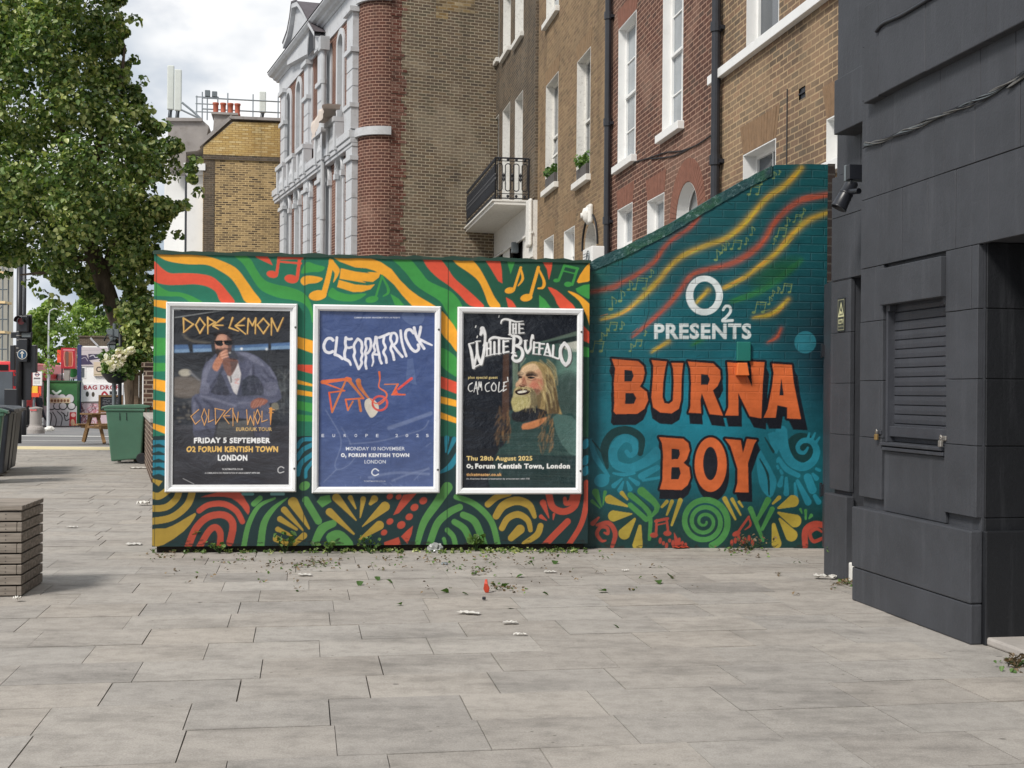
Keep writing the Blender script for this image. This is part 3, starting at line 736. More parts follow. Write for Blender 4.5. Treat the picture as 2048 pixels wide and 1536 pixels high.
    c.stroke([(1772,1122),(1665,1230),(1570,1330)], 56, Rd).stroke([(1932,790),(1932,960),(1885,1150),(1775,1330)], (46,50,46,44), Rd)
    for y in (420, 560, 680): c.ell(1925, y + (10 if y > 600 else 40), 30, 46, Bl, rot=.4)
    c.stroke([(740,410),(732,530)], (44,14), Bl).stroke([(805,420),(748,548)], (44,10), Bl).stroke([(840,540),(770,650),(680,705)], (44,50,20), Bl)
    # pasted strips, scuffed lower edge
    c.crop(290,780,4.389); c.stroke([(860,912),(945,912)], 26, (96,150,150), alpha=.8).stroke([(1112,912),(1215,912)], 26, (120,170,170), alpha=.8)
    c.crop(0,0,1); r_ = random.Random(3)
    for k in range(90):
        x = r_.uniform(310, 1175); y = 1090 - abs(r_.gauss(0, 5)); c.stroke([(x, y), (x + r_.uniform(3, 16), y + r_.uniform(-3, 3))], r_.uniform(1.5, 4), (36, 34, 32), alpha=r_.uniform(.3, .8))
    for k in range(60):
        x = r_.uniform(310, 1175); y = r_.uniform(508, 1080); c.stroke([(x, y), (x + r_.uniform(-4, 4), y + r_.uniform(-6, 6))], r_.uniform(.6, 1.4), (60, 66, 60), alpha=r_.uniform(.2, .5))
    for px in (610, 897): c.stroke([(px, 500), (px - 3, 1095)], 1.6, (18, 46, 38), alpha=.85, sm=0)
    c.stroke([(313, 500), (309, 1095)], 1.4, (16, 52, 44), alpha=.8, sm=0)
    c.noise_mul(0.10, 14, 2, 3.0); c.noise_mul(0.10, 80, 3)
    c.mesh('painted_panel', M['board'], root, y=0.0)
    b = MB()                       # timber box behind the painted face
    b.box(0.002, HL - 0.002, 0.003, 0.5, HZ0, HZ1 - 0.002)
    b.build('panel_backing', M['board_edge'], root)
    t = MB(); r_ = random.Random(9); n = 46                                     # ragged felt strip along the top
    A, B_ = [], []
    for k in range(n + 1):
        x = -0.01 + (HL + 0.02) * k / n; A.append((x, -0.012, HZ1 - 0.012 + r_.uniform(-.004, .002))); B_.append((x, -0.012, HZ1 + 0.014 + r_.uniform(-.006, .012)))
    t.strip(A, B_); t.strip(B_, [(p[0], 0.5, p[2] + .01) for p in B_])
    t.build('top_flashing', M['board_edge'], root)
    f = MB(); f.box(0.03, HL - 0.03, 0.05, 0.46, 0.0, HZ0 - 0.001); f.build('base_rail', paint('rotten base timber', rgb(44, 38, 34), 0.95, 0.3, 12, 0.3, dirt=0.3), root)
    return root
build_hoarding()

def case_frame(root, s0, s1, z0, z1, fw, split):
    d0, d1 = -0.055, -0.004
    def bar(pts, name):
        b = MB(); n = len(pts)
        i = len(b.v)
        # mitred bar with a bevelled face
        o0, o1, i1, i0 = pts
        def lerp(a, c, t): return (a[0] + (c[0]-a[0])*t, a[1] + (c[1]-a[1])*t)
        m0, m1 = lerp(o0, i0, .22), lerp(o1, i1, .22); k0, k1 = lerp(o0, i0, .75), lerp(o1, i1, .75)
        rows = [[(o0, d1), (o1, d1)], [(o0, d0 + .012), (o1, d0 + .012)], [(m0, d0), (m1, d0)], [(k0, d0 + .004), (k1, d0 + .004)], [(i0, d0 + .02), (i1, d0 + .02)], [(i0, d1), (i1, d1)]]
        for r0, r1 in zip(rows[:-1], rows[1:]):
            b.face([(r0[0][0][0], r0[0][1], r0[0][0][1]), (r0[1][0][0], r0[1][1], r0[1][0][1]), (r1[1][0][0], r1[1][1], r1[1][0][1]), (r1[0][0][0], r1[0][1], r1[0][0][1])])
        return b.build(name, M['alu'], root, weld=True)
    e = 0.0012
    O = [(s0, z0), (s1, z0), (s1, z1), (s0, z1)]; I = [(s0+fw, z0+fw), (s1-fw, z0+fw), (s1-fw, z1-fw), (s0+fw, z1-fw)]
    for k in range(4):
        a, b_ = O[k], O[(k+1) % 4]; ia, ib = I[k], I[(k+1) % 4]
        if k % 2 == 0: a = (a[0] + (e if a[0] < b_[0] else -e), a[1]); b_ = (b_[0] - (e if a[0] < b_[0] else -e), b_[1]); ia = (ia[0] + (e if k == 0 else -e), ia[1]); ib = (ib[0] - (e if k == 0 else -e), ib[1])
        bar((a, b_, ib, ia), 'frame_bar')
    if split:                       # the first case has an inner lip all round
        b = MB(); w = .018
        for x0, x1, y0, y1 in ((s0+fw, s1-fw, z0+fw, z0+fw+w), (s0+fw, s1-fw, z1-fw-w, z1-fw), (s0+fw, s0+fw+w, z0+fw+w, z1-fw-w), (s1-fw-w, s1-fw, z0+fw+w, z1-fw-w)):
            b.box(x0, x1, -0.031, -0.004, y0, y1)
        b.build('inner_lip', M['alu'], root, bevel=.003)
    for fz in (0.125, 0.62 if not split else 0.60):
        b = MB(); zc = z1 - (z1 - z0) * fz if fz < .5 else z1 - (z1-z0) * (0.875)
        b.lathe([(0.0, .008), (.008, .008), (.010, 0)], 12); sc = b.build('screw', M['screw'], root, smooth=False)
        sc.location = (s1 - fw * .35, d0 + .004, zc); sc.rotation_euler = (math.radians(90), 0, 0)
    bk = MB(); bk.box(s0 + .004, s1 - .004, -0.018, -0.003, z0 + .004, z1 - .004); bk.build('case_back', M['black'], root)

def case_rect(a, b_, c_, d_):       # corners in photo pixels: tl, tr, br, bl
    h = [HF.hit(p[0], p[1], -0.05) for p in (a, b_, c_, d_)]
    return (h[0][0] + h[3][0]) / 2, (h[1][0] + h[2][0]) / 2, (h[2][1] + h[3][1]) / 2, (h[0][1] + h[1][1]) / 2
RP = 300
def poster_seated():
    s0, s1, z0, z1 = case_rect((331, 604), (594, 607), (593, 984), (330, 985))
    root = HF.empty('poster_case', 'white framed poster of a seated man in a blue denim suit and sunglasses', 'poster case', group='poster cases on the hoarding')
    fw = .042; case_frame(root, s0, s1, z0, z1, fw, True)
    c = Canvas(HF, s0 + fw + .016, s1 - fw - .016, z0 + fw + .016, z1 - fw - .016, RP, (42, 44, 50), -0.021)
    c.grad(lambda u, v: [((v > .66) * .9, (60, 60, 66)), (np.clip((.25 - v) * 3, 0, .5), (30, 31, 36)), (np.clip(1 - np.abs(v - .45) * 5, 0, 1) * .25, (84, 88, 92))])
    c.noise_mul(.5, 40, 11, 2.2)
    c.crop(325, 595, 7.314)
    c.poly([(110,695),(400,690),(720,690),(1100,700),(1900,655),(1900,750),(1100,778),(720,790),(110,812)], (78,108,150)); c.poly([(110,760),(720,745),(1100,740),(1900,700),(1900,750),(1100,778),(720,790),(110,812)], (128,158,190), .8)
    c.poly([(370,690),(440,690),(450,800),(400,800)], (34,36,42)); c.poly([(700,600),(760,600),(790,790),(720,790)], (40,42,48)); c.poly([(1545,600),(1585,560),(1590,760),(1545,760)], (36,38,44))
    c.stroke([(300,540),(420,620),(640,650)], (30,16), (96,92,86), 3, .7).stroke([(320,580),(460,650),(700,660)], 10, (128,120,106), 2, .6)
    c.stroke([(145,300),(600,230),(1100,155)], 7, (196,200,200), 1, .85)
    c.ell(330,1310,210,120,(112,104,98),soft=.8,alpha=.9).ell(330,1100,70,40,(176,170,156),soft=.8,alpha=.9).stroke([(400,1090),(540,1210)], (30,16), (120,120,124), 3)
    r_ = random.Random(4)
    for k in range(26): c.stroke([(r_.uniform(1600,1880), r_.uniform(1000,1800)), (r_.uniform(1600,1880), r_.uniform(1000,1800))], r_.uniform(4,16), r_.choice([(96,104,108),(130,134,134),(60,66,70)]), 3, .35, sm=0)
    for k in range(14): c.ell(r_.uniform(150,420), r_.uniform(1500,1900), r_.uniform(10,40), r_.uniform(8,24), r_.choice([(90,90,92),(110,106,100)]), .35, soft=.8)
    J, Jd, Jl = (90,93,114), (56,58,76), (124,126,146)
    # denim suit
    c.poly([(830,800),(700,900),(620,980),(580,1100),(565,1250),(540,1400),(560,1530),(1650,1540),(1690,1280),(1640,1120),(1545,990),(1400,870),(1240,800),(1080,790)], J, sm=3)
    c.poly([(1100,800),(1300,830),(1430,920),(1500,1010),(1400,980),(1250,900)], Jl, .6, sm=2)
    for p, w, col in (([(730,930),(640,1080),(600,1250)], 70, Jl), ([(880,1030),(800,1180),(690,1330)], 40, Jd), ([(1150,1000),(1160,1200),(1120,1420)], 26, Jd), ([(1330,1000),(1330,1250),(1310,1420)], 36, Jd),
                      ([(1480,1060),(1560,1160),(1640,1180)], 26, Jd), ([(1440,1150),(1530,1230),(1640,1260)], 22, Jd), ([(1560,1030),(1600,1100),(1650,1180)], 22, Jl), ([(1480,1320),(1560,1360),(1650,1340)], 26, Jd),
                      ([(1230,900),(1290,1080),(1250,1300)], 30, Jl), ([(820,1260),(1000,1420)], 30, (52,54,66)), ([(1200,1240),(1190,1400)], 90, (58,62,74))):
        c.stroke(p, w, col, 2.5, .75)
    for P_, col, al in (([(840,1090),(790,1240),(700,1390),(860,1430),(980,1425),(930,1260)], (56,58,70), .85), ([(1180,1210),(1330,1130),(1450,1240),(1480,1400),(1340,1450),(1180,1440)], (52,56,68), .85), ([(560,1280),(640,1230),(700,1330),(640,1430),(545,1420)], Jl, .5), ([(1500,1250),(1660,1240),(1690,1330),(1640,1440),(1490,1420)], Jl, .4), ([(1110,880),(1240,870),(1300,1020),(1180,1180),(1120,1100)], (80,82,104), .8)): c.poly(P_, col, al, sm=2)
    for k in range(60):
        x, y = r_.uniform(600, 1640), r_.uniform(850, 1480); c.stroke([(x, y), (x + r_.uniform(-30, 30), y + r_.uniform(30, 110))], r_.uniform(5, 13), r_.choice([J, Jd, Jl, Jl]), 2.5, .30, sm=0)
    # left trouser leg and lap (second crop)
    c.crop(325, 780, 7.314)
    c.poly([(430,110),(470,80),(540,55),(1050,95),(1400,70),(1560,200),(1585,420),(1560,640),(1550,680),(1350,680),(1335,480),(1250,420),(820,410),(770,470),(745,690),(470,700),(450,480),(425,280)], J, sm=2)
    c.poly([(820,470),(1320,440),(1330,700),(780,700)], (92,92,92), .9)
    for p, w, col in (([(480,130),(560,260),(620,480)], 40, Jd), ([(560,90),(800,150),(1060,230)], 34, Jl), ([(600,140),(740,260),(760,420)], 40, Jd), ([(470,200),(460,400)], 40, Jl), ([(640,540),(700,640)], 40, Jd), ([(1120,190),(1300,190)], 26, Jl), ([(1100,280),(1280,290)], 18, Jd), ([(1100,90),(1450,60)], 24, (44,46,56)), ([(1400,280),(1400,600)], 60, Jd)):
        c.stroke(p, w, col, 3, .7)
    c.poly([(460,600),(760,560),(1560,560),(1560,760),(460,760)], (58,58,64), .55)
    c.poly([(1300,170),(1400,115),(1500,130),(1545,160),(1490,215),(1400,240),(1340,275),(1290,250)], (150,96,82), sm=2)
    for x in (1310, 1345, 1385, 1425): c.stroke([(x + 60, 150), (x, 250)], (16, 12), (186,132,112), 1.5, .8)
    c.poly([(1600,200),(1680,190),(1700,280),(1600,300)], (140,136,120), .7, sm=2)
    # shirt, neck, head, hand
    c.crop(325, 595, 7.314)
    c.poly([(945,1145),(1105,955),(1150,1120),(1130,1260),(1085,1425),(1040,1380)], (206,202,204), sm=0); c.stroke([(1060,1200),(1120,1190),(1060,1250),(1110,1260)], 12, (206,120,112), 1, .8, sm=0).stroke([(1000,1160),(1005,1240)], 18, (60,60,62))
    c.poly([(870,940),(960,880),(1090,910),(1100,970),(1020,1130),(950,1140)], (128,90,80), sm=2); c.poly([(990,930),(1095,930),(1090,1000),(1010,1120)], (84,68,66), .8)
    c.ell(890,690,122,160,(186,136,116)); c.poly([(775,760),(800,850),(900,880),(1000,830),(1010,740),(950,740),(850,740)], (54,44,42), sm=2)
    c.poly([(760,640),(750,560),(780,500),(900,480),(1010,510),(1040,600),(1010,640),(960,560),(880,530),(800,550),(775,640)], (32,28,30), sm=2)
    c.poly([(940,540),(1040,560),(1060,800),(1120,900),(980,900),(960,720)], (40,40,46), .72, sm=2)
    c.poly([(768,632),(870,628),(885,690),(860,708),(800,700),(775,672)], (18,18,22)); c.poly([(900,630),(1010,632),(1020,690),(960,700),(905,682)], (18,18,22)); c.stroke([(865,640),(905,640)], 12, (18,18,22))
    c.poly([(730,1030),(760,930),(815,850),(860,790),(940,752),(955,790),(960,830),(900,880),(860,980),(800,1080)], (190,130,104), sm=2)
    for p in ([(845,820),(930,770)], [(860,850),(945,825)], [(875,885),(955,860)]): c.stroke(p, (28,22), (214,160,136), 1.2).stroke([(q[0], q[1]+18) for q in p], 6, (110,72,62), 1, .7)
    c.ell(985,808,16,12,(236,232,226)).ell(1157,750,18,18,(240,244,246)).ell(1522,755,18,18,(220,226,232))
    c.stroke([(960,800),(1080,840),(1150,900)], (40,90), (60,62,70), 6, .6)
    c.ell(850, 640, 60, 90, (212,160,134), .45, soft=.9); c.poly([(960,560),(1010,600),(1010,760),(960,800)], (96,70,62), .55, sm=2); c.stroke([(850,720),(870,748),(900,750)], 14, (150,96,80), 1.5, .8)
    c.soften(2).grain(.09, 3)
    c.poly([(765,632),(870,626),(888,690),(862,712),(800,704),(772,676)], (16,16,20)); c.poly([(900,628),(1012,632),(1020,692),(960,704),(905,684)], (16,16,20)); c.stroke([(760,640),(1015,640)], 12, (16,16,20), 1)
    c.poly([(760,610),(752,560),(782,505),(900,485),(1000,512),(1025,590),(1000,610),(950,560),(870,535),(800,556),(780,610)], (30,26,28), .8, sm=2); c.stroke([(800,860),(825,800),(800,760)], 20, (46,36,34), 2, .8); c.stroke([(840,880),(850,800),(945,760)], 7, (104,66,56), 1, .8)
    # lettering: angular gold strokes
    Go, Gs = (222,180,104), (120,84,48)
    DL = [[(305,300),(310,500)],[(305,300),(450,390)],[(450,390),(305,510)],[(545,300),(485,400)],[(485,400),(545,520)],[(545,520),(620,400)],[(620,400),(545,300)],[(660,290),(662,530)],[(660,295),(770,360)],[(770,360),(665,420)],
          [(885,295),(740,410)],[(745,405),(885,405)],[(740,415),(815,460)],[(1025,295),(975,445)],[(975,440),(1110,490)],[(1200,300),(1065,410)],[(1070,408),(1195,408)],[(1065,415),(1215,535)],[(1255,310),(1240,530)],[(1255,315),(1315,410)],[(1315,410),(1365,300)],[(1362,300),(1355,530)],
          [(1475,305),(1385,400)],[(1385,400),(1475,525)],[(1475,525),(1560,400)],[(1560,400),(1475,305)],[(1595,305),(1590,550)],[(1595,310),(1680,490)],[(1680,490),(1765,295)]]
    for p in DL: c.stroke([(x+8, y+6) for x, y in p], (30, 20), Gs, .7, .9, sm=0)
    for p in DL: c.stroke(p, (24, 14), Go, .7, 1, sm=0)
    c.text('UNDER', 150, 172, 262, 194, (200,200,200), .01, .7)
    c.crop(325, 780, 7.314)
    GW = [[(530,285),(415,385)],[(415,385),(480,500)],[(480,500),(550,440)],[(610,275),(570,390)],[(570,390),(612,515)],[(612,515),(655,390)],[(655,390),(610,275)],[(678,285),(672,470)],[(672,470),(745,435)],[(770,270),(778,500)],[(765,268),(915,300)],[(915,300),(775,500)],
          [(1000,270),(890,380)],[(890,378),(985,378)],[(890,382),(975,495)],[(1030,265),(1030,525)],[(1025,300),(1095,470)],[(1095,470),(1108,320)],[(1230,290),(1245,510)],[(1245,505),(1285,380)],[(1285,380),(1335,515)],[(1335,515),(1340,320)],[(1390,285),(1350,390)],[(1350,390),(1392,495)],[(1392,495),(1430,390)],[(1430,390),(1390,285)],[(1455,310),(1452,465)],[(1452,465),(1535,435)],[(1560,270),(1640,290)],[(1560,330),(1620,330)]]
    for p in GW: c.stroke([(x+5, y+5) for x, y in p], 18, (70,48,36), .6, .8, sm=0)
    for p in GW: c.stroke(p, (13, 10), (226,170,110), .6, 1, sm=0)
    c.stroke([(1585,275),(1580,510)], (44, 6), (220,150,70), .6, sm=0)
    c.text('EURO/UK TOUR', 1078, 546, 1600, 600, (214,178,112), .02)
    c.text('FRIDAY 5 SEPTEMBER', 460, 696, 1578, 778, (246,246,246), .045, jag=5); c.text('O2 FORUM KENTISH TOWN', 350, 822, 1690, 908, (240,196,112), .045, jag=5); c.text('LONDON', 810, 948, 1240, 1036, (246,246,246), .045, jag=4)
    c.text('TICKETMASTER.CO.UK', 868, 1146, 1180, 1170, (214,214,216), .02); c.text('A COMMUNION ONE PRESENTATION BY ARRANGEMENT WITH SMR', 618, 1202, 1426, 1226, (206,206,208), .02)
    c.stroke([(1775,1140),(1735,1122),(1695,1145),(1690,1190),(1720,1212),(1775,1195)], 14, (196,196,198))
    c.stroke([(300,1295),(460,1375)], 9, (170,170,172), 1, .9); c.ell(1200,1330,240,60,(50,50,58),.5,soft=.9)
    c.noise_mul(.10, 30, 5)
    c.mesh('poster', M['print'], root)
def poster_blue():
    s0, s1, z0, z1 = case_rect((628, 608), (884, 613), (878, 987), (622, 986))
    root = HF.empty('poster_case', 'white framed blue poster with wavy white lettering and orange scribbles', 'poster case', group='poster cases on the hoarding')
    fw = .052; case_frame(root, s0, s1, z0, z1, fw, False)
    c = Canvas(HF, s0 + fw - .003, s1 - fw + .003, z0 + fw - .003, z1 - fw + .003, RP, (70, 88, 136), -0.021)
    c.grad(lambda u, v: [(np.clip((v - .6) * 1.6, 0, .55), (92, 106, 146))])
    c.crop(620, 600, 7.585); r_ = random.Random(8)
    Wl = (104, 122, 164)
    c.poly([(1390,250),(1420,190),(1540,180),(1600,240),(1700,190),(1740,260),(1690,360),(1540,380),(1440,320)], Wl, .6, sm=2); c.poly([(1480,900),(1560,880),(1620,1290),(1450,1240)], Wl, .45); c.poly([(180,400),(330,480),(460,440),(420,560),(300,620)], (88,106,152), .6)
    Wt = (234, 234, 242)
    LT = [([(350,610),(310,580),(250,600),(210,690),(230,770),(290,800),(345,780)], 44), ([(408,570),(395,700),(378,830)], 40), ([(378,825),(440,850),(490,890)], 42),
          ([(545,570),(535,650),(545,720),(525,800),(530,890)], 42), ([(540,580),(590,595),(632,590)], 38), ([(545,715),(590,725),(630,715)], 36), ([(530,895),(570,915),(600,940),(618,985)], (46,44,30)),
          ([(725,590),(690,640),(665,700),(680,790),(665,850),(690,930),(735,1040)], (40,38,40,34)), ([(725,590),(775,630),(790,700),(780,780),(795,830),(775,900),(785,960),(738,1045)], (40,40,36,40)),
          ([(850,590),(840,660),(855,730),(835,800),(850,870),(840,960),(855,1040)], 36), ([(850,590),(905,590),(925,650),(915,740),(880,800),(850,810)], 38),
          ([(995,560),(985,640),(965,700),(985,770),(950,830),(960,930),(940,1000)], (36,36,34,22)), ([(1010,565),(1015,650),(1030,750),(1050,830),(1060,900),(1085,960)], 38), ([(960,820),(1040,830)], 34),
          ([(1050,570),(1120,545),(1200,510)], 40), ([(1125,560),(1115,640),(1145,720),(1115,790),(1150,870),(1160,950)], 38),
          ([(1235,510),(1220,590),(1245,660),(1225,740),(1255,810),(1275,905)], 40), ([(1235,505),(1290,505),(1320,560),(1310,640),(1260,690)], 36), ([(1265,690),(1330,780),(1400,860)], 40),
          ([(1375,465),(1385,580),(1410,700),(1460,850)], 38), ([(1570,500),(1520,450),(1460,470),(1450,560),(1490,660),(1540,740),(1600,780),(1650,740),(1640,680)], 44),
          ([(1580,420),(1620,560),(1730,735)], 44), ([(1680,410),(1660,520),(1635,600)], 42), ([(1650,590),(1750,640),(1850,685)], (44,40,26))]
    for p, w in LT: c.stroke(p, w, Wt, .7, sm=6)
    c.text('COMMUNION ONE BY ARRANGEMENT WITH LIVE PRESENTS', 670, 256, 1366, 278, (206,212,226), .02)
    Or = (226,112,62); Or2 = (204,120,70)
    for p, w, col in (([(190,1245),(560,1200)], (60,40), Or), ([(185,1250),(525,1375)], (30,14), Or), ([(525,1375),(290,1405)], 22, Or), ([(290,1405),(335,1700)], 26, (232,96,50)), ([(335,1700),(545,1215)], (30,28), Or2), ([(560,1200),(600,1210)], 70, Or), ([(600,1230),(810,1490)], (50,30), Or2),
                      ([(810,1490),(540,1510)], 24, Or), ([(540,1510),(575,1670)], 26, Or), ([(575,1670),(650,1540)], 24, Or2), ([(735,1230),(760,1320),(900,1500),(1000,1570)], (80,60,24,12), Or2), ([(740,1500),(770,1680)], (36,40), Or2),
                      ([(1050,1095),(1060,1200),(1045,1320),(1140,1390),(1165,1450),(1120,1530),(1030,1590),(960,1560)], (34,16,22,26,24,16), Or), ([(1130,1280),(1340,1275)], 16, Or2), ([(1330,1280),(1250,1430)], (30,20), Or), ([(1240,1435),(1440,1435)], 22, Or), ([(1540,1190),(1340,1350)], (40,34), (224,84,76))):
        c.stroke(p, w, col, 1.0, 1, sm=4)
    c.poly([(1310,1330),(1330,1410),(1430,1440),(1250,1440)], (222,92,62))
    c.crop(620, 790, 7.585)
    c.poly([(840,80),(920,50),(1010,110),(1045,200),(1000,300),(930,345),(880,290),(830,180)], (214,206,192), sm=3)
    th = np.linspace(0, 2*math.pi, 26); c.stroke([(1060 + 112*math.cos(t), 125 + 108*math.sin(t)) for t in th], 32, (214,86,80), .8, sm=0)
    c.stroke([(920,60),(1010,130),(1140,40)], (22,12), (232,110,84), .8)
    for p, w in (([(240,230),(340,400),(450,600),(470,760),(430,900),(380,1040),(400,1120),(480,1120),(600,1050),(680,950)], 14), ([(600,740),(900,720),(1150,680),(1500,590),(1720,510),(1800,390)], 16), ([(480,500),(560,620),(620,750)], 10), ([(210,1320),(330,1200),(400,1130)], 12), ([(1580,1290),(1700,1170),(1800,1100)], 12), ([(1760,780),(1830,730)], 10), ([(1200,500),(1500,400),(1830,280)], 60), ([(900,1250),(1300,1180),(1800,1200)], 40), ([(1250,1300),(1500,1200),(1800,1120)], 30)):
        c.stroke(p, w, (128,142,178), 2.2, .55)
    for k, (x, ch) in enumerate(zip((195,360,530,695,860,1020,1315,1470,1630,1780), 'EUROPE2025')): c.text(ch, x - 20, 592, x + 20, 638, (214,218,230), .02)
    c.text('MONDAY 10 NOVEMBER', 545, 787, 1438, 840, (226,230,238), .004); c.text('O', 470, 882, 528, 942, (240,242,246), .05); c.text('2', 530, 922, 552, 956, (240,242,246), .04)
    c.text('FORUM KENTISH TOWN', 586, 884, 1505, 942, (240,242,246), .05); c.text('LONDON', 826, 986, 1150, 1040, (226,230,238), .004)
    c.stroke([(1040,1150),(990,1118),(945,1150),(942,1195),(985,1222),(1038,1200)], 17, (226,230,238)); c.text('TICKETMASTER.CO.UK', 816, 1298, 1150, 1318, (200,204,216), .01)
    for k in range(14): c.ell(r_.uniform(450,1800), r_.uniform(1250,1390), r_.uniform(10,50), r_.uniform(5,16), (120,136,172), .35, rot=r_.uniform(0,2))
    c.noise_mul(.16, 50, 6, 1.4)
    c.mesh('poster', M['print'], root)
def poster_beard():
    s0, s1, z0, z1 = case_rect((917, 613), (1169, 618), (1163, 989), (911, 988))
    root = HF.empty('poster_case', 'white framed dark poster of a laughing man with long fair hair and beard', 'poster case', group='poster cases on the hoarding')
    fw = .052; case_frame(root, s0, s1, z0, z1, fw, False)
    c = Canvas(HF, s0 + fw - .003, s1 - fw + .003, z0 + fw - .003, z1 - fw + .003, RP, (30, 34, 42), -0.021)
    c.crop(910, 605, 7.679); r_ = random.Random(12)
    c.poly([(880,780),(1300,600),(1900,480),(1900,1800),(880,1800)], (58,84,78)); c.poly([(1200,640),(1900,430),(1900,500),(1400,600)], (96,112,100), .8); c.poly([(1250,650),(1900,500),(1900,590),(1500,640)], (30,36,38), .9)
    c.poly([(1600,650),(1900,585),(1900,760),(1760,760)], (196,196,184), .85); c.ell(1780,1000,160,200,(104,138,126),.7,soft=1.0); c.ell(1750,1400,200,260,(64,82,78),.8,soft=.8)
    c.poly([(740,760),(830,760),(830,1800),(720,1800)], (84,62,52), .9); c.poly([(885,860),(970,860),(970,1300),(890,1400)], (112,128,112), .9); c.poly([(970,860),(990,860),(985,1100),(968,1100)], (36,44,42)); c.poly([(1000,860),(1100,850),(1000,1000)], (120,136,122), .8)
    # hair and head
    c.poly([(1010,1040),(1080,950),(1200,905),(1330,930),(1450,1010),(1520,1150),(1560,1350),(1590,1560),(1640,1800),(1300,1800),(1250,1500),(1050,1300)], (160,138,94), sm=3)
    c.poly([(1400,1100),(1500,1180),(1560,1400),(1600,1700),(1380,1800),(1400,1500)], (78,64,50), .85, sm=2)
    c.poly([(1000,1060),(1060,990),(1200,970),(1310,1040),(1350,1180),(1340,1330),(1270,1420),(1100,1400),(960,1330),(930,1250),(985,1180)], (206,164,130), sm=3)
    c.poly([(1010,1050),(1100,960),(1230,940),(1290,1010),(1180,1060),(1060,1100)], (222,190,152), .9, sm=2); c.poly([(1180,1180),(1330,1180),(1330,1330),(1250,1390),(1190,1300)], (190,120,96), .75, sm=2)
    c.poly([(1085,1110),(1180,1080),(1270,1140),(1200,1130),(1110,1140)], (60,48,42), sm=2); c.poly([(960,1110),(1030,1105),(1030,1135),(970,1145)], (62,50,44)); c.stroke([(1110,1160),(1180,1168),(1240,1160)], (8,10,6), (70,52,44)); c.stroke([(970,1160),(1030,1150)], 14, (58,44,40))
    c.poly([(1000,1220),(1060,1140),(1100,1240),(1080,1280),(1000,1280),(975,1250)], (178,124,100), .9, sm=2); c.stroke([(985,1270),(1040,1262),(1100,1275)], 14, (96,64,54))
    c.poly([(930,1310),(1050,1290),(1180,1320),(1240,1400),(1260,1560),(1180,1650),(1000,1700),(900,1600),(890,1440)], (176,162,118), sm=3); c.poly([(930,1370),(1010,1330),(1140,1360),(1110,1400),(1000,1420)], (54,34,32), sm=2); c.poly([(980,1368),(1080,1350),(1080,1372),(1000,1388)], (226,220,204)); c.stroke([(930,1350),(1000,1310),(1130,1330)], (22,34,20), (196,176,126), 1.2)
    for k in range(70):
        x = r_.uniform(920,1250); y = r_.uniform(1420,1650); c.stroke([(x, y), (x + r_.uniform(-30,10), y + r_.uniform(40,110))], r_.uniform(5,12), r_.choice([(206,194,146),(150,134,92),(120,104,72),(220,208,160)]), 1.2, .6, sm=0)
    for k in range(60):
        x = r_.uniform(1330,1560); y = r_.uniform(980,1550); c.stroke([(x - 90 + (y - 1200) * .12, y - 120), (x, y), (x + 20, y + 160)], r_.uniform(4,10), r_.choice([(224,206,150),(150,130,90),(96,82,62),(200,180,128)]), 1.2, .6)
    c.poly([(1150,1340),(1300,1340),(1330,1480),(1270,1680),(1090,1720),(1170,1560)], (66,56,48), .62, sm=2); c.poly([(900,1420),(960,1400),(1080,1440),(1090,1560),(980,1640),(910,1560)], (206,196,150), .55, sm=3)
    c.stroke([(1290,1080),(1350,1200),(1340,1340)], 40, (150,96,78), 4, .5); c.stroke([(1060,1180),(1110,1260),(1180,1290)], 16, (150,98,80), 3, .6); c.ell(1030, 1090, 50, 26, (232,200,164), .6, soft=.9); c.ell(1000, 1225, 24, 40, (228,186,152), .6, soft=.9); c.ell(1210, 1270, 56, 40, (196,120,98), .6, soft=.9)
    c.stroke([(1120,1182),(1180,1200),(1240,1185)], 10, (150,104,84), 1.5, .7); c.stroke([(960,1085),(1010,1075),(1050,1090)], 16, (90,72,58), 2, .8); c.stroke([(1090,1085),(1170,1060),(1270,1110)], 20, (88,70,54), 2, .8)
    # shirt (second crop)
    c.crop(910, 795, 7.679)
    c.poly([(830,200),(1100,230),(1400,250),(1660,260),(1880,360),(1900,1500),(560,1500),(620,900),(760,720),(860,520)], (46,70,68), sm=2)
    c.poly([(1500,300),(1680,270),(1880,370),(1880,900),(1640,720)], (86,116,110), .75, sm=2); c.poly([(900,200),(1250,160),(1420,230),(1300,330),(1040,380),(880,340)], (34,34,40), .95, sm=2)
    c.poly([(1040,410),(1130,385),(1300,330),(1420,300),(1340,400),(1220,470),(1035,490)], (196,128,86), sm=2)
    c.poly([(880,0),(1130,0),(1140,100),(1040,180),(920,220),(880,150)], (182,172,118), sm=2)
    for k in range(90):
        x = r_.uniform(640,860); y = r_.uniform(120,640); c.stroke([(x, y), (x + r_.uniform(-60,20), y + r_.uniform(60,130))], r_.uniform(5,12), r_.choice([(110,84,58),(76,60,48),(150,116,78)]), 1.5, .5, sm=0)
    for k in range(110):
        x = r_.uniform(1280,1520); y = r_.uniform(200,760); c.stroke([(x, y), (x + r_.uniform(-50,30), y + r_.uniform(60,140))], r_.uniform(5,12), r_.choice([(150,112,72),(96,72,54),(190,150,100),(60,52,46)]), 1.5, .5, sm=0)
    for k in range(26):
        y = 560 + k*36; c.stroke([(620 + r_.uniform(0,200), y), (1200, y + r_.uniform(-20,20)), (1860, y + r_.uniform(-10,50))], r_.uniform(4,9), (104,128,122), 1.8, .28)
    for k in range(8): x = 680 + k*150; c.stroke([(x, 700), (x + 20, 1400)], 8, (96,122,116), 1.8, .25)
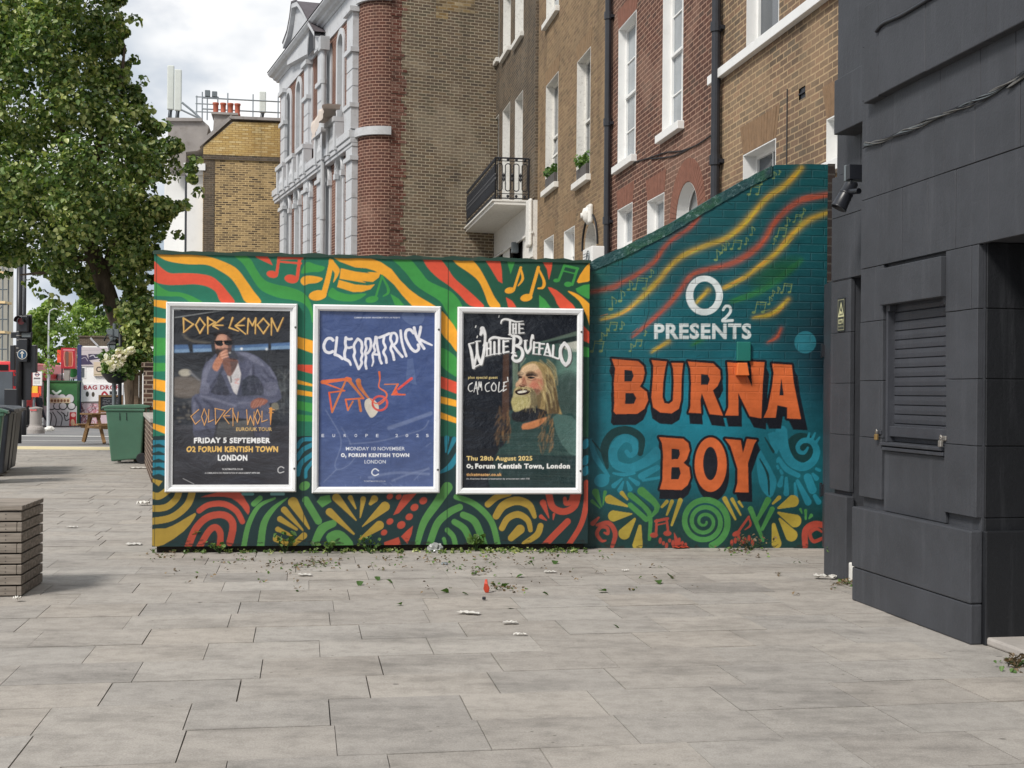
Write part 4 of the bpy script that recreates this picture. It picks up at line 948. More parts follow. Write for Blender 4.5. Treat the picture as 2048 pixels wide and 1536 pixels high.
    c.poly([(110,860),(1900,900),(1900,1500),(110,1500)], (28,34,42), .45); c.soften(2).grain(.10, 4)
    c.crop(910, 605, 7.679)
    c.stroke([(975,1112),(1005,1100),(1045,1112)], (8,12,7), (70,54,44), 1.8); c.stroke([(1088,1112),(1140,1080),(1200,1082),(1272,1130)], (9,14,13,6), (70,54,44), 1.8)
    c.poly([(972,1150),(1000,1136),(1038,1142),(1010,1160)], (36,28,28), sm=2); c.poly([(1108,1152),(1160,1136),(1232,1150),(1170,1172)], (36,28,28), sm=2); c.stroke([(1110,1185),(1175,1196),(1240,1176)], 9, (140,92,74), 1.5, .8)
    c.stroke([(1065,1150),(1050,1210),(1000,1255)], (8,14,10), (150,96,76), 1.5, .8); c.poly([(985,1262),(1030,1280),(1085,1276),(1060,1300),(1000,1296)], (92,56,48), .9, sm=2)
    c.poly([(922,1360),(1000,1325),(1080,1330),(1150,1352),(1120,1400),(1010,1425),(940,1405)], (46,28,28), sm=2); c.poly([(960,1372),(1040,1350),(1105,1356),(1080,1380),(985,1394)], (232,226,210), sm=2)
    for k in range(46):
        x = r_.uniform(930,1200); y = r_.uniform(1295,1330); c.stroke([(x, y), (x + (x-1040)*.25, y + r_.uniform(16,44))], r_.uniform(5,10), r_.choice([(206,190,144),(150,130,92),(120,98,70)]), 1, .7, sm=0)
    for k in range(40):
        x = r_.uniform(930,1240); y = r_.uniform(1430,1640); c.stroke([(x, y), (x + r_.uniform(-25,12), y + r_.uniform(30,80))], r_.uniform(4,8), r_.choice([(222,212,166),(120,104,76),(90,76,60)]), 1, .55, sm=0)
    for k in range(34): x, y = r_.uniform(140,800), r_.uniform(50,900); c.stroke([(x, y), (x + r_.uniform(20,240), y - r_.uniform(-20,60))], r_.uniform(3,7), (92,96,100), 1.5, .35, sm=0)
    for x, y in ((322,358),(345,515),(535,610),(795,672),(160,72),(440,640),(680,200)): c.stroke([(x, y), (x - 8, y + 24)], 16, (230,230,228), .8)
    c.crop(910, 795, 7.679)
    c.text('Thu 28th August 2025', 176, 898, 1188, 990, (236,208,138), .03); c.text('O', 176, 1020, 244, 1086, (244,244,242), .06); c.text('2', 246, 1050, 280, 1096, (244,244,242), .05)
    c.text('Forum Kentish Town, London', 310, 1014, 1766, 1106, (244,244,242), .05); c.text('ticketmaster.co.uk', 176, 1158, 718, 1206, (226,176,116), .03); c.text('An Academy Events presentation by arrangement with ITB', 172, 1236, 1144, 1266, (200,200,204), .02)
    # title lettering with a drop shadow
    c.crop(910, 605, 7.679)
    def serif(p, w): return (p, w)
    T = [([(705,320),(720,275),(770,255),(850,270),(940,295),(1050,285)], (16,26,34,26,8)), ([(845,275),(842,490)], (34,30)), ([(820,492),(870,492)], 14), ([(893,330),(893,470)], 26), ([(935,330),(935,470)], 26), ([(893,400),(935,400)], 20), ([(985,325),(985,470)], 28), ([(985,332),(1055,332)], 18), ([(985,398),(1045,398)], 16), ([(985,470),(1060,465)], 18), ([(875,332),(950,332)], 10), ([(875,472),(950,472)], 10),
         ([(215,640),(250,760),(285,1000)], (30,44,46)), ([(285,1000),(335,790)], (40,30)), ([(335,600),(345,800),(400,940)], (30,44,50)), ([(400,940),(440,780),(462,560),(455,470),(420,405)], (50,44,36,46,76)), ([(420,430),(395,490)], (70,40)), ([(210,635),(290,615)], 16), ([(310,600),(390,590)], 16), ([(270,1005),(420,930)], 18),
         ([(490,620),(490,815)], 30), ([(545,600),(545,800)], 30), ([(490,710),(545,700)], 22), ([(605,610),(605,790)], 34), ([(520,620),(530,570),(600,535),(720,550),(870,555)], (14,30,40,32,14)), ([(675,570),(675,785)], (34,32)), ([(745,590),(745,770)], 34), ([(745,600),(820,590)], 22), ([(745,680),(810,672)], 20), ([(745,768),(825,755)], 22), ([(470,825),(570,800)], 12), ([(575,795),(710,780)], 12),
         ([(905,510),(895,770)], (46,44)), ([(870,510),(960,520),(1010,570),(990,640),(920,660)], (30,40,46,30)), ([(920,660),(1010,700),(1040,790),(1000,880),(930,900),(885,860),(900,810),(940,820)], (30,44,52,50,40,36,30)), ([(865,775),(930,775)], 16),
         ([(1080,590),(1080,700),(1115,770)], (36,38,40)), ([(1115,770),(1160,700),(1165,600),(1190,510)], (40,34,30,44)), ([(1190,510),(1205,550)], (40,20)), ([(1060,585),(1110,580)], 14),
         ([(1215,610),(1205,780)], 32), ([(1210,618),(1285,618)], 22), ([(1210,690),(1265,690)], 20), ([(1300,625),(1290,790)], 32), ([(1300,632),(1375,636)], 22), ([(1300,705),(1350,705)], 20), ([(1420,640),(1375,800)], 24), ([(1420,640),(1465,815)], 36), ([(1395,760),(1450,765)], 18), ([(1510,660),(1500,830)], 34), ([(1500,830),(1590,860),(1600,800)], (26,26,12)), ([(1190,788),(1320,796)], 12), ([(1360,805),(1480,825)], 12),
         ([(1680,625),(1625,700),(1620,800),(1650,900),(1700,960)], (50,48,52,50)), ([(1680,625),(1745,700),(1765,820),(1745,910),(1700,960)], (50,52,56,50))]
    for dx, dy, col in ((16, 18, (18,20,26)), (10, 12, (150,150,148)), (6, 7, (18,20,26))):
        for p, w in T: c.stroke([(x + dx, y + dy) for x, y in p], w, col, .7, .9)
    for p, w in T: c.stroke(p, w, (234,234,234), .7)
    c.text('plus special guest', 202, 1130, 655, 1182, (204,186,130), .03)
    CC = [[(265,1235),(215,1270),(205,1330),(235,1365),(270,1350)], [(325,1220),(290,1375)], [(325,1220),(350,1410)], [(300,1320),(345,1310)], [(370,1220),(360,1340)], [(370,1230),(390,1300),(400,1220),(412,1350)], [(525,1230),(475,1260),(465,1320),(490,1365),(530,1355)], [(595,1230),(560,1290),(575,1350),(620,1350),(630,1280),(595,1230)], [(680,1225),(670,1370),(730,1340)], [(755,1225),(740,1360)], [(745,1230),(800,1215)], [(745,1290),(785,1280)], [(740,1360),(790,1330)], [(808,1150),(815,1210)]]
    for p in CC: c.stroke(p, (15, 11), (230,230,228), .7)
    c.noise_mul(.16, 36, 9, 1.6)
    c.mesh('poster', M['print'], root)
poster_seated(); poster_blue(); poster_beard()
# ------------------------------------------------------------------ the painted brick wall beside the hoarding
MF = Fr(0.60, 10.80, 2.10, 0.13)
def coping_paint():
    t = NT('flaking coping paint'); o = t.obj()
    c = t.ramp(t.noise(2.2, 4, .5, o).outputs['Fac'], [(.36, rgb(20, 52, 62)), (.5, rgb(24, 76, 78)), (.60, rgb(30, 84, 62)), (.70, rgb(34, 48, 76))])
    f = t.ramp(t.noise(22, 8, .8, o).outputs['Fac'], [(.56, g(0)), (.66, g(.85))])
    t.base(t.mix(f, c, rgb(150, 178, 180))); t.rough(.5); t.bump(t.noise(30, 6, .7, o).outputs['Fac'], .7, .02); return t.m
def build_mural():
    root = MF.empty('garden_wall', 'tall brick wall painted teal with orange block letters, spirals and ribbons of colour', 'wall')
    s0 = -0.25; s1 = MF.S(1641); s2 = MF.S(1658, py=400)
    top = [(s0, MF.Z(1100, 560))] + [MF.hit(*p) for p in ((1183,524),(1251,494),(1350,443),(1420,400),(1485,363),(1550,330),(1612,328),(1668,329))]
    tx = np.array([p[0] for p in top]); tz = np.array([p[1] for p in top])
    topf = lambda x: np.interp(x, tx, tz)
    sP = MF.S(1655, py=420)
    c = Canvas(MF, s0, sP, 0.0, float(tz.max()) + 0.02, 200, (22, 82, 90))
    c.grad(lambda u, v: [(np.clip((.42 - v) * 1.5, 0, .6), (24, 76, 78)), (np.clip((u - .72) * 4, 0, 1) * np.clip((v - .22) * 4, 0, 1) * np.clip((.78 - v) * 5, 0, 1) * 1.0, (18, 36, 46)),
                         (np.exp(-((u - .5)**2 / .12 + (v - .66)**2 / .02)) * .9, (30, 126, 146)), (np.exp(-((u - .32)**2 / .05 + (v - .42)**2 / .02)) * .45, (26, 108, 118)), (np.clip((v - .845) * 12, 0, 1), (26, 58, 56)),
                         (np.exp(-((u - .1)**2 / .01 + (v - .3)**2 / .02)) * .6, (36, 92, 62))])
    c.crop(1160, 320, 3.84)
    Y, R, G = (198, 162, 54), (174, 80, 54), (48, 116, 58)
    def ribbon(p, w, col, a=.95):
        c.stroke(p, [x * 1.5 for x in w], col, 9, a * .22, 8); c.stroke(p, [x * .85 for x in w], col, 4.5, a * .62, 8)
        q = smooth(p, 8); r0 = random.Random(len(p))
        for k in range(len(q) * 2):
            i = r0.randrange(0, max(1, len(q) - 4)); dy = r0.gauss(0, w[len(w)//2] * .28); c.stroke([(x, y + dy) for x, y in q[i:i+4]], r0.uniform(2, 7), [v * r0.uniform(.8, 1.15) for v in col], 1.2, a * .5, 0)
    ribbon([(1160,1085),(1350,1020),(1500,930),(1700,770)], (30,60,60,30), G, .8); ribbon([(150,790),(300,730),(460,650)], (40,70,40), (46,116,52), .9); c.ell(1500,860,160,60,(30,84,54),.5,rot=-.5,soft=1)
    ribbon([(80,1015),(230,980),(400,900),(560,790),(640,680),(720,600),(830,530),(900,450),(915,400)], (30,36,40,40,36,30,34,36,22), R, .85)
    ribbon([(160,1225),(330,1170),(470,1060),(600,930),(680,830),(800,730),(960,660),(1120,600),(1240,510),(1340,400),(1440,290),(1590,180),(1700,60)], (16,26,40,46,40,44,40,40,52,48,44,46,42), Y)
    ribbon([(400,1360),(540,1240),(680,1110),(770,1000),(850,890),(980,840),(1150,800),(1300,720),(1410,620),(1480,500),(1580,390),(1700,310),(1930,258)], (10,34,40,44,36,34,44,52,48,46,46,50,40), R)
    ribbon([(1100,985),(1250,910),(1400,800),(1520,700),(1640,560),(1760,460),(1930,395)], (24,34,40,46,46,46,36), Y)
    ribbon([(1330,1212),(1480,1178),(1600,1070)], (16,40,30), Y, .9); ribbon([(550,1475),(680,1395)], (14,36), Y, .9); ribbon([(1440,1402),(1510,1360),(1545,1295)], (10,30,24), R, .8); ribbon([(860,1420),(940,1380)], (30,40), G, .6)
    c.ell(1730,1400,84,86,(44,120,134),.75)
    N = (122, 142, 86)
    def note(x, y, s, two=False):
        if two:
            c.stroke([(x, y), (x - 12*s, y + 60*s)], 6, N, .6, .8).stroke([(x + 52*s, y + 4*s), (x + 42*s, y + 58*s)], 6, N, .6, .8).stroke([(x, y), (x + 54*s, y + 4*s)], 7, N, .6, .8).stroke([(x - 2*s, y + 14*s), (x + 50*s, y + 18*s)], 5, N, .6, .8)
            c.ell(x - 20*s, y + 62*s, 12*s, 8*s, N, .8); c.ell(x + 34*s, y + 60*s, 12*s, 8*s, N, .8)
        else:
            c.stroke([(x, y), (x + 4*s, y + 62*s)], 6, N, .6, .8).stroke([(x, y), (x + 22*s, y + 18*s), (x + 20*s, y + 34*s)], 6, N, .6, .8); c.ell(x - 6*s, y + 64*s, 13*s, 8*s, N, .8)
    for a in ((1320,190,1.2,1),(1395,130,.9,0),(1430,110,.6,0),(1490,90,.8,0),(1530,80,.5,0),(1050,690,1.2,0),(1090,650,1.0,0),(1120,620,1.1,0),(1185,615,1.1,1),(1275,595,.8,0),(1320,510,1.0,0),(1490,600,.7,0),(1530,520,1.1,1),(1590,440,1,0),(1660,420,.9,1),(1715,370,.7,0),
              (245,1050,1.5,0),(315,1000,1.3,0),(380,925,1.1,0),(445,905,1.4,1),(545,840,.9,0),(115,1390,1.3,1),(165,1325,.9,0),(205,1290,.9,0),(235,1245,1.0,1),(320,1240,.9,0),(390,1410,.9,0),(435,1380,.8,1),(500,1310,.6,0),(1360,1090,1.3,1),(1455,1050,.9,0),(1480,1000,.7,0),(1520,975,.7,0),(1570,950,1.1,1)): note(*a)
    Wt = (214, 222, 222)
    th = np.linspace(0, 2*math.pi, 40, endpoint=False)
    c.poly([(955 + 142*math.cos(t), 1040 + 153*math.sin(t)) for t in th], Wt, holes=[[(957 + 88*math.cos(t), 1038 + 106*math.sin(t)) for t in th]])
    ribbon([(895,1095),(985,1000)], (22,38), Y, .9)
    c.stroke([(1100,1150),(1120,1122),(1150,1128),(1155,1165),(1125,1205),(1095,1235),(1172,1232)], 21, Wt, .8, sm=3)
    c.text('PRESENTS', 570, 1255, 1316, 1376, Wt, .035)
    # cracks
    for p in ([(330,700),(322,850),(318,1010)], [(525,1030),(530,1160),(500,1260),(480,1320)], [(1100,290),(1140,330),(1170,345)]): c.stroke(p, 5, (12, 34, 36), .8, .8, 2)
    c.crop(1160, 680, 3.49)
    LET = [([(222,132),(405,148),(443,182),(452,230),(440,285),(418,325),(466,362),(476,420),(450,480),(400,515),(250,517),(234,498),(240,440),(236,300),(246,200)], [[(310,208),(362,214),(374,250),(358,290),(310,290)],[(318,370),(372,370),(392,405),(376,445),(315,445)]]),
           ([(498,140),(606,150),(594,200),(580,300),(576,400),(590,440),(620,446),(648,425),(655,300),(650,200),(638,160),(720,160),(710,250),(705,420),(690,480),(640,512),(560,506),(510,470),(498,400),(510,250),(512,180)], []),
           ([(752,150),(930,164),(977,210),(982,270),(960,322),(927,352),(950,410),(998,527),(905,517),(850,370),(840,420),(846,512),(758,507),(770,470),(776,300),(770,200)], [[(845,238),(892,244),(906,275),(892,312),(845,312)]]),
           ([(1028,155),(1132,164),(1202,330),(1194,180),(1184,150),(1288,155),(1276,300),(1266,547),(1185,532),(1105,370),(1106,527),(1012,527),(1035,470),(1036,250)], []),
           ([(1340,165),(1478,174),(1492,300),(1543,552),(1445,547),(1446,470),(1378,455),(1366,542),(1282,542),(1310,480),(1340,330),(1352,230)], [[(1405,268),(1422,387),(1392,387)]]),
           ([(552,678),(720,690),(756,720),(766,770),(746,832),(722,857),(762,890),(772,960),(752,1012),(710,1047),(557,1042),(575,980),(580,800),(572,720)], [[(640,758),(692,764),(697,800),(682,832),(640,832)],[(640,888),(692,888),(702,930),(687,972),(635,972)]]),
           ([(912 + 112*math.cos(t), 870 + 190*math.sin(t)) for t in th], [[(910 + 50*math.cos(t), 862 + 116*math.sin(t)) for t in th]]),
           ([(1012,690),(1122,700),(1137,790),(1165,690),(1234,698),(1215,730),(1172,860),(1177,1064),(1082,1062),(1098,1000),(1100,900),(1050,740)], [])]
    T1, Td = (38, 122, 140), (20, 56, 58)
    # scrolls either side of the letters
    c.stroke([(420,790),(428,690),(345,632),(235,650),(172,750),(190,890)], (40,50,56,60,60,20), Td).stroke([(325,780),(352,806),(386,775),(370,705),(300,688),(232,770),(250,865),(350,895),(460,850),(540,790)], (30,34,40,52,60,62,62,62,70,90), T1)
    c.stroke([(430,950),(540,890)], (50,40), T1).stroke([(440,980),(560,960)], (20,20), T1).stroke([(75,700),(110,820),(200,950)], (26,44,20), T1).ell(152,980,54,46,T1,rot=-.3).stroke([(85,700),(160,800),(190,900)], (8,14,8), Td)
    c.stroke([(232,930),(305,940),(382,930)], (14,26,14), T1)
    for a, b_ in (((292,968),(236,1018)),((302,990),(278,1048)),((330,990),(350,1040)),((345,962),(402,1002))): c.drop(a, b_, 14, 36, T1)
    for y in (730, 830, 930): c.ell(40, y, 24, 34, T1, rot=.5)
    c.ell(1545,775,118,128,Td).stroke([(1590,752),(1565,786),(1530,778),(1522,738),(1560,702),(1620,712),(1652,775),(1625,848),(1555,886),(1475,850),(1425,760),(1405,640)], (16,26,30,32,36,42,50,56,60,66,74,84), T1)
    c.stroke([(1388,828),(1440,900),(1522,945)], (26,40,34), T1)
    for a, b_, w0, w1 in (((1410,955),(1395,1010),20,40),((1440,965),(1440,1070),22,40),((1518,985),(1592,1130),26,50),((1590,960),(1622,1045),60,60),((1500,1000),(1508,1100),16,30),((1640,1090),(1665,1130),30,40),((1380,835),(1378,850),18,18),((1378,880),(1384,895),18,18),((1400,910),(1410,930),18,22),((1650,900),(1672,910),22,22),((1625,935),(1650,965),20,36),((1600,650),(1590,690),14,22),((1640,650),(1622,690),14,22),((1672,680),(1650,710),14,22)): c.drop(a, b_, w0, w1, T1)
    c.poly([(1230,740),(1290,820),(1350,930),(1372,1000),(1330,1100),(1250,1000)], T1, sm=3); c.stroke([(1255,830),(1310,940),(1320,1080)], (8,18,10), Td); c.poly([(1310,655),(1395,655),(1385,770),(1360,790)], T1, sm=2); c.stroke([(1290,680),(1350,780)], (8,20), Td)
    # block lettering with its black drop
    for P, hs in LET:
        cxm = sum(p[0] for p in P)/len(P); big = 1.0 if P[0][1] < 600 else .85
        for k in range(9):
            t = k / 8; c.poly([(x + (x - 900)*.05*t + 14*t*big, y + 78*t*big) for x, y in P], (22, 24, 32))
        c.stroke(P + [P[0]], 34, (22, 24, 32), .8, sm=0)
    for P, hs in LET:
        c.poly(P, (200, 100, 54), holes=hs)
        for h in hs: c.poly(h, (26, 30, 38))
    # bottom band of plants
    Gd, Yd, Rd = (70, 130, 70), (166, 146, 60), (164, 70, 56)
    th2 = np.linspace(0.2, 6.4*math.pi, 110)
    c.stroke([(868 + (14 + t/(6.4*math.pi)*158)*math.cos(t), 1268 + (12 + t/(6.4*math.pi)*162)*math.sin(t)) for t in th2], (16,24,30,38,46), Gd, sm=0)
    for a, b_, w0, w1, col in (((108,1062),(150,1165),50,8,Gd),((85,1125),(138,1172),26,8,Gd),((175,1062),(160,1152),26,8,Gd),((205,1112),(330,1160),62,14,Yd),((292,1068),(330,1112),30,14,Yd),((235,1228),(360,1214),78,10,Yd),((310,1350),(382,1250),84,18,Yd),((402,1430),(418,1300),72,22,Yd),((90,1280),(130,1240),34,14,Rd),
                             ((606,1128),(572,1165),26,18,Yd),((642,1128),(606,1220),28,14,Yd),((700,1120),(640,1292),34,16,Yd),((1010,1108),(1085,1252),34,14,Yd),((1062,1112),(1122,1222),26,12,Yd),((1110,1130),(1135,1165),20,12,Yd),((1485,1125),(1385,1172),86,16,Yd),((1500,1262),(1385,1206),92,16,Yd),((1475,1362),(1395,1250),88,18,Yd),((1372,1420),(1352,1290),70,26,Yd),((1390,1100),(1346,1142),30,14,Yd),((1575,1190),(1576,1250),22,14,Gd),((1538,1182),(1550,1210),20,8,Gd),((1614,1225),(1598,1246),26,10,Gd)):
        c.drop(a, b_, w0, w1, col)
    c.stroke([(350,1082),(482,1205),(484,1392)], (40,34,22), Gd, sm=3).stroke([(430,1055),(540,1160),(490,1240)], (60,40,16), Gd, sm=3).stroke([(350,1152),(462,1252)], 36, Gd).stroke([(380,1070),(500,1185)], 8, (28,62,54))
    c.stroke([(1190,1178),(1240,1300),(1278,1400)], (38,30,20), Gd).stroke([(1312,1118),(1230,1270)], (46,22), Gd).stroke([(1342,1180),(1272,1320)], (36,24), Gd)
    c.stroke([(170,1345),(195,1352),(190,1312),(145,1305),(118,1352),(150,1400),(180,1400)], (14,20,24,26,26,22,10), Rd).stroke([(118,1292),(200,1278),(246,1350),(225,1440)], (20,32,34,26), Rd)
    c.stroke([(1690,1385),(1630,1405),(1605,1350),(1650,1318),(1690,1340)], (24,26,26,22,14), Rd).stroke([(1572,1440),(1575,1330),(1640,1285),(1720,1300)], (40,46,46,40), Rd)
    c.stroke([(535,1258),(530,1358)], 17, Rd).stroke([(604,1245),(616,1345)], 17, Rd).stroke([(528,1265),(612,1246)], 20, Rd).stroke([(528,1292),(610,1276)], 10, Rd).ell(516,1362,28,18,Rd).ell(610,1350,28,18,Rd)
    c.stroke([(1178,1235),(1100,1345)], 17, Rd).ell(1092,1352,30,18,Rd,rot=-.4).stroke([(1178,1240),(1190,1290),(1150,1325)], (10,16,6), Rd)
    for k in range(9): c.ell(560 + k*22, 1400 + (k % 3)*18, 11, 22 - (k % 2)*8, Rd, rot=.1)
    for k in range(7): c.ell(1060 + k*24, 1415 - (k % 3)*16, 11, 22, Rd)
    c.poly([(655,1340),(690,1400),(730,1440),(660,1430)], Rd)
    c.crop(0, 0, 1); r_ = random.Random(6)
    for k in range(60):
        x = r_.uniform(1185, 1640); c.stroke([(x, 1096 - abs(r_.gauss(0, 4))), (x + r_.uniform(2, 12), 1096 - abs(r_.gauss(0, 4)))], r_.uniform(1.5, 4), (40, 40, 36), alpha=.6)
    for k in range(70):
        x, y = r_.uniform(1190, 1640), r_.uniform(350, 720); c.stroke([(x, y), (x + r_.uniform(-12, 12), y + r_.uniform(-2, 2))], r_.uniform(.8, 2), (14, 46, 50), alpha=r_.uniform(.3, .7))
    c.noise_mul(.22, 18, 21, 2.5); c.noise_mul(.26, 70, 22)
    c.mesh('painted_face', M['mural'], root, keep=topf, y=0.0)
    # the wall body
    b = MB(); P = [(s0, 0.0), (sP, 0.0)] + [(sP, float(topf(sP)) - .004)] + [(float(x), float(z) - .004) for x, z in list(zip(tx, tz))[::-1] if s0 < x < sP] + [(s0, float(tz[0]) - .004)]
    b.prism(P, 0.004, 0.34); b.build('wall_core', M['teal_edge'], root)
    pr = MB(); pr.box(sP + .001, s2 + .05, -0.01, 0.34, 0.0, float(tz.max()) + .004); pr.build('end_pier', M['brick_mural_pier'], root)
    # raking coping strip, rough painted
    A, B_, C_ = [], [], []; r_ = random.Random(2); t = -0.2
    xe = MF.S(1548, py=332)
    while t < xe:
        z = float(topf(t)); j = r_.uniform(-.003, .003)
        A.append((t, -0.010 + r_.uniform(-.002, .002), z - 0.082 + j)); B_.append((t, -0.012 + r_.uniform(-.002, .002), z + .008 + r_.uniform(-.004, .005))); C_.append((t, 0.35, z + .02)); t += .035
    cp = MB(); cp.strip(A, B_).strip(B_, C_).strip([(p[0], 0.01, p[2]) for p in A], A)
    cp.build('coping', coping_paint(), root, smooth=True)
    # painted conduit box
    x0, zb = MF.hit(1472, 722); x1, zt = MF.hit(1500, 684); bx = MB(); bx.box(x0, x1, -0.035, -0.002, zb, zt); bx.build('conduit_cover', paint('teal painted box', rgb(32, 112, 102), .45), root, bevel=.006)
    x0, zb = MF.hit(1470, 751); x1, zt = MF.hit(1496, 726); bx = MB(); bx.prism([(x0, zb), (x1, zb), (x1 - .02, zt), (x0 + .01, zt)], -0.06, -0.002); bx.build('socket_cover', paint('orange painted box', rgb(226, 116, 56), .45), root, bevel=.006)
build_mural()

# ------------------------------------------------------------------ the charcoal painted theatre side on the right
DF = Fr(2.287, 8.18, 0.1664, -1.0)
DT = 16.0  # unseen upper wall, built tall to shade the foreground
def build_dark():
    root = DF.empty('theatre_building', 'charcoal painted theatre side wall with a recessed doorway and projecting fascia', 'building')
    sB = DF.S(1958, py=900); zL = DF.Z(1966, 483)
    zpl = DF.Z(1718, 1012); zgr = DF.Z(1722, 992)
    rows = [zgr] + [DF.Z(1722, y) for y in (873, 762, 646, 540, 404, 300, 207)]
    rows = [rows[0]] + [r for r in rows[1:]]
    wx0, wx1 = DF.S(1770), DF.S(1893); wz0, wz1 = DF.Z(1775, 884), DF.Z(1780, 606)
    px0, px1 = wx0 - .01, wx1 + .0; pz1 = DF.Z(1780, 530)
    sN = sB + 2.6; sE = 26.0  # sE: unseen run of wall behind the camera, lengthened to cast shade
    core = MB()
    core.box(0, wx0, .02, .5, 0, zL); core.box(wx1, sB, .02, .5, 0, zL); core.box(wx0, wx1, .02, .5, 0, wz0); core.box(wx0, wx1, .02, .5, wz1, zL); core.box(wx0, wx1, .12, .5, wz0, wz1)
    core.box(0, sE, .02, .5, zL, DT); core.box(sN, sE, .02, .5, 0, zL)
    core.box(0, sE, .5, 7, zL + .4, DT - .02); core.box(0, .4, .5, 7, 0, zL + .4)
    core.box(sB - .5, sB - .003, .5, 2.2, 0, zL + .39); core.box(sN + .003, sN + .5, .5, 2.2, 0, zL + .39); core.box(sB - .5, sN + .5, 2.2, 2.5, 0, zL + .39)
    core.box(sB, sN, .5, 2.19, zL - .001, zL + .38)
    core.build('wall_core', M['charcoal'], root)
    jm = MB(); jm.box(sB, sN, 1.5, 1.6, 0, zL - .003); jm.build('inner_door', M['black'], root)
    # facing blocks with open joints
    rng = random.Random(31); fb = MB(); gap = .0035; fd = -.012
    def blocks(s_0, s_1, z_0, z_1, cuts=None, hole=None, y0=fd, y1=.021):
        xs = [s_0] + (cuts or []) + [s_1]
        for a, b_ in zip(xs[:-1], xs[1:]):
            segs = [(a, b_)]
            if hole and z_1 > hole[2] + .02 and z_0 < hole[3] - .02:
                segs = []
                if a < hole[0]: segs.append((a, min(b_, hole[0])))
                if b_ > hole[1]: segs.append((max(a, hole[1]), b_))
            for p, q in segs:
                if q - p > .02: fb.box(p + gap/2, q - gap/2, y0 + rng.uniform(-.002, .002), y1, z_0 + gap/2, z_1 - gap/2)
    cutpx = {0: [], 1: [1763, 1896], 2: [1760, 1925], 3: [1752, 1945], 4: [1758, 1805, 1856, 1912, 1978], 5: [1762, 1782, 1888, 1950, 2040], 6: [1785, 1880, 1960, 2030]}
    hole = (px0 - .003, px1 + .003, zgr, pz1)
    zt = rows + []
    for i in range(len(rows) - 1):
        z_0, z_1 = rows[i], rows[i+1]
        low = z_1 <= zL + .02
        lim = sB if z_0 < zL - .05 else sE
        if z_0 < zL - .05 and z_1 > zL + .05: z_1s = [(z_0, zL, sB), (zL, z_1, sE)]
        else: z_1s = [(z_0, z_1, lim)]
        for a, b_, L_ in z_1s:
            cuts = [DF.S(p) for p in cutpx.get(i, [])]; cuts = [q for q in cuts if .05 < q < L_ - .05]
            x = (cuts[-1] if cuts else 0) + .75
            while L_ == sE and x < 9: cuts.append(x); x += rng.uniform(.5, .85)
            blocks(0, L_, a, b_, cuts, hole)
    blocks(0, sE, rows[-1], rows[-1] + .35, [.8, 1.5, 2.4, 3.3, 4.3, 5.4]); z = rows[-1] + .35
    while z < DT - .3: blocks(0, sE, z, z + .55, [rng.uniform(.4, 1.0) + k * .95 for k in range(8)]); z += .55
    for (a, b_) in ((sN, sE),):
        for k in range(8): blocks(a, b_, .35 + k*.42, .35 + (k+1)*.42 if .35 + (k+1)*.42 < zL else zL, [a + .7, a + 1.5])
    fb.build('facing_block', M['charcoal'], root, bevel=.0025, seg=1)
    # jamb facing of the doorway, coursed, its shade put into a near black colour
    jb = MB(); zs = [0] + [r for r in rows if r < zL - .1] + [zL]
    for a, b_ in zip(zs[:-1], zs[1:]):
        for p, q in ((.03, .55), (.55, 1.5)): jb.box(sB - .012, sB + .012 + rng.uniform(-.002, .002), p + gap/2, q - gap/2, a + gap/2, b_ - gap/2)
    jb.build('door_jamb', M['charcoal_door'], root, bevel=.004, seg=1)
    pl = MB()
    for (a, b_) in ((-.015, sB + .014), (sN - .01, sE)):
        zm = DF.Z(1720, 1133); pl = MB(); pl.box(a, b_, -.05, .019, 0.0, zm - .002); pl.box(a, b_, -.055, .019, zm + .002, zpl)
        pl.build('plinth', M['charcoal'], root, bevel=.008)
    pj = MB(); pj.box(sB - .02, sB + .045, .02, 1.45, 0.0, zpl); pj.build('plinth', M['charcoal_door'], root, bevel=.006)  # jamb plinth, darkened with the same painted shade
    # projecting fascia bands
    zf = DF.Z(1727, 207, -.07); fa = MB()
    fx = DF.S(1727, -.07, 150)
    xs = [fx, .35, .95, 1.6, 2.3, 3.1, 4.0, 5.0, 6.2, sE]
    for a, b_ in zip(xs[:-1], xs[1:]): fa.box(a + .001, b_ - .001, -.07 + rng.uniform(-.002, .002), .018, zf + rng.uniform(-.003, .003), zf + .62)
    fa.build('fascia', M['charcoal'], root, bevel=.006)
    f2 = MB()
    for a, b_ in zip(xs[:-1], xs[1:]): f2.box(a + .03, b_ - .001 + .03, -.045, .018, zf + .622, zf + 2.2)
    f2.build('fascia', M['charcoal'], root, bevel=.006)
    # recessed bay beyond
    d = .29; e0 = DF.S(1661, d, 1100); ztop = DF.Z(1700, 556, d); dx = DF.S(1701, d, 900)
    rb = MB(); rb.box(e0 + .02, dx, d + .02, d + .5, 0, ztop); rb.box(e0 + .02, 0, d + .02, d + .5, ztop, DT - .01); rb.box(dx, 0, d + .36, d + .5, 0, ztop - .003)
    rb.build('wall_core', M['charcoal'], root)
    zr = [DF.Z(1664, y, d) for y in (985, 869, 767, 668, 563)]
    fb = MB(); zpr = DF.Z(1661, 985, d)
    seq = [zpr + .03] + [DF.Z(1661, y, d) for y in (867, 767, 668, 566)]
    for a, b_ in zip(seq[:-1], seq[1:]): blocks(e0, dx + .01, a, b_, None, None, d - .012, d + .021)
    z = seq[-1]
    for k, yy in enumerate((440, 358)):
        zn = DF.Z(1664, yy, d); blocks(e0, .0, max(z, ztop) if k == 0 else z, zn, [e0 + .3] if k else [e0 + .42], None, d - .012, d + .021)
        if k == 0 and z < ztop: blocks(e0, dx + .01, z, ztop, None, None, d - .012, d + .021)
        z = zn
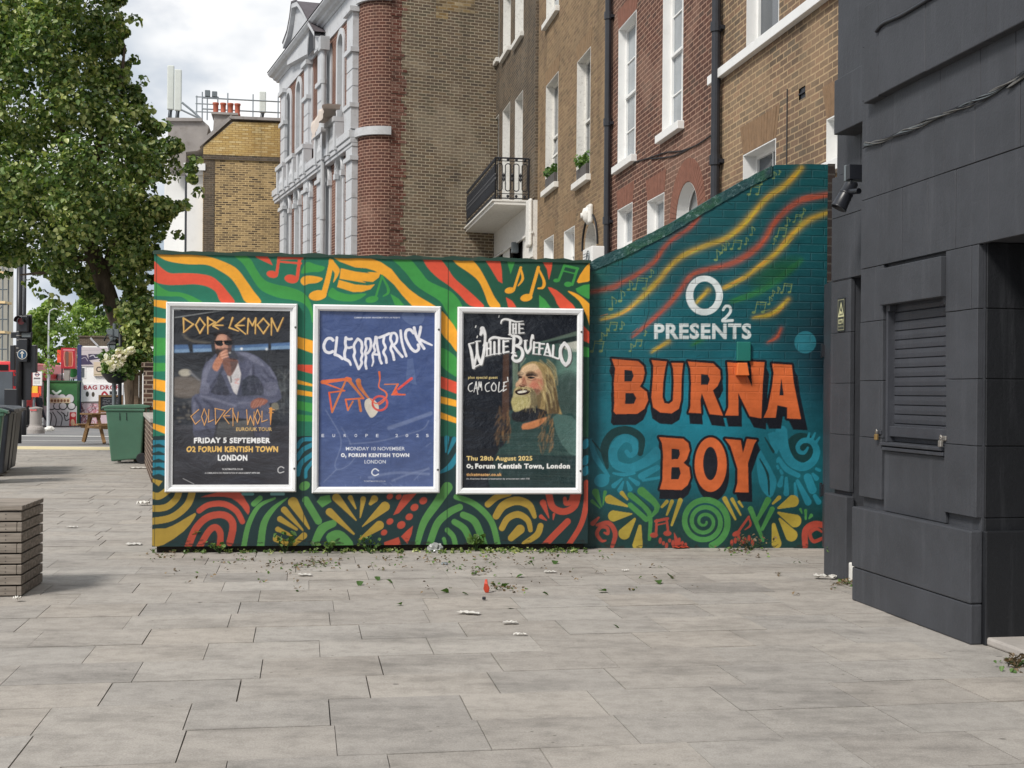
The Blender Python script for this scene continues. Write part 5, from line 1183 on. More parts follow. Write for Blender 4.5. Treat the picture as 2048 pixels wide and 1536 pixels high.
    e1 = DF.S(1681, d, 300)
    blocks(e1, .0, z, DF.Z(1684, 272, d), [e1 + .35], None, d - .004, d + .021)
    fb.build('facing_block', M['charcoal'], root, bevel=.0025, seg=1)
    pl = MB(); pl.box(e0 - .02, dx + .03, d - .045, d + .019, 0, zpr); pl.build('plinth', M['charcoal'], root, bevel=.008)
    zfb = DF.Z(1668, 270, d - .16); zft = DF.Z(1668, 162, d - .16); fx0 = DF.S(1668, d - .16, 220); fa = MB(); fa.box(fx0, .0, d - .16, d + .018, zfb, zft); fa.build('fascia', M['charcoal'], root, bevel=.006)
    ux = DF.S(1685, d - .05, 60); u = MB(); u.box(ux, .0, d - .05, d + .018, zft + .002, DT - .3); u.build('fascia', M['charcoal'], root, bevel=.006)
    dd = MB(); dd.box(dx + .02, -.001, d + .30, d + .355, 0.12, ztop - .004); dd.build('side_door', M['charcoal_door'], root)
    st = MB(); st.box(dx + .02, .03, d - .02, d + .3, 0, .14); st.build('door_step', M['white_old'], root, bevel=.01)
    # serving hatch: roller shutter with rails, sill, cover panel
    sh = MB(); n = 15; hz = (wz1 - wz0) / n
    for k in range(n):
        z_0 = wz0 + k*hz; A = [(wx0 + .012, .060, z_0), (wx0 + .012, .050, z_0 + .005), (wx0 + .012, .048, z_0 + hz*.5), (wx0 + .012, .050, z_0 + hz - .006), (wx0 + .012, .060, z_0 + hz)]
        sh.strip(A, [(wx1 - .002, p[1], p[2]) for p in A])
    r_ = sh.build('roller_shutter', M['charcoal_smooth'], root)
    sb = MB(); 
    bz = DF.Z(1775, 871); sb.box(wx0 + .02, wx1, .018, .046, wz0 + .035, wz0 + .10); sb.build('shutter_bar', M['charcoal_smooth'], r_, bevel=.004)
    rl = MB(); rl.box(wx0 + .001, wx0 + .026, .002, .07, wz0, wz1); rl.build('guide_rail', M['charcoal_smooth'], root, bevel=.003)
    sl = MB(); sl.box(wx0 - .012, wx1, -.03, .03, wz0 - .022, wz0 - .002); sl.box(wx0 + .005, wx1, -.022, .03, wz0 - .052, wz0 - .030); sl.build('window_sill', M['charcoal_smooth'], root, bevel=.004)
    pn = MB(); pn.box(px0, wx1 - .004, -.04, .019, wz1 - .012, pz1 - .02); pn.build('cover_panel', M['charcoal'], root, bevel=.004)
    pb = MB(); pb.box(px0 + .004, px1, .0, .019, zpl + .004, wz0 - .056); pb.build('infill_panel', M['charcoal'], root, bevel=.003)
    for q in (wx0 + .03, wx1 - .05): hd = MB(); hd.box(q, q + .028, .0, .05, wz1 - .05, wz1 - .013); hd.build('shutter_bracket', M['charcoal_smooth'], root)
    tr = MB(); tr.box(sB - .07, sN + .05, .03, 2.15, 0.0, .045); tr.build('doorstep', M['kerb'], root, bevel=.012)
    # padlocks
    for px, py, lab in ((1757, 864, 'small brass padlock at the left end of the shutter bar'), (1886, 876, 'worn steel padlock at the right end of the shutter bar')):
        x, z = DF.hit(px, py, -.02); t = DF.empty('padlock', lab, 'padlock', x, -.035, z - .03, 'padlocks on the shutter')
        b = MB(); b.box(-.016, .016, -.009, .009, -.02, .016); b.build('lock_body', M['brass'] if px < 1800 else M['steel'], t, bevel=.004)
        b = MB(); b.tube([(-.010, 0, .014), (-.010, 0, .034), (-.006, 0, .044), (0, 0, .047), (.006, 0, .044), (.010, 0, .034), (.010, 0, .014)], .003, 6); b.build('shackle', M['steel'], t, smooth=True)
        b = MB(); b.box(-.03, .03, .014, .026, .016, .042); b.build('hasp', M['charcoal_smooth'] if px < 1800 else M['steel'], t, bevel=.003)
    # cable bundle
    pts = [(1728, 290), (1765, 280), (1810, 262), (1850, 243), (1895, 226), (1925, 212), (1962, 196), (1985, 184), (2010, 168), (2048, 144), (2080, 122)]
    t = DF.empty('cable_bundle', 'bundle of twisted grey and black cables running across the charcoal wall', 'cables')
    rr = random.Random(17); mk = [M['black_plastic'], M['grey_plastic'], paint('pale cable', rgb(104, 103, 100), .5, .1)]
    P = [DF.hit(x, y, -.03) for x, y in pts]
    P.append((P[-1][0] + 3.5, P[-1][1] + .75))
    for k in range(9):
        ph = rr.random()*6; fq = rr.uniform(1.2, 3); path = []
        for q in smooth(P, 10):
            am = .007 + .004*math.sin(q[0]*9 + 1) + (.006 if k > 6 else 0); path.append((q[0], -.024 + am*.8*math.cos(q[0]*fq*5 + ph), q[1] + am*math.sin(q[0]*fq*5 + ph)))
        b = MB(); b.tube(path, rr.uniform(.0024, .004), 5); b.build('cable', mk[k % 3 if k < 6 else 2 * (k % 2)], t, smooth=True)
    pts = [DF.hit(x, y, -.12) for x, y in ((1740, 62), (1755, 46), (1790, 30), (1840, 0), (1900, -40), (2000, -120))]
    b = MB(); b.tube([(q[0], -.08, q[1]) for q in smooth(pts, 6)], .012, 6)
    t = DF.empty('conduit', 'single dark conduit looping over the top of the charcoal fascia', 'cable'); b.build('conduit_tube', M['black_plastic'], t, smooth=True)
    # warning sign
    x0, z0 = DF.hit(1676, 663, d - .014); x1, z1 = DF.hit(1690, 596, d - .014)
    c = Canvas(DF, x0, x1, z0, z1, 420, (52, 56, 52), d - .018)
    w, h_ = x1 - x0, z1 - z0; s = c; sg = (206, 204, 160)
    def tri(lst, col): s.polys([[(a*(s.w-1), b_*(s.h-1)) for a, b_ in p] for p in lst], col, raw=True)
    tri([[(.04,.03),(.96,.03),(.96,.05),(.04,.05)],[(.04,.95),(.96,.95),(.96,.97),(.04,.97)],[(.04,.03),(.08,.03),(.08,.97),(.04,.97)],[(.92,.03),(.96,.03),(.96,.97),(.92,.97)]], (150,148,120))
    tri([[(.5,.10),(.93,.56),(.07,.56)]], sg); tri([[(.5,.19),(.78,.52),(.22,.52)]], (52,56,52)); tri([[(.36,.36),(.62,.42),(.58,.50),(.34,.44)],[(.30,.44),(.42,.47),(.34,.51)]], sg)
    tt = text_tris('CCTV', .03); A = np.concatenate(tt); mn, mxx = A.min(0), A.max(0)
    tri([[(.12 + .76*(p[0]-mn[0])/(mxx[0]-mn[0]), .78 - .15*(p[1]-mn[1])/(mxx[1]-mn[1])) for p in q] for q in tt], sg)
    tt = text_tris('IN OPERATION', .03); A = np.concatenate(tt); mn, mxx = A.min(0), A.max(0)
    tri([[(.12 + .76*(p[0]-mn[0])/(mxx[0]-mn[0]), .88 - .05*(p[1]-mn[1])/(mxx[1]-mn[1])) for p in q] for q in tt], (150,148,120))
    t = DF.empty('warning_sign', 'small upright camera warning sign with a triangle on the charcoal wall', 'sign')
    c.mesh('sign_face', M['signprint'], t); b = MB(); b.box(x0 - .004, x1 + .004, d - .0165, d - .0125, z0 - .004, z1 + .004); b.build('sign_plate', M['black_plastic'], t)
    # floodlight and its box, near the corner of the main pier
    c0 = at(1692, 388, 8.62); t = thing('floodlight', 'black cylindrical floodlight angled down on a bracket at the corner', 'light', c0)
    ax = (at(1680, 408, 8.6) - at(1702, 366, 8.6)); ax.normalize()
    L_ = .145
    q = ax.to_track_quat('Z', 'Y').to_matrix().to_4x4()
    def addl(prof, name, m, par=t):
        b = MB(); b.lathe(prof, 24); o = b.build(name, m, par, smooth=True, weld=False); o.matrix_local = q; return o
    addl([(0, -.10), (.040, -.098), (.046, -.085), (.047, -.01), (.050, -.008), (.050, .004), (.047, .006)], 'lamp_body', M['black_plastic'])
    addl([(.047, .004), (.054, .10), (.057, .104), (.057, .112), (.051, .112), (.045, .09), (.020, .03), (0, .03)], 'lamp_hood', M['black_plastic'])
    o = addl([(0, .055), (.03, .055), (.036, .06)], 'lamp_lens', M['steel'])
    b = MB(); w0 = at(1718, 382, 8.45) - c0; b.tube([(.02, 0, .02), (w0.x*.5, w0.y*.5, w0.z + .01), (w0.x, w0.y, w0.z)], .020, 10); b.box(-.012 + .0, .03, -.02, .02, -.05, .03); b.build('bracket', M['black_plastic'], t)
    b = MB(); lab = Vector((-.03, -.037, .0)); 
    b.box(-.02, .02, -.0495, -.0475, -.085, -.05); o = b.build('sticker', M['paper'], t); o.matrix_local = q @ Matrix.Rotation(math.radians(-70), 4, 'Z')
    jbx, jbz = DF.hit(1712, 346, .1); p = at(1708, 345, 8.42); t = thing('junction_box', 'grey and black electrical box fixed above the floodlight', 'electrical box', p, DF.rot)
    b = MB(); b.box(-.052, -.03, -.05, .10, -.055, .055); b.build('box_lid', M['grey_plastic'], t, bevel=.005)
    b = MB(); b.box(-.029, .03, -.046, .10, -.05, .05); b.tube([(0, -.02, -.05), (0, -.02, -.075)], .009, 8); b.build('box_body', M['black_plastic'], t, bevel=.004)
build_dark()
# side gate between the painted wall and the theatre
def build_gate():
    a, b_ = Vector((2.690, 10.80)), Vector((2.640, 10.30)); fr = Fr(a.x, a.y, b_.x - a.x, b_.y - a.y); l = (b_ - a).length; z1 = 2.29
    root = fr.empty('side_gate', 'charcoal steel gate leaf shut edge on beside the painted wall', 'gate')
    m = MB(); m.box(0, l, 0, .05, .03, z1); m.build('gate_leaf', M['charcoal_smooth'], root, bevel=.004)
    for z in (1.72, .52):
        m = MB(); m.box(-.03, .05, -.02, -.001, z - .05, z + .05); m.tube([(-.02, -.012, z - .06), (-.02, -.012, z + .06)], .012, 8); m.build('hinge', M['black_iron'], root)
    m = MB(); m.box(l - .02, l + .9, .0, .25, 0.0, 2.25); m.build('gate_post', M['charcoal_smooth'], root)
build_gate()
# ------------------------------------------------------------------ the brick terrace behind
TF = Fr(5.5 - 0.168*20, 20.0, 0.168, -1.0)
def wall_holes(b, s0, s1, z0, z1, holes, d=0.0, mi=0):
    """front face of a wall with rectangular openings"""
    xs = sorted({s0, s1, *[min(max(h[k], s0), s1) for h in holes for k in (0, 1)]}); zs = sorted({z0, z1, *[min(max(h[k], z0), z1) for h in holes for k in (2, 3)]})
    for x0, x1 in zip(xs[:-1], xs[1:]):
        run = None
        for za, zb in zip(zs[:-1], zs[1:]):
            cx, cz = (x0+x1)/2, (za+zb)/2
            if any(h[0] < cx < h[1] and h[2] < cz < h[3] for h in holes):
                if run: b.face([(x0, d, run[0]), (x1, d, run[0]), (x1, d, run[1]), (x0, d, run[1])], mi); run = None
            else: run = (run[0], zb) if run else (za, zb)
        if run: b.face([(x0, d, run[0]), (x1, d, run[0]), (x1, d, run[1]), (x0, d, run[1])], mi)
def sash(root, h, rev=.13, mat='white_gloss', pane='pane', sill=True, cols=2, rows=4, open_=0.0, d=0.0, arch=False, fd=.045):
    s0, s1, z0, z1 = h
    w = MB(); y0, y1 = d + rev, d + rev + fd; f = .055
    zt = z1 - ((s1 - s0)/2 if arch else 0)
    w.box(s0 + .012, s0 + f, y0, y1, z0 + .012, zt); w.box(s1 - f, s1 - .012, y0, y1, z0 + .012, zt); w.box(s0 + f, s1 - f, y0, y1, z0 + .012, z0 + f + .03)
    if not arch: w.box(s0 + f, s1 - f, y0, y1, z1 - f, z1 - .012)
    zm = (z0 + zt) / 2; w.box(s0 + f, s1 - f, y0 - .02, y1, zm - .022, zm + .022)
    for k in range(1, cols): x = s0 + (s1 - s0)*k/cols; w.box(x - .011, x + .011, y0 + .012, y1 - .004, z0 + f + .03, zt - (0 if arch else f))
    for k in range(1, rows):
        if k*2 == rows: continue
        z = z0 + (zt - z0)*k/rows; w.box(s0 + f, s1 - f, y0 + .014, y1 - .006, z - .010, z + .010)
    o = w.build('window', M[mat], root)
    p = MB(); p.face([(s0 + .01, y1 - .012, z0 + .01), (s1 - .01, y1 - .012, z0 + .01), (s1 - .01, y1 - .012, z1 - .01), (s0 + .01, y1 - .012, z1 - .01)]); p.build('pane', M[pane], o)
    r = MB()                                    # painted reveal
    e = .012
    if arch:
        cx = (s0+s1)/2; R = (s1-s0)/2; A = arc(cx, zt, R, R, 0, math.pi, 18)
        r.strip([(x, d - .003, z) for x, z in A], [(x, y1 + .02, z) for x, z in A])
        for x in (s0, s1): r.face([(x, d - .003, z0), (x, y1 + .02, z0), (x, y1 + .02, zt), (x, d - .003, zt)])
        r.strip([(cx + (R - .05)*math.cos(math.pi*k/18), y0, zt + (R - .05)*math.sin(math.pi*k/18)) for k in range(19)], [(x, y0, z) for x, z in A])
    else:
        r.box(s0, s0 + e, d - .004, y1 + .02, z0, z1); r.box(s1 - e, s1, d - .004, y1 + .02, z0, z1); r.box(s0 + e, s1 - e, d - .004, y1 + .02, z1 - e, z1)
    r.build('reveal', M[mat], root)
    if sill:
        q = MB(); q.box(s0 - .07, s1 + .07, d - .10, d + rev + .02, z0 - .11, z0 + .011); q.build('sill', M[mat if mat != 'white_gloss' else 'white_gloss'], o, bevel=.008)
    return o
def arch_fill(b, h, d=0.0, mi=0):
    """spandrels over a rectangular hole with a round head"""
    s0, s1, z0, z1 = h; R = (s1-s0)/2; cx = (s0+s1)/2; zt = z1 - R; n = 10
    A = arc(cx, zt, R, R, 0, math.pi/2, n); b.face([(s1, d, z1)] + [(x, d, z) for x, z in A[::-1]], mi)
    A = arc(cx, zt, R, R, math.pi/2, math.pi, n); b.face([(s0, d, z1)] + [(x, d, z) for x, z in A[::-1]], mi)
def gauged(root, s0, s1, z, h=.30, mat=None, d=-.004, n=None):
    """splayed brick flat arch over an opening"""
    b = MB(); n = n or max(9, int((s1-s0)/.075)); rng = random.Random(int(z*100))
    cx = (s0+s1)/2
    for k in range(n):
        a0, a1 = s0 + (s1-s0)*k/n + .004, s0 + (s1-s0)*(k+1)/n - .004
        t0, t1 = cx + (a0-cx)*1.22, cx + (a1-cx)*1.22
        b.prism([(a0, z), (a1, z), (t1, z + h), (t0, z + h)], d + rng.uniform(-.002, .002), d + .02)
    return b.build('brick_arch', mat, root)
def body(b, s0, s1, z1, depth=7.0, mi=0, d=0.0):
    b.face([(s0, d, 0), (s0, depth, 0), (s0, depth, z1), (s0, d, z1)], mi); b.face([(s1, d, 0), (s1, d, z1), (s1, depth, z1), (s1, depth, 0)], mi)
    b.face([(s0, d, z1), (s1, d, z1), (s1, depth, z1), (s0, depth, z1)], mi); b.face([(s0, depth, 0), (s1, depth, 0), (s1, depth, z1), (s0, depth, z1)], mi)
def win(xl, xr, ytop_l, ybot_l, d=0.0):
    s0 = TF.S(xl, d, (ytop_l+ybot_l)/2); s1 = TF.S(xr, d, (ytop_l+ybot_l)/2)
    return (s0, s1, TF.Z(xl, ybot_l, d), TF.Z(xl, ytop_l, d))
TOP = 17.0  # unseen upper storeys, heightened so the terrace throws shade
gbr = {}
def rubber(name, a, b_): return paint(name, a, .9, .18, 9, .2)
def terrace():
    # --- red house
    s0, s1 = TF.S(1213), TF.S(1432)
    r = TF.empty('terraced_house', 'dark red brick terraced house with tall white sash windows behind the painted wall', 'house', s0, 0, 0, 'terraced houses')
    r.location = TF.world(0, 0); 
    W1 = win(1236.5, 1272, 61, 335); W2 = (TF.S(1325.5, 0, 150), TF.S(1366, 0, 150), W1[2], W1[3])
    G1 = win(1235, 1264.5, 421, 560); G2 = win(1294.5, 1328, 403, 560); DR = (TF.S(1353, 0, 420), TF.S(1395.5, 0, 420), 1.2, TF.Z(1376, 364))
    up = [(w[0], w[1], W1[3] + 1.0, W1[3] + 2.5) for w in (W1, W2)]
    H_ = [W1, W2, G1, G2, DR] + up
    b = MB(); wall_holes(b, s0, s1, 0, TOP, H_); arch_fill(b, DR); body(b, s0, s1, TOP); b.build('wall', M['brick_red'], r)
    ar = rubber('red rubbed brick', rgb(126, 84, 68), 0)
    for w in (W1, W2): sash(r, w); gauged(r, w[0], w[1], w[3] + .004, .34, ar)
    for w in up: sash(r, w, rows=2)
    for w in (G1, G2): sash(r, w, rows=2, cols=2); gauged(r, w[0], w[1], w[3] + .004, .34, ar)
    sash(r, DR, arch=True, sill=False, rev=.16, pane='pane_grey', cols=1, rows=1)
    # rubbed brick ring round the door head
    cx = (DR[0]+DR[1])/2; R = (DR[1]-DR[0])/2; zt = DR[3] - R; q = MB()
    for k in range(28):
        a0, a1 = math.pi*k/28 + .006, math.pi*(k+1)/28 - .006
        q.prism([(cx + (R+.012)*math.cos(a0), zt + (R+.012)*math.sin(a0)), (cx + (R+.34)*math.cos(a0), zt + (R+.34)*math.sin(a0)), (cx + (R+.34)*math.cos(a1), zt + (R+.34)*math.sin(a1)), (cx + (R+.012)*math.cos(a1), zt + (R+.012)*math.sin(a1))], -.006, .02)
    q.box(DR[0] - .34, DR[0] - .012, -.006, .02, 1.2, zt); q.box(DR[1] + .012, DR[1] + .34, -.006, .02, 1.2, zt)
    q.build('brick_arch', ar, r)
    for p in ([(1240, 332), (1290, 318), (1330, 305), (1360, 302), (1392, 290), (1424, 268)], [(1300, 318), (1345, 312), (1380, 296)]):
        t = MB(); P = [TF.hit(x, y, -.02) for x, y in p]; t.tube([(a, -.012, c) for a, c in smooth(P, 5)], .011, 5); t.build('cable', M['black_iron'], r)
    def pipe(px, par, py_top=0, rr=.055):
        s = TF.S(px, -.09); m = MB(); m.tube([(s, -.09, 0), (s, -.09, TOP)], rr, 12); 
        for z in (2.4, 4.35, 6.1, 8.0, 9.9): m.tube([(s, -.09, z), (s, -.09, z + .13)], rr + .018, 12); m.box(s - .10, s + .10, -.06, -.002, z + .02, z + .07)
        m.build('drainpipe', M['pipe'], par, smooth=False)
        m = MB(); m.tube([(s - .09, -.03, 0), (s - .085, -.03, 3), (s - .10, -.03, 5.2), (s - .07, -.03, TOP)], .012, 6); m.build('cable', M['pipe'], par)
    pipe(1427, r, rr=.062)
    # --- brown house
    s0b, s1b = s1, TF.S(1760)
    r2 = TF.empty('terraced_house', 'brown stock brick terraced house with a white sill band next to the charcoal theatre', 'house', 0, 0, 0, 'terraced houses')
    U1 = win(1494, 1558.5, -120, 103); wd = U1[1] - U1[0]; bz0, bz1 = TF.Z(1435, 155.5, -.09), TF.Z(1435, 137.5, -.09)
    U1 = (U1[0], U1[1], bz1 + .012, bz1 + 1.9); U2 = (TF.S(1634), TF.S(1634) + wd, bz1 + .012, bz1 + 1.9)
    L1 = win(1486.4, 1551.5, 311, 420); L2 = (TF.S(1653.5, 0, 280), TF.S(1653.5, 0, 280) + 1.15, TF.Z(1653.5, 333), TF.Z(1653.5, 239))
    L1 = (L1[0], L1[1], L1[3] - 1.7, L1[3])
    V = (TF.S(1593), TF.S(1606), TF.Z(1593, 204), TF.Z(1593, 181))
    b = MB(); wall_holes(b, s0b, s1b, 0, TOP, [U1, U2, L1, L2, V]); body(b, s0b, s1b, TOP); b.build('wall', M['brick_brown'], r2)
    for w in (U1, U2): sash(r2, w, sill=False, cols=1, rows=2, pane='pane_dark')
    sash(r2, L1, rows=2, cols=2, pane='pane_dark', rev=.16); sash(r2, L2, rows=2, cols=2)
    ab = rubber('buff rubbed brick', rgb(130, 104, 78), 0)
    gauged(r2, L1[0], L1[1], L1[3] + .004, .36, ab); gauged(r2, L2[0], L2[1], L2[3] + .004, .36, ab)
    b = MB(); b.box(TF.S(1409, -.09), s1b, -.09, -.002, bz0, bz1); b.build('sill_band', M['white_gloss'], r2, bevel=.006)
    b = MB(); zc = (V[2]+V[3])/2
    b.box(V[0], V[1], .015, .03, V[2], V[3]); b.box(V[0], V[1], -.006, .012, zc - .008, zc + .008); b.build('air_vent', M['black_iron'], r2)
    b = MB(); x, z = TF.hit(1574, 178, -.01); b.tube([(x, -.008, 1.5), (x, -.008, z)], .008, 5); b.build('cable', M['black_iron'], r2)
    # --- tan house
    s0c, s1c = TF.S(1072), s0
    r3 = TF.empty('terraced_house', 'tan stock brick terraced house with peeling white window reveals and window boxes', 'house', 0, 0, 0, 'terraced houses')
    T1 = win(1091.5, 1116, 174, 384); T2 = win(1153.7, 1180.5, 126, 369); B1 = win(1093, 1118, -60, 50); B2 = (T2[0], T2[1], B1[2], B1[3])
    g1 = win(1088, 1107, 481, 560); g2 = win(1128, 1149, 464, 560); DR = (TF.S(1170, 0, 470), TF.S(1193, 0, 470), 1.2, TF.Z(1183, 444))
    b = MB(); wall_holes(b, s0c, s1c - .001, 0, TOP, [T1, T2, B1, B2, g1, g2, DR]); arch_fill(b, DR); body(b, s0c, s1c - .001, TOP); b.build('wall', M['brick_tan'], r3)
    at_ = rubber('tan rubbed brick', rgb(132, 108, 80), 0)
    for w in (T1, T2): sash(r3, w, mat='white_old', pane='pane_dark', cols=1, rows=2, rev=.17); gauged(r3, w[0], w[1], w[3] + .004, .34, at_)
    for w in (B1, B2): sash(r3, w, mat='white_old', cols=2, rows=2, rev=.16)
    for w in (g1, g2): sash(r3, w, mat='white_gloss', rev=.18, cols=1, rows=2); gauged(r3, w[0], w[1], w[3] + .004, .34, at_)
    sash(r3, DR, mat='white_old', arch=True, sill=False, rev=.25, pane='pane_dark', cols=1, rows=1)
    # hopper light swung open in the left window
    t = MB(); zz = T1[2] + (T1[3]-T1[2])*.30; t.box(T1[0] + .25, T1[1] - .06, -.02, .02, 0, 1.05); o = t.build('window', M['white_old'], r3); o.location = (0, .12, zz); o.rotation_euler = (math.radians(-14), 0, 0)
    t = MB(); t.face([(T1[0] + .30, -.024, .06), (T1[1] - .11, -.024, .06), (T1[1] - .11, -.024, .98), (T1[0] + .30, -.024, .98)]); t.build('pane', M['pane_grey'], o)
    # keystone head over the door: weathered carved block
    x, z = TF.hit(1184, 430); k = MB(); k.box(x - .15, x + .15, -.10, .0, z - .18, z + .20); ko = k.build('keystone', M['white_old'], r3, bevel=.05, seg=3)
    k = MB(); k.lathe([(0, .15), (.08, .12), (.11, .03), (.09, -.08), (.05, -.14), (0, -.16)], 14, (x, -.09, z)); k.box(x - .025, x + .025, -.22, -.15, z - .06, z + .03); k.build('carved_face', M['white_old'], ko, smooth=True)
    k = MB(); cx = (DR[0]+DR[1])/2; R = (DR[1]-DR[0])/2; A = arc(cx, DR[3] - R, R + .16, R + .16, 0, math.pi, 14); k.tube([(a, -.02, c) for a, c in A], .02, 5); k.build('cable', M['black_iron'], r3)
    pipe(1211, r3, rr=.060)
    # window boxes
    def wbox(w, label, seed):
        t = TF.empty('window_box', label, 'planter', (w[0]+w[1])/2 + .12, .03, w[2] + .012, 'window boxes')
        hw = (w[1]-w[0])*.34; b = MB(); b.prism([(-hw, 0), (hw, 0), (hw + .03, .22), (-hw - .03, .22)], -.10, .10); b.build('planter_box', paint('grey planter', rgb(88, 84, 82), .7, .2, 9), t, bevel=.006)
        leaf_cloud('plant', t, [(Vector((random.Random(seed + k).uniform(-hw - .1, hw), random.Random(seed + k*3).uniform(-.10, .05), .28 + .12*random.Random(seed*2 + k).random())), .13) for k in range(7)], 26, .075, M['leaf_weed'], seed)
    wbox(T1, 'grey window box with sparse green plant on the left tan house sill', 4); wbox(T2, 'grey window box with bushy green plant on the right tan house sill', 9)
    # air conditioning unit
    x, z = TF.hit(1171, 509, -.4); t = TF.empty('air_conditioner', 'white outdoor air conditioning unit with round fan grille below the arched door', 'air conditioner', x, -.35, z - .18)
    b = MB(); b.box(-.36, .36, -.02, .22, -.08, .30); b.build('casing', M['white_gloss'], t, bevel=.015)
    b = MB(); 
    for rr in (.05, .09, .13): b.tube([(.08 + rr*math.cos(a), -.026, .11 + rr*math.sin(a)) for a in np.linspace(0, 2*math.pi, 20)], .006, 5, caps=False)
    for k in range(5): b.box(-.32, -.10, -.024, -.019, .0 + k*.05, .012 + k*.05)
    b.build('fan_grille', M['grey_plastic'], t)
    b = MB(); b.box(-.3, -.26, .0, .34, -.12, -.085); b.box(.26, .30, .0, .34, -.12, -.085); b.build('bracket', M['steel'], t)
    # --- sooty house with balcony
    s0d, s1d = TF.S(940), TF.S(1072); dp = -.075
    r4 = TF.empty('terraced_house', 'sooty dark brick terraced house with an iron balcony over a white ground floor', 'house', 0, 0, 0, 'terraced houses')
    F = [win(988, 1002.5, 250, 398), win(1010.5, 1025, 224, 398), win(1035.6, 1051, 202, 398)]; zfl = TF.Z(1048, 412, dp)
    F = [(w[0], w[1], zfl + .05, w[3]) for w in F]
    S_ = [win(989, 1003.5, 15, 140), win(1012, 1027, -8, 117), win(1036.5, 1053, -40, 90)]
    b = MB(); wall_holes(b, s0d, s1d, zfl, TOP, F + S_, dp); body(b, s0d, s1d, TOP, 7, 0, dp); b.build('wall', M['brick_sooty'], r4)
    for w in F: sash(r4, w, mat='white_old', rev=.30, sill=False, d=dp, cols=1, rows=4)
    for w in S_: sash(r4, w, mat='white_old', rev=.26, d=dp, cols=1, rows=4)
    gd = (TF.S(1022, dp, 490), TF.S(1048, dp, 490), 1.0, TF.Z(1040, 481, dp)); gw = (TF.S(988, dp, 500), TF.S(1008, dp, 500), 1.0, TF.Z(1000, 506, dp))
    b = MB(); wall_holes(b, s0d, s1d + .002, 0, zfl - .06, [gd, gw], dp - .03); b.face([(s1d + .002, dp - .03, 0), (s1d + .002, .4, 0), (s1d + .002, .4, zfl - .06), (s1d + .002, dp - .03, zfl - .06)])
    b.box(s0d, s1d + .04, dp - .09, dp - .031, zfl - .85, zfl - .80); b.box(s0d, s1d + .04, dp - .06, dp - .031, zfl - 1.4, zfl - 1.38)
    b.build('ground_floor', M['white_old'], r4)
    b = MB(); b.box(s1d - .45, s1d + .03, dp - .13, dp - .033, zfl - 1.15, zfl - .02); b.build('console_bracket', M['white_old'], r4, bevel=.05, seg=2)
    for w in (gd, gw): b = MB(); b.box(w[0], w[1], dp + .25, dp + .3, w[2], w[3]); b.build('door', M['charcoal_door'], r4)
    b = MB(); x, z = TF.hit(1023, 494, dp - .2); b.box(x - .07, x + .07, dp - .20, dp - .03, z - .15, z + .12); b.build('alarm_box', M['grey_plastic'], r4, bevel=.01)
    # balcony
    yb = dp - .86; sa, sb = s1d - 6.3, s1d - .62
    b = MB(); b.box(sa, sb, yb, dp - .001, zfl - .10, zfl); b.box(sa - .02, sb + .02, yb - .05, dp - .001, zfl - .025, zfl + .02); sl = b.build('balcony', M['white_old'], r4, bevel=.008)
    rl = MB(); hh = 1.02
    def oval(pts3, rad=.013): rl.tube(pts3, rad, 5, caps=False)
    def panel(p0, p1, n):
        p0, p1 = Vector(p0), Vector(p1)
        rl.tube([p0 + Vector((0, 0, hh)), p1 + Vector((0, 0, hh))], .022, 6); rl.tube([p0 + Vector((0, 0, .06)), p1 + Vector((0, 0, .06))], .016, 6); rl.tube([p0 + Vector((0, 0, hh - .07)), p1 + Vector((0, 0, hh - .07))], .010, 5); rl.tube([p0 + Vector((0, 0, .17)), p1 + Vector((0, 0, .17))], .010, 5)
        u = (p1 - p0); l = u.length; u.normalize()
        for k in range(n):
            c = p0 + u*(l*(k + .5)/n); hw = l/n*.33; pts = []
            for a in range(21):
                t = 2*math.pi*a/20; zz = math.sin(t); pts.append(c + u*(hw*math.cos(t)) + Vector((0, 0, .56 + (.26 if zz > 0 else -.26) + hw*zz if abs(zz) > 1e-6 else .56)))
            pts = [c + u*(hw*math.cos(t)) + Vector((0, 0, .56 + math.copysign(.26, math.sin(t)) + hw*math.sin(t))) for t in np.linspace(.01, 2*math.pi + .01, 22)]
            oval(pts)
            for zz in (.11, hh - .035): rl.lathe([(0, -.04), (.035, -.02), (.035, .02), (0, .04)], 8, tuple(c + Vector((0, 0, zz))))
            m = p0 + u*(l*(k + 1)/n) + Vector((0, 0, .56)); rl.lathe([(0, -.12), (.03, -.06), (.018, 0), (.03, .06), (0, .12)], 8, tuple(m))
        for q in (p0, p1): rl.tube([q, q + Vector((0, 0, hh))], .018, 6)
    panel((sb - .03, dp - .02, zfl), (sb - .03, yb + .03, zfl), 4); panel((sb - .03, yb + .03, zfl), (sa + .03, yb + .03, zfl), 28)
    rl.build('railing', M['black_iron'], sl)
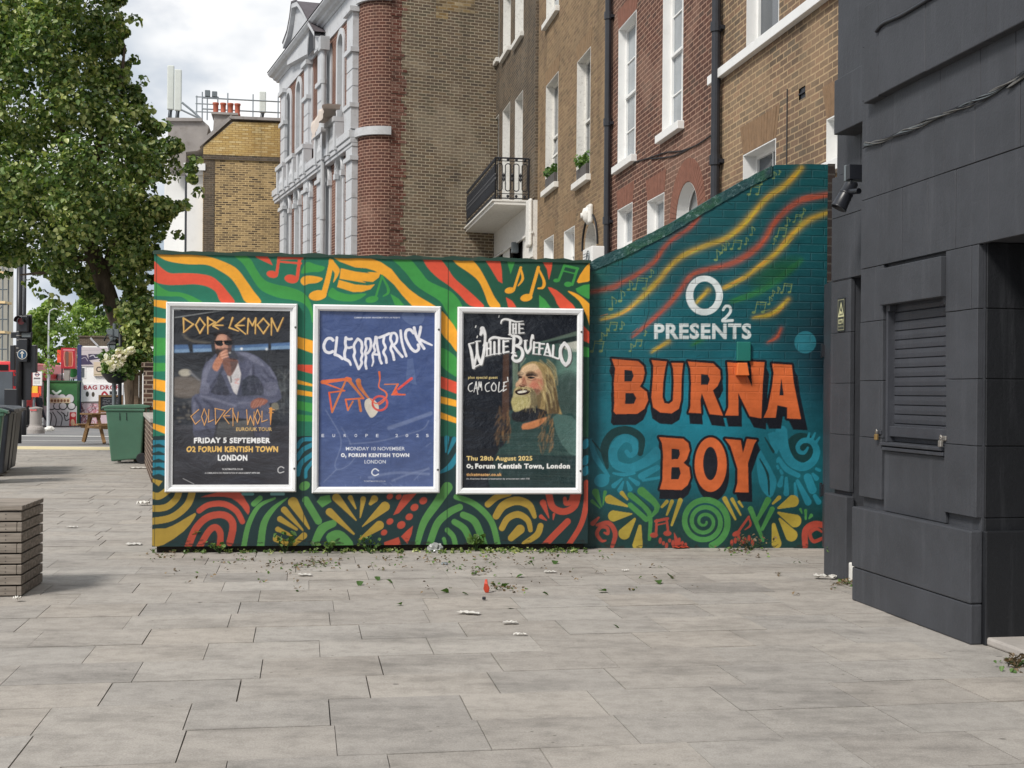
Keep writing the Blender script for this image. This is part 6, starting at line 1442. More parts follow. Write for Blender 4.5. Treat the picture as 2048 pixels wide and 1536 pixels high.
def leaf_cloud(name, parent, clumps, per, size, mat, seed=1, tone=None, flat=.5, shape='leaf'):
    """many small leaves, each two folded triangles; clumps = [(centre, radius)]"""
    rng = np.random.RandomState(seed); n = len(clumps)*per
    C = np.repeat(np.array([tuple(c[0]) for c in clumps]), per, axis=0); R = np.repeat(np.array([c[1] for c in clumps]), per)
    v = rng.normal(size=(n, 3)); v /= np.linalg.norm(v, axis=1)[:, None]
    rad = R*np.cbrt(rng.rand(n)*.75 + .25)
    Pn = C + v*rad[:, None]*np.array([1, 1, .8])
    nrm = v*.7 + rng.normal(size=(n, 3))*.55 + np.array([0, 0, flat]); nrm /= np.linalg.norm(nrm, axis=1)[:, None]
    t = np.cross(nrm, rng.normal(size=(n, 3))); t /= np.linalg.norm(t, axis=1)[:, None]; t[:, 2] -= .45; t /= np.linalg.norm(t, axis=1)[:, None]
    w = np.cross(nrm, t); w /= np.linalg.norm(w, axis=1)[:, None]
    sz = (size*(.65 + .7*rng.rand(n)))[:, None]
    fold = nrm*sz*.16
    # base, widest left, tip, widest right, with rounded shoulders
    pts = np.stack([Pn - t*sz*.5, Pn - t*sz*.18 + w*sz*.42 + fold, Pn + t*sz*.22 + w*sz*.34 + fold, Pn + t*sz*.62, Pn + t*sz*.22 - w*sz*.34 + fold, Pn - t*sz*.18 - w*sz*.42 + fold], 1)
    me = bpy.data.meshes.new(name); me.vertices.add(n*6); me.vertices.foreach_set('co', pts.reshape(-1).astype(np.float32))
    base = np.arange(n)[:, None]*6
    q = np.concatenate([base + np.array([[0, 3, 2, 1]]), base + np.array([[0, 5, 4, 3]])], 1).reshape(-1)
    me.loops.add(n*8); me.loops.foreach_set('vertex_index', q.astype(np.int32)); me.polygons.add(n*2); me.polygons.foreach_set('loop_start', (np.arange(n*2)*4).astype(np.int32)); me.update(calc_edges=True)
    a = me.attributes.new('tone', 'FLOAT', 'POINT'); tn = np.clip(rng.normal(.5, .22, n) + np.repeat(rng.normal(0, .10, len(clumps)), per), 0, 1); a.data.foreach_set('value', np.repeat(tn, 6).astype(np.float32))
    me.materials.append(mat); o = bpy.data.objects.new(name, me); COL.objects.link(o)
    if parent: o.parent = parent
    return o
terrace()

# ------------------------------------------------------------------ the Victorian building with the pale stone front
VF = Fr(-4.325, 34.656, 0.388, -1.0)
def victorian():
    r = VF.empty('victorian_building', 'Victorian red brick building with pale stone pilasters, arched windows and brown flank wall', 'building')
    sL = VF.S(556); R = .72; TP = 15.0
    zU = lambda px, py, d=0: VF.Z(px, py, d)
    z_ledge1, z_ledge0 = zU(712, 263), zU(712, 279)           # string course at the corner
    z_head = zU(711, 22)                                       # underside of the frieze
    band1, band0 = zU(700, 262), zU(700, 288)
    ups = [(573.5,582,232),(594,602,176),(615,623.5,137),(651,661,104),(676.5,686.5,70)]
    lows = [(573,581.5,396),(593,601,382),(615,623.5,365),(650,660.5,338),(676.5,686.5,317)]
    zsu = zU(689, 236); zuT = zU(682, 70); zlT = zU(684, 318); zlB = 1.0
    Uw = []; Lw = []
    for (a, b_, _), (c, d_, _) in zip(ups, lows):
        Uw.append((VF.S(a, 0, 300), VF.S(b_, 0, 300), zsu, zuT)); Lw.append((VF.S(c, 0, 450), VF.S(d_, 0, 450), zlB, zlT))
    b = MB(); wall_holes(b, sL, 0, 0, z_head + .2, Uw + Lw)
    for w in Uw + Lw: arch_fill(b, w)
    b.face([(sL, 0, 0), (sL, 8, 0), (sL, 8, 13.5), (sL, 0, 13.5)]); b.build('front_wall', M['brick_corner'], r)
    for k, w in enumerate(Uw + Lw):
        cx = (w[0]+w[1])/2; Rr = (w[1]-w[0])/2; zt = w[3] - Rr; q = MB(); A0 = arc(cx, zt, Rr, Rr, 0, math.pi, 16); A1 = arc(cx, zt, Rr + .17, Rr + .17, 0, math.pi, 16)
        P0 = [(w[1], w[2])] + A0 + [(w[0], w[2])]; P1 = [(w[1] + .17, w[2])] + A1 + [(w[0] - .17, w[2])]
        q.strip([(x, -.05, z) for x, z in P0], [(x, -.05, z) for x, z in P1]); q.strip([(x, -.05, z) for x, z in P1], [(x, .02, z) for x, z in P1]); q.strip([(x, .34, z) for x, z in P0], [(x, -.05, z) for x, z in P0])
        if k >= 5:      # lower windows: second hood ring and little capitals
            A2 = arc(cx, zt, Rr + .10, Rr + .10, -.1, math.pi + .1, 16); q.tube([(x, -.07, z) for x, z in A2], .05, 6); q.box(w[1] - .02, w[1] + .20, -.12, .0, zt - .22, zt - .06); q.box(w[0] - .20, w[0] + .02, -.12, .0, zt - .22, zt - .06)
        q.build('window_surround', M['stone_white'], r)
        p = MB(); p.box(w[0] - .01, w[1] + .01, .30, .34, w[2], w[3]); o = p.build('window', M['pane_grey'], r)
        if k >= 5:
            p = MB()
            for a in range(7): t = math.pi*a/6; p.tube([(cx, .26, zt), (cx + (Rr - .03)*math.cos(t), .26, zt + (Rr - .03)*math.sin(t))], .025, 5)
            p.tube([(x, .26, z) for x, z in arc(cx, zt, Rr*.5, Rr*.5, 0, math.pi, 10)], .025, 5); p.build('fanlight_bars', M['stone_joint'], o)
    # pilasters of jointed stone
    jt = []
    pil = [(VF.S(557, -.1), VF.S(565, -.1), -.10), (VF.S(603, -.14), VF.S(611.5, -.14), -.14), (VF.S(630, -.14), VF.S(639.5, -.14), -.14), (VF.S(688, -.17), .0, -.17)]
    for k, (a, b_, dd) in enumerate(pil):
        q = MB()
        z = 0.6
        zc = [0.6 + .62*i for i in range(12)]; ztop = z_ledge0 - .25
        def col(zA, zB, bh):
            n = max(1, round((zB - zA)/bh)); h = (zB - zA)/n
            for i in range(n): q.box(a, b_, dd, -.001, zA + i*h + .018, zA + (i+1)*h - .018)
            q.box(a + .015, b_ - .015, dd + .02, -.002, zA, zB)
        col(.4, z_ledge0 - .62, .52); q.box(a - .06, b_ + .06, dd - .07, -.001, z_ledge0 - .62, z_ledge0 - .50); q.box(a, b_, dd, -.001, z_ledge0 - .50, z_ledge0 - .02)
        q.box(a - .04, b_ + .04, dd - .05, -.001, z_ledge1 + .02, z_ledge1 + .62); q.box(a - .07, b_ + .07, dd - .09, -.001, z_ledge1 + .62, z_ledge1 + .74)
        col(z_ledge1 + .74, z_head - 1.25, .55); q.box(a - .05, b_ + .05, dd - .07, -.001, z_head - 1.25, z_head - 1.12); q.box(a, b_, dd, -.001, z_head - 1.12, z_head - .14); q.box(a - .07, b_ + .07, dd - .10, -.001, z_head - .14, z_head)
        q.build('pilaster', M['stone_white'], r)
    # string course, sills, balusters
    q = MB(); q.box(sL - .1, .02, -.27, -.001, z_ledge0, z_ledge1); q.box(sL - .06, .02, -.23, -.001, z_ledge0 - .14, z_ledge0 - .002); q.box(sL - .02, .02, -.19, -.001, z_ledge0 - .24, z_ledge0 - .142); q.build('string_course', M['stone_white'], r, bevel=.015)
    zc = zU(563, 160); q = MB(); q.box(sL, .01, -.04, -.0005, z_head, zc); q.build('frieze', M['stone_white'], r)
    ch_ = max(.3, VF.Z(538, 142, -.42) - zc); prof = [(-y, z*ch_/.78) for y, z in ((0, 0), (.08, 0), (.11, .12), (.20, .20), (.23, .34), (.35, .44), (.42, .66), (.42, .74), (0, .78))]
    cb = MB()
    cb.strip([(sL - .30, y, zc + z) for y, z in prof], [(.6, y, zc + z) for y, z in prof]); cb.face([(sL - .30, y, zc + z) for y, z in prof]); cb.build('cornice', M['stone_white'], r)
    for w in Uw:
        q = MB(); q.box(w[0] - .28, w[1] + .28, -.36, -.001, zsu - .14, zsu - .002)
        for x in (w[0] - .14, w[1] + .14): q.prism([(x - .09, zsu - .95), (x + .09, zsu - .95), (x + .13, zsu - .14), (x - .13, zsu - .14)], -.32, -.05)
        for k in range(1, 4): x = w[0] + (w[1]-w[0])*k/4; q.lathe([(.04, 0), (.09, .2), (.05, .42), (.07, .62)], 8, (x, -.22, zsu - .82))
        q.box(w[0] - .28, w[1] + .28, -.26, -.001, z_ledge1 + .002, z_ledge1 + .10); q.build('balustrade', M['stone_white'], r)
    s = VF.S(642.5, -.24); q = MB(); q.tube([(s, -.24, 0), (s, -.24, z_head - .1)], .075, 10); q.box(s - .16, s + .16, -.38, -.10, z_head - .4, z_head)
    for z in (2.5, 4.5, 6.5, 8.7, 10.6): q.tube([(s, -.24, z), (s, -.24, z + .12)], .10, 10)
    q.build('drainpipe', paint('pale grey pipe', rgb(176, 178, 180), .5), r)
    # gable with a lunette over the middle bays
    gx0, gx1 = VF.S(592), VF.S(640); gm = VF.S(612); zg0 = zc + .7; zg1 = zU(612, 20)
    P = [VF.hit(x, y, -.25) for x, y in ((574, 130), (638, 95), (638, 74), (631, 62), (622, 46), (613, 28), (603, 13), (592, 17), (588, 48), (583, 74), (574, 98))]
    q = MB(); q.prism(P, -.25, .6); q.strip([(x, -.40, z) for x, z in P[2:]], [(x, -.40, z + .16) for x, z in P[2:]]); q.strip([(x, -.40, z) for x, z in P[2:]], [(x, -.24, z) for x, z in P[2:]]); q.build('gable', M['stone_white'], r)
    q = MB(); q.strip([(x, -.42, z + .162) for x, z in P[2:]], [(x, .9, z + .2) for x, z in P[2:]]); q.strip([(x, -.42, z + .162) for x, z in P[2:]], [(x, -.42, z + .22) for x, z in P[2:]]); q.build('roof', paint('dark gable slate', rgb(86, 80, 84), .7, .15, 6), r)
    cxl = VF.S(617, -.26); zl = VF.Z(617, 112, -.26); q = MB(); A = arc(cxl, zl, .45, .85, 0, math.pi, 16); q.strip([(x, -.275, z) for x, z in A], [(cxl + (x-cxl)*1.22, -.275, zl + (z-zl)*1.12) for x, z in A]); q.build('window_surround', M['stone_joint'], r)
    q = MB(); q.face([(x, -.265, z) for x, z in A]); q.build('window', M['charcoal_door'], r)
    q = MB(); zr = zc + ch_ + .01; q.face([(sL - .36, -.44, zr), (.5, -.44, zr), (.5, 5, zr + 1.2), (sL - .36, 5, zr + 1.2)]); q.face([(sL - .36, -.44, zr), (sL - .36, 5, zr + 1.2), (sL - .36, 5, zr)]); q.build('roof', paint('grey slate', rgb(92, 92, 100), .7, .15, 6), r)
    # rounded corner, toothed strip and brown flank
    n = 16; A = [(R*math.sin(math.pi/2*k/n), R - R*math.cos(math.pi/2*k/n)) for k in range(n + 1)]
    q = MB(); q.strip([(x, y, 0) for x, y in A], [(x, y, z_ledge0) for x, y in A]); q.strip([(x, y, z_ledge1) for x, y in A], [(x, y, z_head + .05) for x, y in A]); q.build('corner_wall', M['brick_corner'], r)
    for za, zb, nm in ((z_ledge0, z_ledge1, 'string_course'), (z_head + .05, TP, 'frieze')):
        B_ = [(x + .10*math.sin(math.pi/2*k/n), y - .10*math.cos(math.pi/2*k/n)) for k, (x, y) in enumerate(A)]; q = MB(); q.strip([(x, y, za) for x, y in B_], [(x, y, zb) for x, y in B_]); q.strip([(x, y, za) for x, y in A], [(x, y, za) for x, y in B_]); q.strip([(x, y, zb) for x, y in B_], [(x, y, zb) for x, y in A]); q.face([(B_[-1][0], B_[-1][1], za), (B_[-1][0], B_[-1][1], zb), (A[-1][0], A[-1][1], zb), (A[-1][0], A[-1][1], za)]); q.build(nm, M['stone_white'], r)
    q = MB(); q.box(R - .4, R + .012, R + .02, R + .60, z_head + .15, TP); q.build('frieze', M['stone_white'], r)
    q = MB(); rr = random.Random(3); z = 0
    while z < z_head + .1:
        q.box(R - .3, R + .006 + rr.uniform(-.01, .012), R + .003, R + .30 + rr.choice([0, .08, .16]), z + .004, z + .081); z += .085
    q.build('toothed_brickwork', M['brick_rough'], r)
    q = MB(); FX = Fr(VF.world(R, 0).x, VF.world(R, 0).y, VF.n[0], VF.n[1]); q.box(R - 5, R, R + .30, FX.S(985, 0, 300) + .15, 0, TP); q.build('flank_wall', M['brick_flank'], r)
    a0, a1 = FX.S(866), FX.S(944); za, zb = FX.Z(900, 40), FX.Z(900, -60); q = MB(); q.box(R - .05, R + .004, a0, a1, za + .25, zb); q.box(R - .05, R + .0035, a0 - .0, a0 + .35, za, za + .25); q.build('pale_brickwork', M['brick_pale'], r)  # area of paler brick high on the flank wall
    # cloth hung over the sill
    w = Uw[4]; t = VF.empty('cloth', 'pale dust sheet hanging over the stone sill of the Victorian front', 'cloth', (w[0]+w[1])/2 - .2, -.36, zsu)
    c = MB(); nx, ny = 14, 10
    G = [[(-.75 + 1.5*i/nx, .25 - .55*min(1, j/4) + .03*math.sin(i*1.3 + j), .10 + .05*math.sin(i*.9) - (0 if j < 3 else (j - 3)*.09*(1.0 - .5*i/nx)) + .25*i/nx) for j in range(ny + 1)] for i in range(nx + 1)]
    for i in range(nx):
        for j in range(ny): c.face([G[i][j], G[i+1][j], G[i+1][j+1], G[i][j+1]])
    c.build('cloth_sheet', paint('pale dust sheet', rgb(212, 200, 190), .9, .08, 3), t, smooth=True, weld=True)
victorian()

# ------------------------------------------------------------------ yellow brick gable and stucco building further up the road
GF = Fr(at(405, 500, 46).x, 46.0, 1.0, 0.168)
def gable_house():
    r = GF.empty('corner_building', 'yellow brown brick gable building with white stucco front, parapet and four chimney pots', 'building')
    zs = GF.Z(430, 309); zb = gz(46)
    q = MB(); q.box(0, 9, 0, 12, zb, zs - .18); q.build('gable_wall', M['brick_gable'], r)
    q = MB(); q.box(.02, .42, -.012, 0, zb, zs - .2); q.build('soot_stain', M['brick_sooty'], r)
    P = [(0.0, zs), (9, zs), (9, GF.Z(560, 241)), (GF.S(463), GF.Z(463, 243)), (0.0, GF.Z(405, 293))]
    q = MB(); q.prism(P, .01, .5); q.build('parapet', M['brick_yellow'], r)
    q = MB(); q.box(-.02, 9, -.06, .5, zs - .18, zs - .02); q.build('string_course', M['brick_sooty'], r)
    q = MB(); x0, z0 = GF.hit(463, 238); x1, z1 = GF.hit(405, 289); q.prism([(x0, z0), (9, z0 - .02), (9, z0 + .10), (x0, z0 + .10), (x0 - .1, z0 + .06)], -.08, .55); q.prism([(x1 - .1, z1 - .1), (x0, z0), (x0, z0 + .16), (x1 - .1, z1 + .1)], -.05, .55); q.build('coping', M['render_grey'], r)
    # stucco front, running away
    zc = GF.Z(405, 330); xa = GF.S(371, .3); q = MB(); q.box(xa, -.002, .3, 3, zb, zc - .2); q.box(xa - .1, .08, -.05, 3.1, zc - .2, zc + .05); q.box(xa - .04, .03, .12, 3.05, zc - .34, zc - .202); q.build('stucco_front', M['stucco'], r)
    q = MB(); q.tube([(xa - .05, .5, zb), (xa - .05, .5, zc - .3)], .05, 8); q.build('drainpipe', M['pipe'], r)
    # the next bay and its grey parapet, further back
    q = MB(); q.box(GF.S(330, 4), xa + .3, 3.2, 12, zb, GF.Z(380, 300, 4)); q.build('stucco_front', M['stucco'], r)
    q = MB(); q.prism([GF.hit(x, y, 1.2) for x, y in ((336, 335), (336, 240), (346, 236), (402, 238), (418, 252), (408, 294), (396, 301), (372, 304), (371, 335))], 1.2, 3.0); q.prism([GF.hit(x, y, 1.1) for x, y in ((332, 242), (332, 235), (404, 236), (404, 242))], 1.1, 3.1); q.build('parapet', M['render_grey'], r)
    # chimney
    x0, x1 = GF.S(412, 2.0), GF.S(470, 2.0); zt = GF.Z(440, 234, 2.0); q = MB(); q.prism([(x0, zt - 3), (x1, zt - 3), (x1, zt), (x0 + .25, zt), (x0 + .2, zt - .9)], 1.6, 2.6); q.box(x0 + .15, x1 + .05, 1.5, 2.7, zt, zt + .08); ch = q.build('chimney', M['render_grey'], r)
    pot = paint('terracotta pot', rgb(170, 92, 70), .8, .15, 5)
    for px in (427, 442, 456.5, 470.5):
        x = GF.S(px, 2.1); q = MB(); q.lathe([(.06, 0), (.115, .02), (.115, .06), (.095, .09), (.10, .40), (.12, .42), (.12, .48), (.09, .48), (.08, .3)], 14, (x, 2.1, zt + .08)); q.build('chimney_pot', pot, ch, smooth=True)
    # roof railings
    t = GF.empty('roof_railing', 'grey galvanised railing along the flat roof behind the chimney pots', 'railing', 0, 7)
    q = MB(); gl = paint('galvanised steel', rgb(150, 156, 160), .4, .1, 8, metal=.6)
    zr1 = GF.Z(500, 200, 7); zr0 = GF.Z(500, 222, 7); xa, xb = GF.S(400, 7), GF.S(565, 7)
    for z in (zr1, zr0): q.tube([(xa, 0, z), (xb, 0, z - .02)], .03, 6)
    x = xa
    while x < xb: q.tube([(x, 0, zr0 - 1.2), (x, 0, zr1 + .25)], .03, 6); x += 1.05
    q.build('rail', gl, t)
    ma = paint('pale antenna plastic', rgb(206, 210, 204), .5, .05, 3)
    def antenna(px0, px1, py0, py1, dep, label):
        x0, z1 = GF.hit(px0, py0, dep); x1, z0 = GF.hit(px1, py1, dep); t = GF.empty('antenna', label, 'antenna', (x0+x1)/2, dep, z0, 'phone masts on the roofs'); w = (x1-x0)/2; h_ = z1 - z0
        b = MB(); b.box(-w, w, -.10, .10, 0, h_); b.build('antenna_panel', ma, t, bevel=.04)
        b = MB(); b.tube([(.0, .18, -1.1), (.0, .18, h_*.9)], .045, 8); b.box(-.05, .05, .08, .2, h_*.15, h_*.15 + .12); b.box(-.05, .05, .08, .2, h_*.75, h_*.75 + .12); b.build('mast', gl, t)
        b = MB()
        for k in range(3): b.tube([(-.06 + .06*k, 0, .02), (-.1 + .05*k, .05, -.35), (-.02 + .1*k, .15, -.7), (.25 + .2*k, .2, -1.05)], .025, 5)
        b.build('cable', M['pipe'], t)
        return t
    antenna(335, 348, 131, 220, 10, 'tallest phone mast panel, the left one of the close pair above the tree')
    antenna(349.5, 363, 139, 222, 9.5, 'shorter phone mast panel just right of the tallest one')
    antenna(519, 532, 183, 226, 9, 'pale phone mast panel beside the stone front, right of the chimney pots')
    t = GF.empty('radio_mast', 'small steel frame with two grey boxes standing left of the chimney pots', 'antenna', GF.S(410, 9), 9, GF.Z(410, 240, 9))
    b = MB()
    for x in (-.45, 0, .45): b.tube([(x, 0, 0), (x, 0, 1.05)], .03, 6); 
    for z in (.35, .7, 1.0): b.tube([(-.5, 0, z), (.5, 0, z)], .025, 6)
    b.tube([(-1.1, 0, .4), (-.2, 0, .0)], .04, 6); b.build('frame', gl, t)
    b = MB(); b.box(-.1, .12, -.1, .1, 1.02, 1.3); b.box(.2, .42, -.1, .1, 1.02, 1.26); b.build('radio_box', M['grey_plastic'], t, bevel=.02)
    b = MB(); P = [GF.hit(x, y, 9.4) for x, y in ((364, 205), (385, 222), (402, 238))]; b.tube([(p[0], 9.4, p[1]) for p in P], .05, 8); tt = GF.empty('mast_strut', 'diagonal grey steel strut leaning beside the phone masts', 'strut'); b.build('strut_tube', gl, tt)
gable_house()
# ------------------------------------------------------------------ the street on the left
def tilt(P, z=None): return P
def street_tree():
    Y = 24.0
    base = at(258, 905, Y); base.z = 0
    r = thing('street_tree', 'large leafy street tree with a leaning trunk behind the left end of the hoarding', 'tree', base)
    def L_(px, py, y=Y): return at(px, py, y) - base
    t = MB()
    t.tube([Vector((.1, 0, -.1)), L_(266, 860), L_(264, 800), L_(258, 730), L_(238, 650), L_(213, 580), L_(195, 530), L_(178, 490)], [.19, .15, .13, .13, .155, .165, .16, .15], 12)
    t.tube([L_(182, 495), L_(165, 440, 24.2), L_(140, 360, 24.3), L_(120, 260, 24.2), L_(110, 100, 24), L_(105, -100, 24)], [.15, .14, .12, .09, .06, .03], 8)
    t.tube([L_(206, 560), L_(225, 500, 24.3), L_(262, 430, 24.5), L_(300, 340, 24.4), L_(320, 280, 24.3)], [.12, .10, .08, .05, .02], 8)
    t.tube([L_(170, 450), L_(120, 430, 23.6), L_(60, 420, 23.2), L_(0, 430, 23)], [.10, .08, .06, .02], 8)
    t.tube([L_(150, 390), L_(200, 300, 23.8), L_(240, 180, 23.6), L_(250, 90, 23.6)], [.10, .08, .05, .02], 8)
    t.tube([L_(188, 515), L_(140, 520, 24), L_(90, 545, 23.8), L_(40, 550, 23.6)], [.07, .05, .035, .015], 7)
    t.build('trunk', M['bark'], r, smooth=True)
    out = [(285,-260),(262,-60),(258,10),(264,70),(250,105),(276,140),(285,190),(300,205),(322,235),(345,262),(372,275),(372,300),(400,330),(398,370),(365,380),(372,420),(345,455),(352,500),(318,505),(318,560),(315,610),(298,640),(268,632),(240,600),(222,600),(200,618),(170,612),(140,590),(118,602),(100,575),(70,560),(45,548),(0,545),(-60,520),(-220,440),(-300,200),(-280,-120),(-100,-330),(120,-360)]
    P = np.array(out, float); rng = np.random.RandomState(11)
    def inside(x, y):
        c = False
        for i in range(len(P)):
            a, b_ = P[i], P[(i+1) % len(P)]
            if (a[1] > y) != (b_[1] > y) and x < (b_[0]-a[0])*(y-a[1])/(b_[1]-a[1]) + a[0]: c = not c
        return c
    def dist(x, y):
        A = P; B = np.roll(P, -1, 0); d = B - A; t_ = np.clip(((x-A[:, 0])*d[:, 0] + (y-A[:, 1])*d[:, 1])/(d**2).sum(1), 0, 1)
        return np.hypot(x-A[:, 0]-t_*d[:, 0], y-A[:, 1]-t_*d[:, 1]).min()
    clumps = []; k = 0
    while len(clumps) < 900 and k < 20000:
        k += 1; x = rng.uniform(-300, 400); y = rng.uniform(-360, 640)
        if not inside(x, y): continue
        d = dist(x, y)
        if d < 9: continue
        dep = min(2.3, .25 + d/104*1.25)
        # mostly on the shell of the crown, fewer within; clusters thin out low on the street side
        v = rng.uniform(-1, 1); yy = Y + dep*math.copysign(abs(v)**.55, v)
        if y > 540 and x < 130 and rng.rand() < .45: continue
        if 470 < y < 645 and abs(x - np.interp(y, [490, 530, 580, 650], [178, 196, 214, 236])) < 24 and yy < Y + .3: continue
        rad = min(.44, max(.12, d/104*.75))*rng.uniform(.7, 1.1)
        clumps.append((L_(x, y, yy), rad))
    leaf_cloud('crown', r, clumps, 120, .080, M['leaf'], 3, flat=.55)
    # twigs that hang out of the crown
    tw = []
    for x, y in ((272,40),(268,120),(300,215),(330,250),(392,320),(398,385),(372,410),(356,470),(322,520),(108,600),(80,585),(60,566),(130,612),(205,622),(320,600),(8,548),(285,160)): tw.append((L_(x, y, Y + rng.uniform(-.6, .6)), .13))
    leaf_cloud('twig_leaves', r, tw, 16, .105, M['leaf'], 8, flat=.3)
    # ivy low on the trunk
    iv = [(L_(rng.uniform(250, 304), rng.uniform(600, 735), 23.5 + rng.uniform(-.4, .6)), rng.uniform(.18, .32)) for _ in range(64)]
    leaf_cloud('ivy', r, iv, 60, .08, M['leaf'], 15, flat=.4)
street_tree()

def wheelie(label, mat, x, y, rot, group, sx=1.0):
    t = thing('wheelie_bin', label, 'bin', (x, y, 0), rot, group)
    w0, w1, d0, d1, h = .24, .29, .27, .36, .98        # local -x is the front, wheels at +x
    b = MB(); A = [(-d0, -w0, .04), (d0, -w0, .09), (d0, w0, .09), (-d0, w0, .04)]; B_ = [(-d1, -w1, h), (d1*.92, -w1, h), (d1*.92, w1, h), (-d1, w1, h)]
    b.strip(A, B_, closed=True); b.face(A[::-1]); b.face(B_); b.build('bin_body', M[mat], t, bevel=.03, seg=3)
    b = MB(); b.box(-d1 - .02, d1 - .02, -w1 - .02, w1 + .02, h - .03, h + .02); b.build('rim', M[mat], t, bevel=.012)
    b = MB(); pr = [(-d1 - .07, h + .0), (-d1 - .06, h + .045), (-d1 + .05, h + .075), (d1 - .14, h + .095), (d1 - .02, h + .085), (d1 + .08, h + .07), (d1 + .08, h + .045), (d1 - .04, h + .022), (-d1 - .02, h + .022)]
    b.prism([(p[0], p[1]) for p in pr], -w1 - .03, w1 + .03); b.build('lid', M[mat], t, bevel=.010)
    b = MB(); b.tube([(d1 + .04, -w1*.8, h - .01), (d1 + .04, w1*.8, h - .01)], .018, 8); b.box(d1 - .07, d1 + .05, -w1*.86, -w1*.74, h - .05, h + .01); b.box(d1 - .07, d1 + .05, w1*.74, w1*.86, h - .05, h + .01); b.build('handle', M[mat], t)
    for s in (-1, 1):
        b = MB(); b.tube([(0, -.028, 0), (0, .028, 0)], .10, 20); wo = b.build('wheel', M['rubber'], t, bevel=.01); wo.location = (d0 + .02, s*(w0 + .04), .10)
        b = MB(); b.tube([(0, -.032, 0), (0, .032, 0)], .045, 14); b.build('hub', M['black_plastic'], wo)
    b = MB(); b.tube([(d0 + .02, -w0 - .02, .10), (d0 + .02, w0 + .02, .10)], .014, 8); b.build('axle', M['steel'], t)
    for k in (-1, 1): b = MB(); b.box(-.05 + k*.06, -.042 + k*.06, -w1 - .004, -w1 + .01, h - .19, h - .06); b.build('moulded_rib', M['black_plastic'], t)
    return t
p = ground(250, 927); wheelie('green wheelie bin standing alone beside the low brick garden wall', 'bin_green', p.x + .02, p.y + .18, math.radians(4), 'wheelie bins')
for px, py, mat, lab, rr in ((-58, 968, 'bin_green', 'green wheelie bin cut off by the left edge, nearest of the row', 20), (-36, 953, 'bin_black', 'black wheelie bin right behind the green one in the left row', 16), (-26, 947, 'bin_black', 'black wheelie bin third in the row at the left edge', 18), (-16, 941, 'bin_black', 'black wheelie bin with a white scrawl, farthest of the left row', 14)):
    p = ground(px, py); wheelie(lab, mat, p.x, p.y + .15, math.radians(180 + rr), 'wheelie bins')
    if 'scrawl' in lab: pass

def planter():
    A = ground(43, 1193); B_ = ground(90, 1167)
    fr = Fr(A.x, A.y, math.cos(ANG - .02), math.sin(ANG - .02)); Ht = .585; L_ = 1.7; Dp = .60
    t = fr.empty('planter_bench', 'weathered grey slatted timber bench box at the left edge', 'bench')
    n = 8; h = (Ht - .035)/n; rr = random.Random(4)
    sl = []
    for k in range(n):
        z0, z1 = k*h + .006, (k+1)*h - .004
        off = 0 if k % 2 else -.026
        b = MB(); b.box(-L_, (-.002 if k % 2 else -.032), .0, .024, z0, z1); b.build('slat', M['slat'], t, bevel=.003, seg=1)
        b = MB(); b.box(-.030 if True else 0, .0, (.027 if k % 2 else -.0), Dp, z0, z1)
        if k % 2: pass
        b.build('slat', M['slat'], t, bevel=.003, seg=1)
        b = MB()
        for z in (z0 + .016, z1 - .016): b.tube([(-.10, -.0015, z), (-.10, .002, z)], .0035, 6)
        b.build('nail', M['black_iron'], t)
    for k in range(6):
        y0 = k*Dp/6; b = MB(); b.box(-L_, .004, y0 - (.012 if k == 0 else 0), y0 + Dp/6 - .010, Ht - .030, Ht); b.build('top_slat', M['slat'], t, bevel=.003, seg=1)
    b = MB(); b.box(-L_ + .02, -.034, .03, Dp - .01, .0, Ht - .034); b.build('core', M['slat_gap'], t)
planter()

def brick_garden_wall():
    a, b_ = at(303, 960, 18.0), at(286, 900, 24.0); fr = Fr(b_.x, b_.y, a.x - b_.x, a.y - b_.y); l = math.hypot(a.x - b_.x, a.y - b_.y)
    t = fr.empty('garden_wall', 'low dark brick garden wall with a taller pier behind the hoarding end', 'wall')
    m = MB(); m.box(0, l, 0, .33, 0, .86); m.build('wall_face', M['brick_garden'], t)
    m = MB(); m.box(-.02, l, -.03, .36, .86, .93); m.build('coping', M['kerb'], t, bevel=.01)
    m = MB(); m.box(.9, 1.5, -.02, .4, .93, 1.75); m.box(.86, 1.54, -.06, .44, 1.75, 1.83); m.build('pier', M['brick_garden'], t)
brick_garden_wall()
def fence():
    a = at(268, 800, 23.2); t = thing('timber_fence', 'tall pale timber boards standing beside the brick pier', 'fence', (a.x, a.y, 0), .2)
    for k, (w, h) in enumerate(((.10, 1.66), (.07, 1.74), (.11, 1.86))):
        x = k*.085; m = MB(); m.prism([(x, 0), (x + w*.8, 0), (x + w*.8, h + .05*k), (x, h - .1)], k*.03, k*.03 + .03); m.build('board', M['timber_pale'], t, bevel=.004)
fence()

def picnic():
    p = ground(186, 882); t = thing('picnic_table', 'brown timber picnic table on the far pavement behind the green bin', 'table', (at(186, 882, 33.2).x + .62, 33.2, gz(33)), .75)
    def plank(n_, x0, x1, y0, y1, z0, z1): b = MB(); b.box(x0, x1, y0, y1, z0, z1); return b.build(n_, M['timber'], t, bevel=.006)
    for k in range(5): plank('top_plank', -.85, .85, -.36 + k*.145, -.22 + k*.145, .72, .76)
    for s in (-1, 1):
        for k in range(2): plank('seat_plank', -.85, .85, s*.62 + (k - 1)*.15, s*.62 + k*.15 - .01, .43, .47)
    for x in (-.62, .62):
        for s in (-1, 1):
            b = MB(); b.tube([(x, s*.62, 0), (x, s*.20, .72)], .06, 4); b.build('leg', M['timber'], t)
        plank('cross_bar', x - .03, x + .03, -.75, .75, .36, .43); plank('cross_bar', x - .03, x + .03, -.34, .34, .65, .72)
picnic()
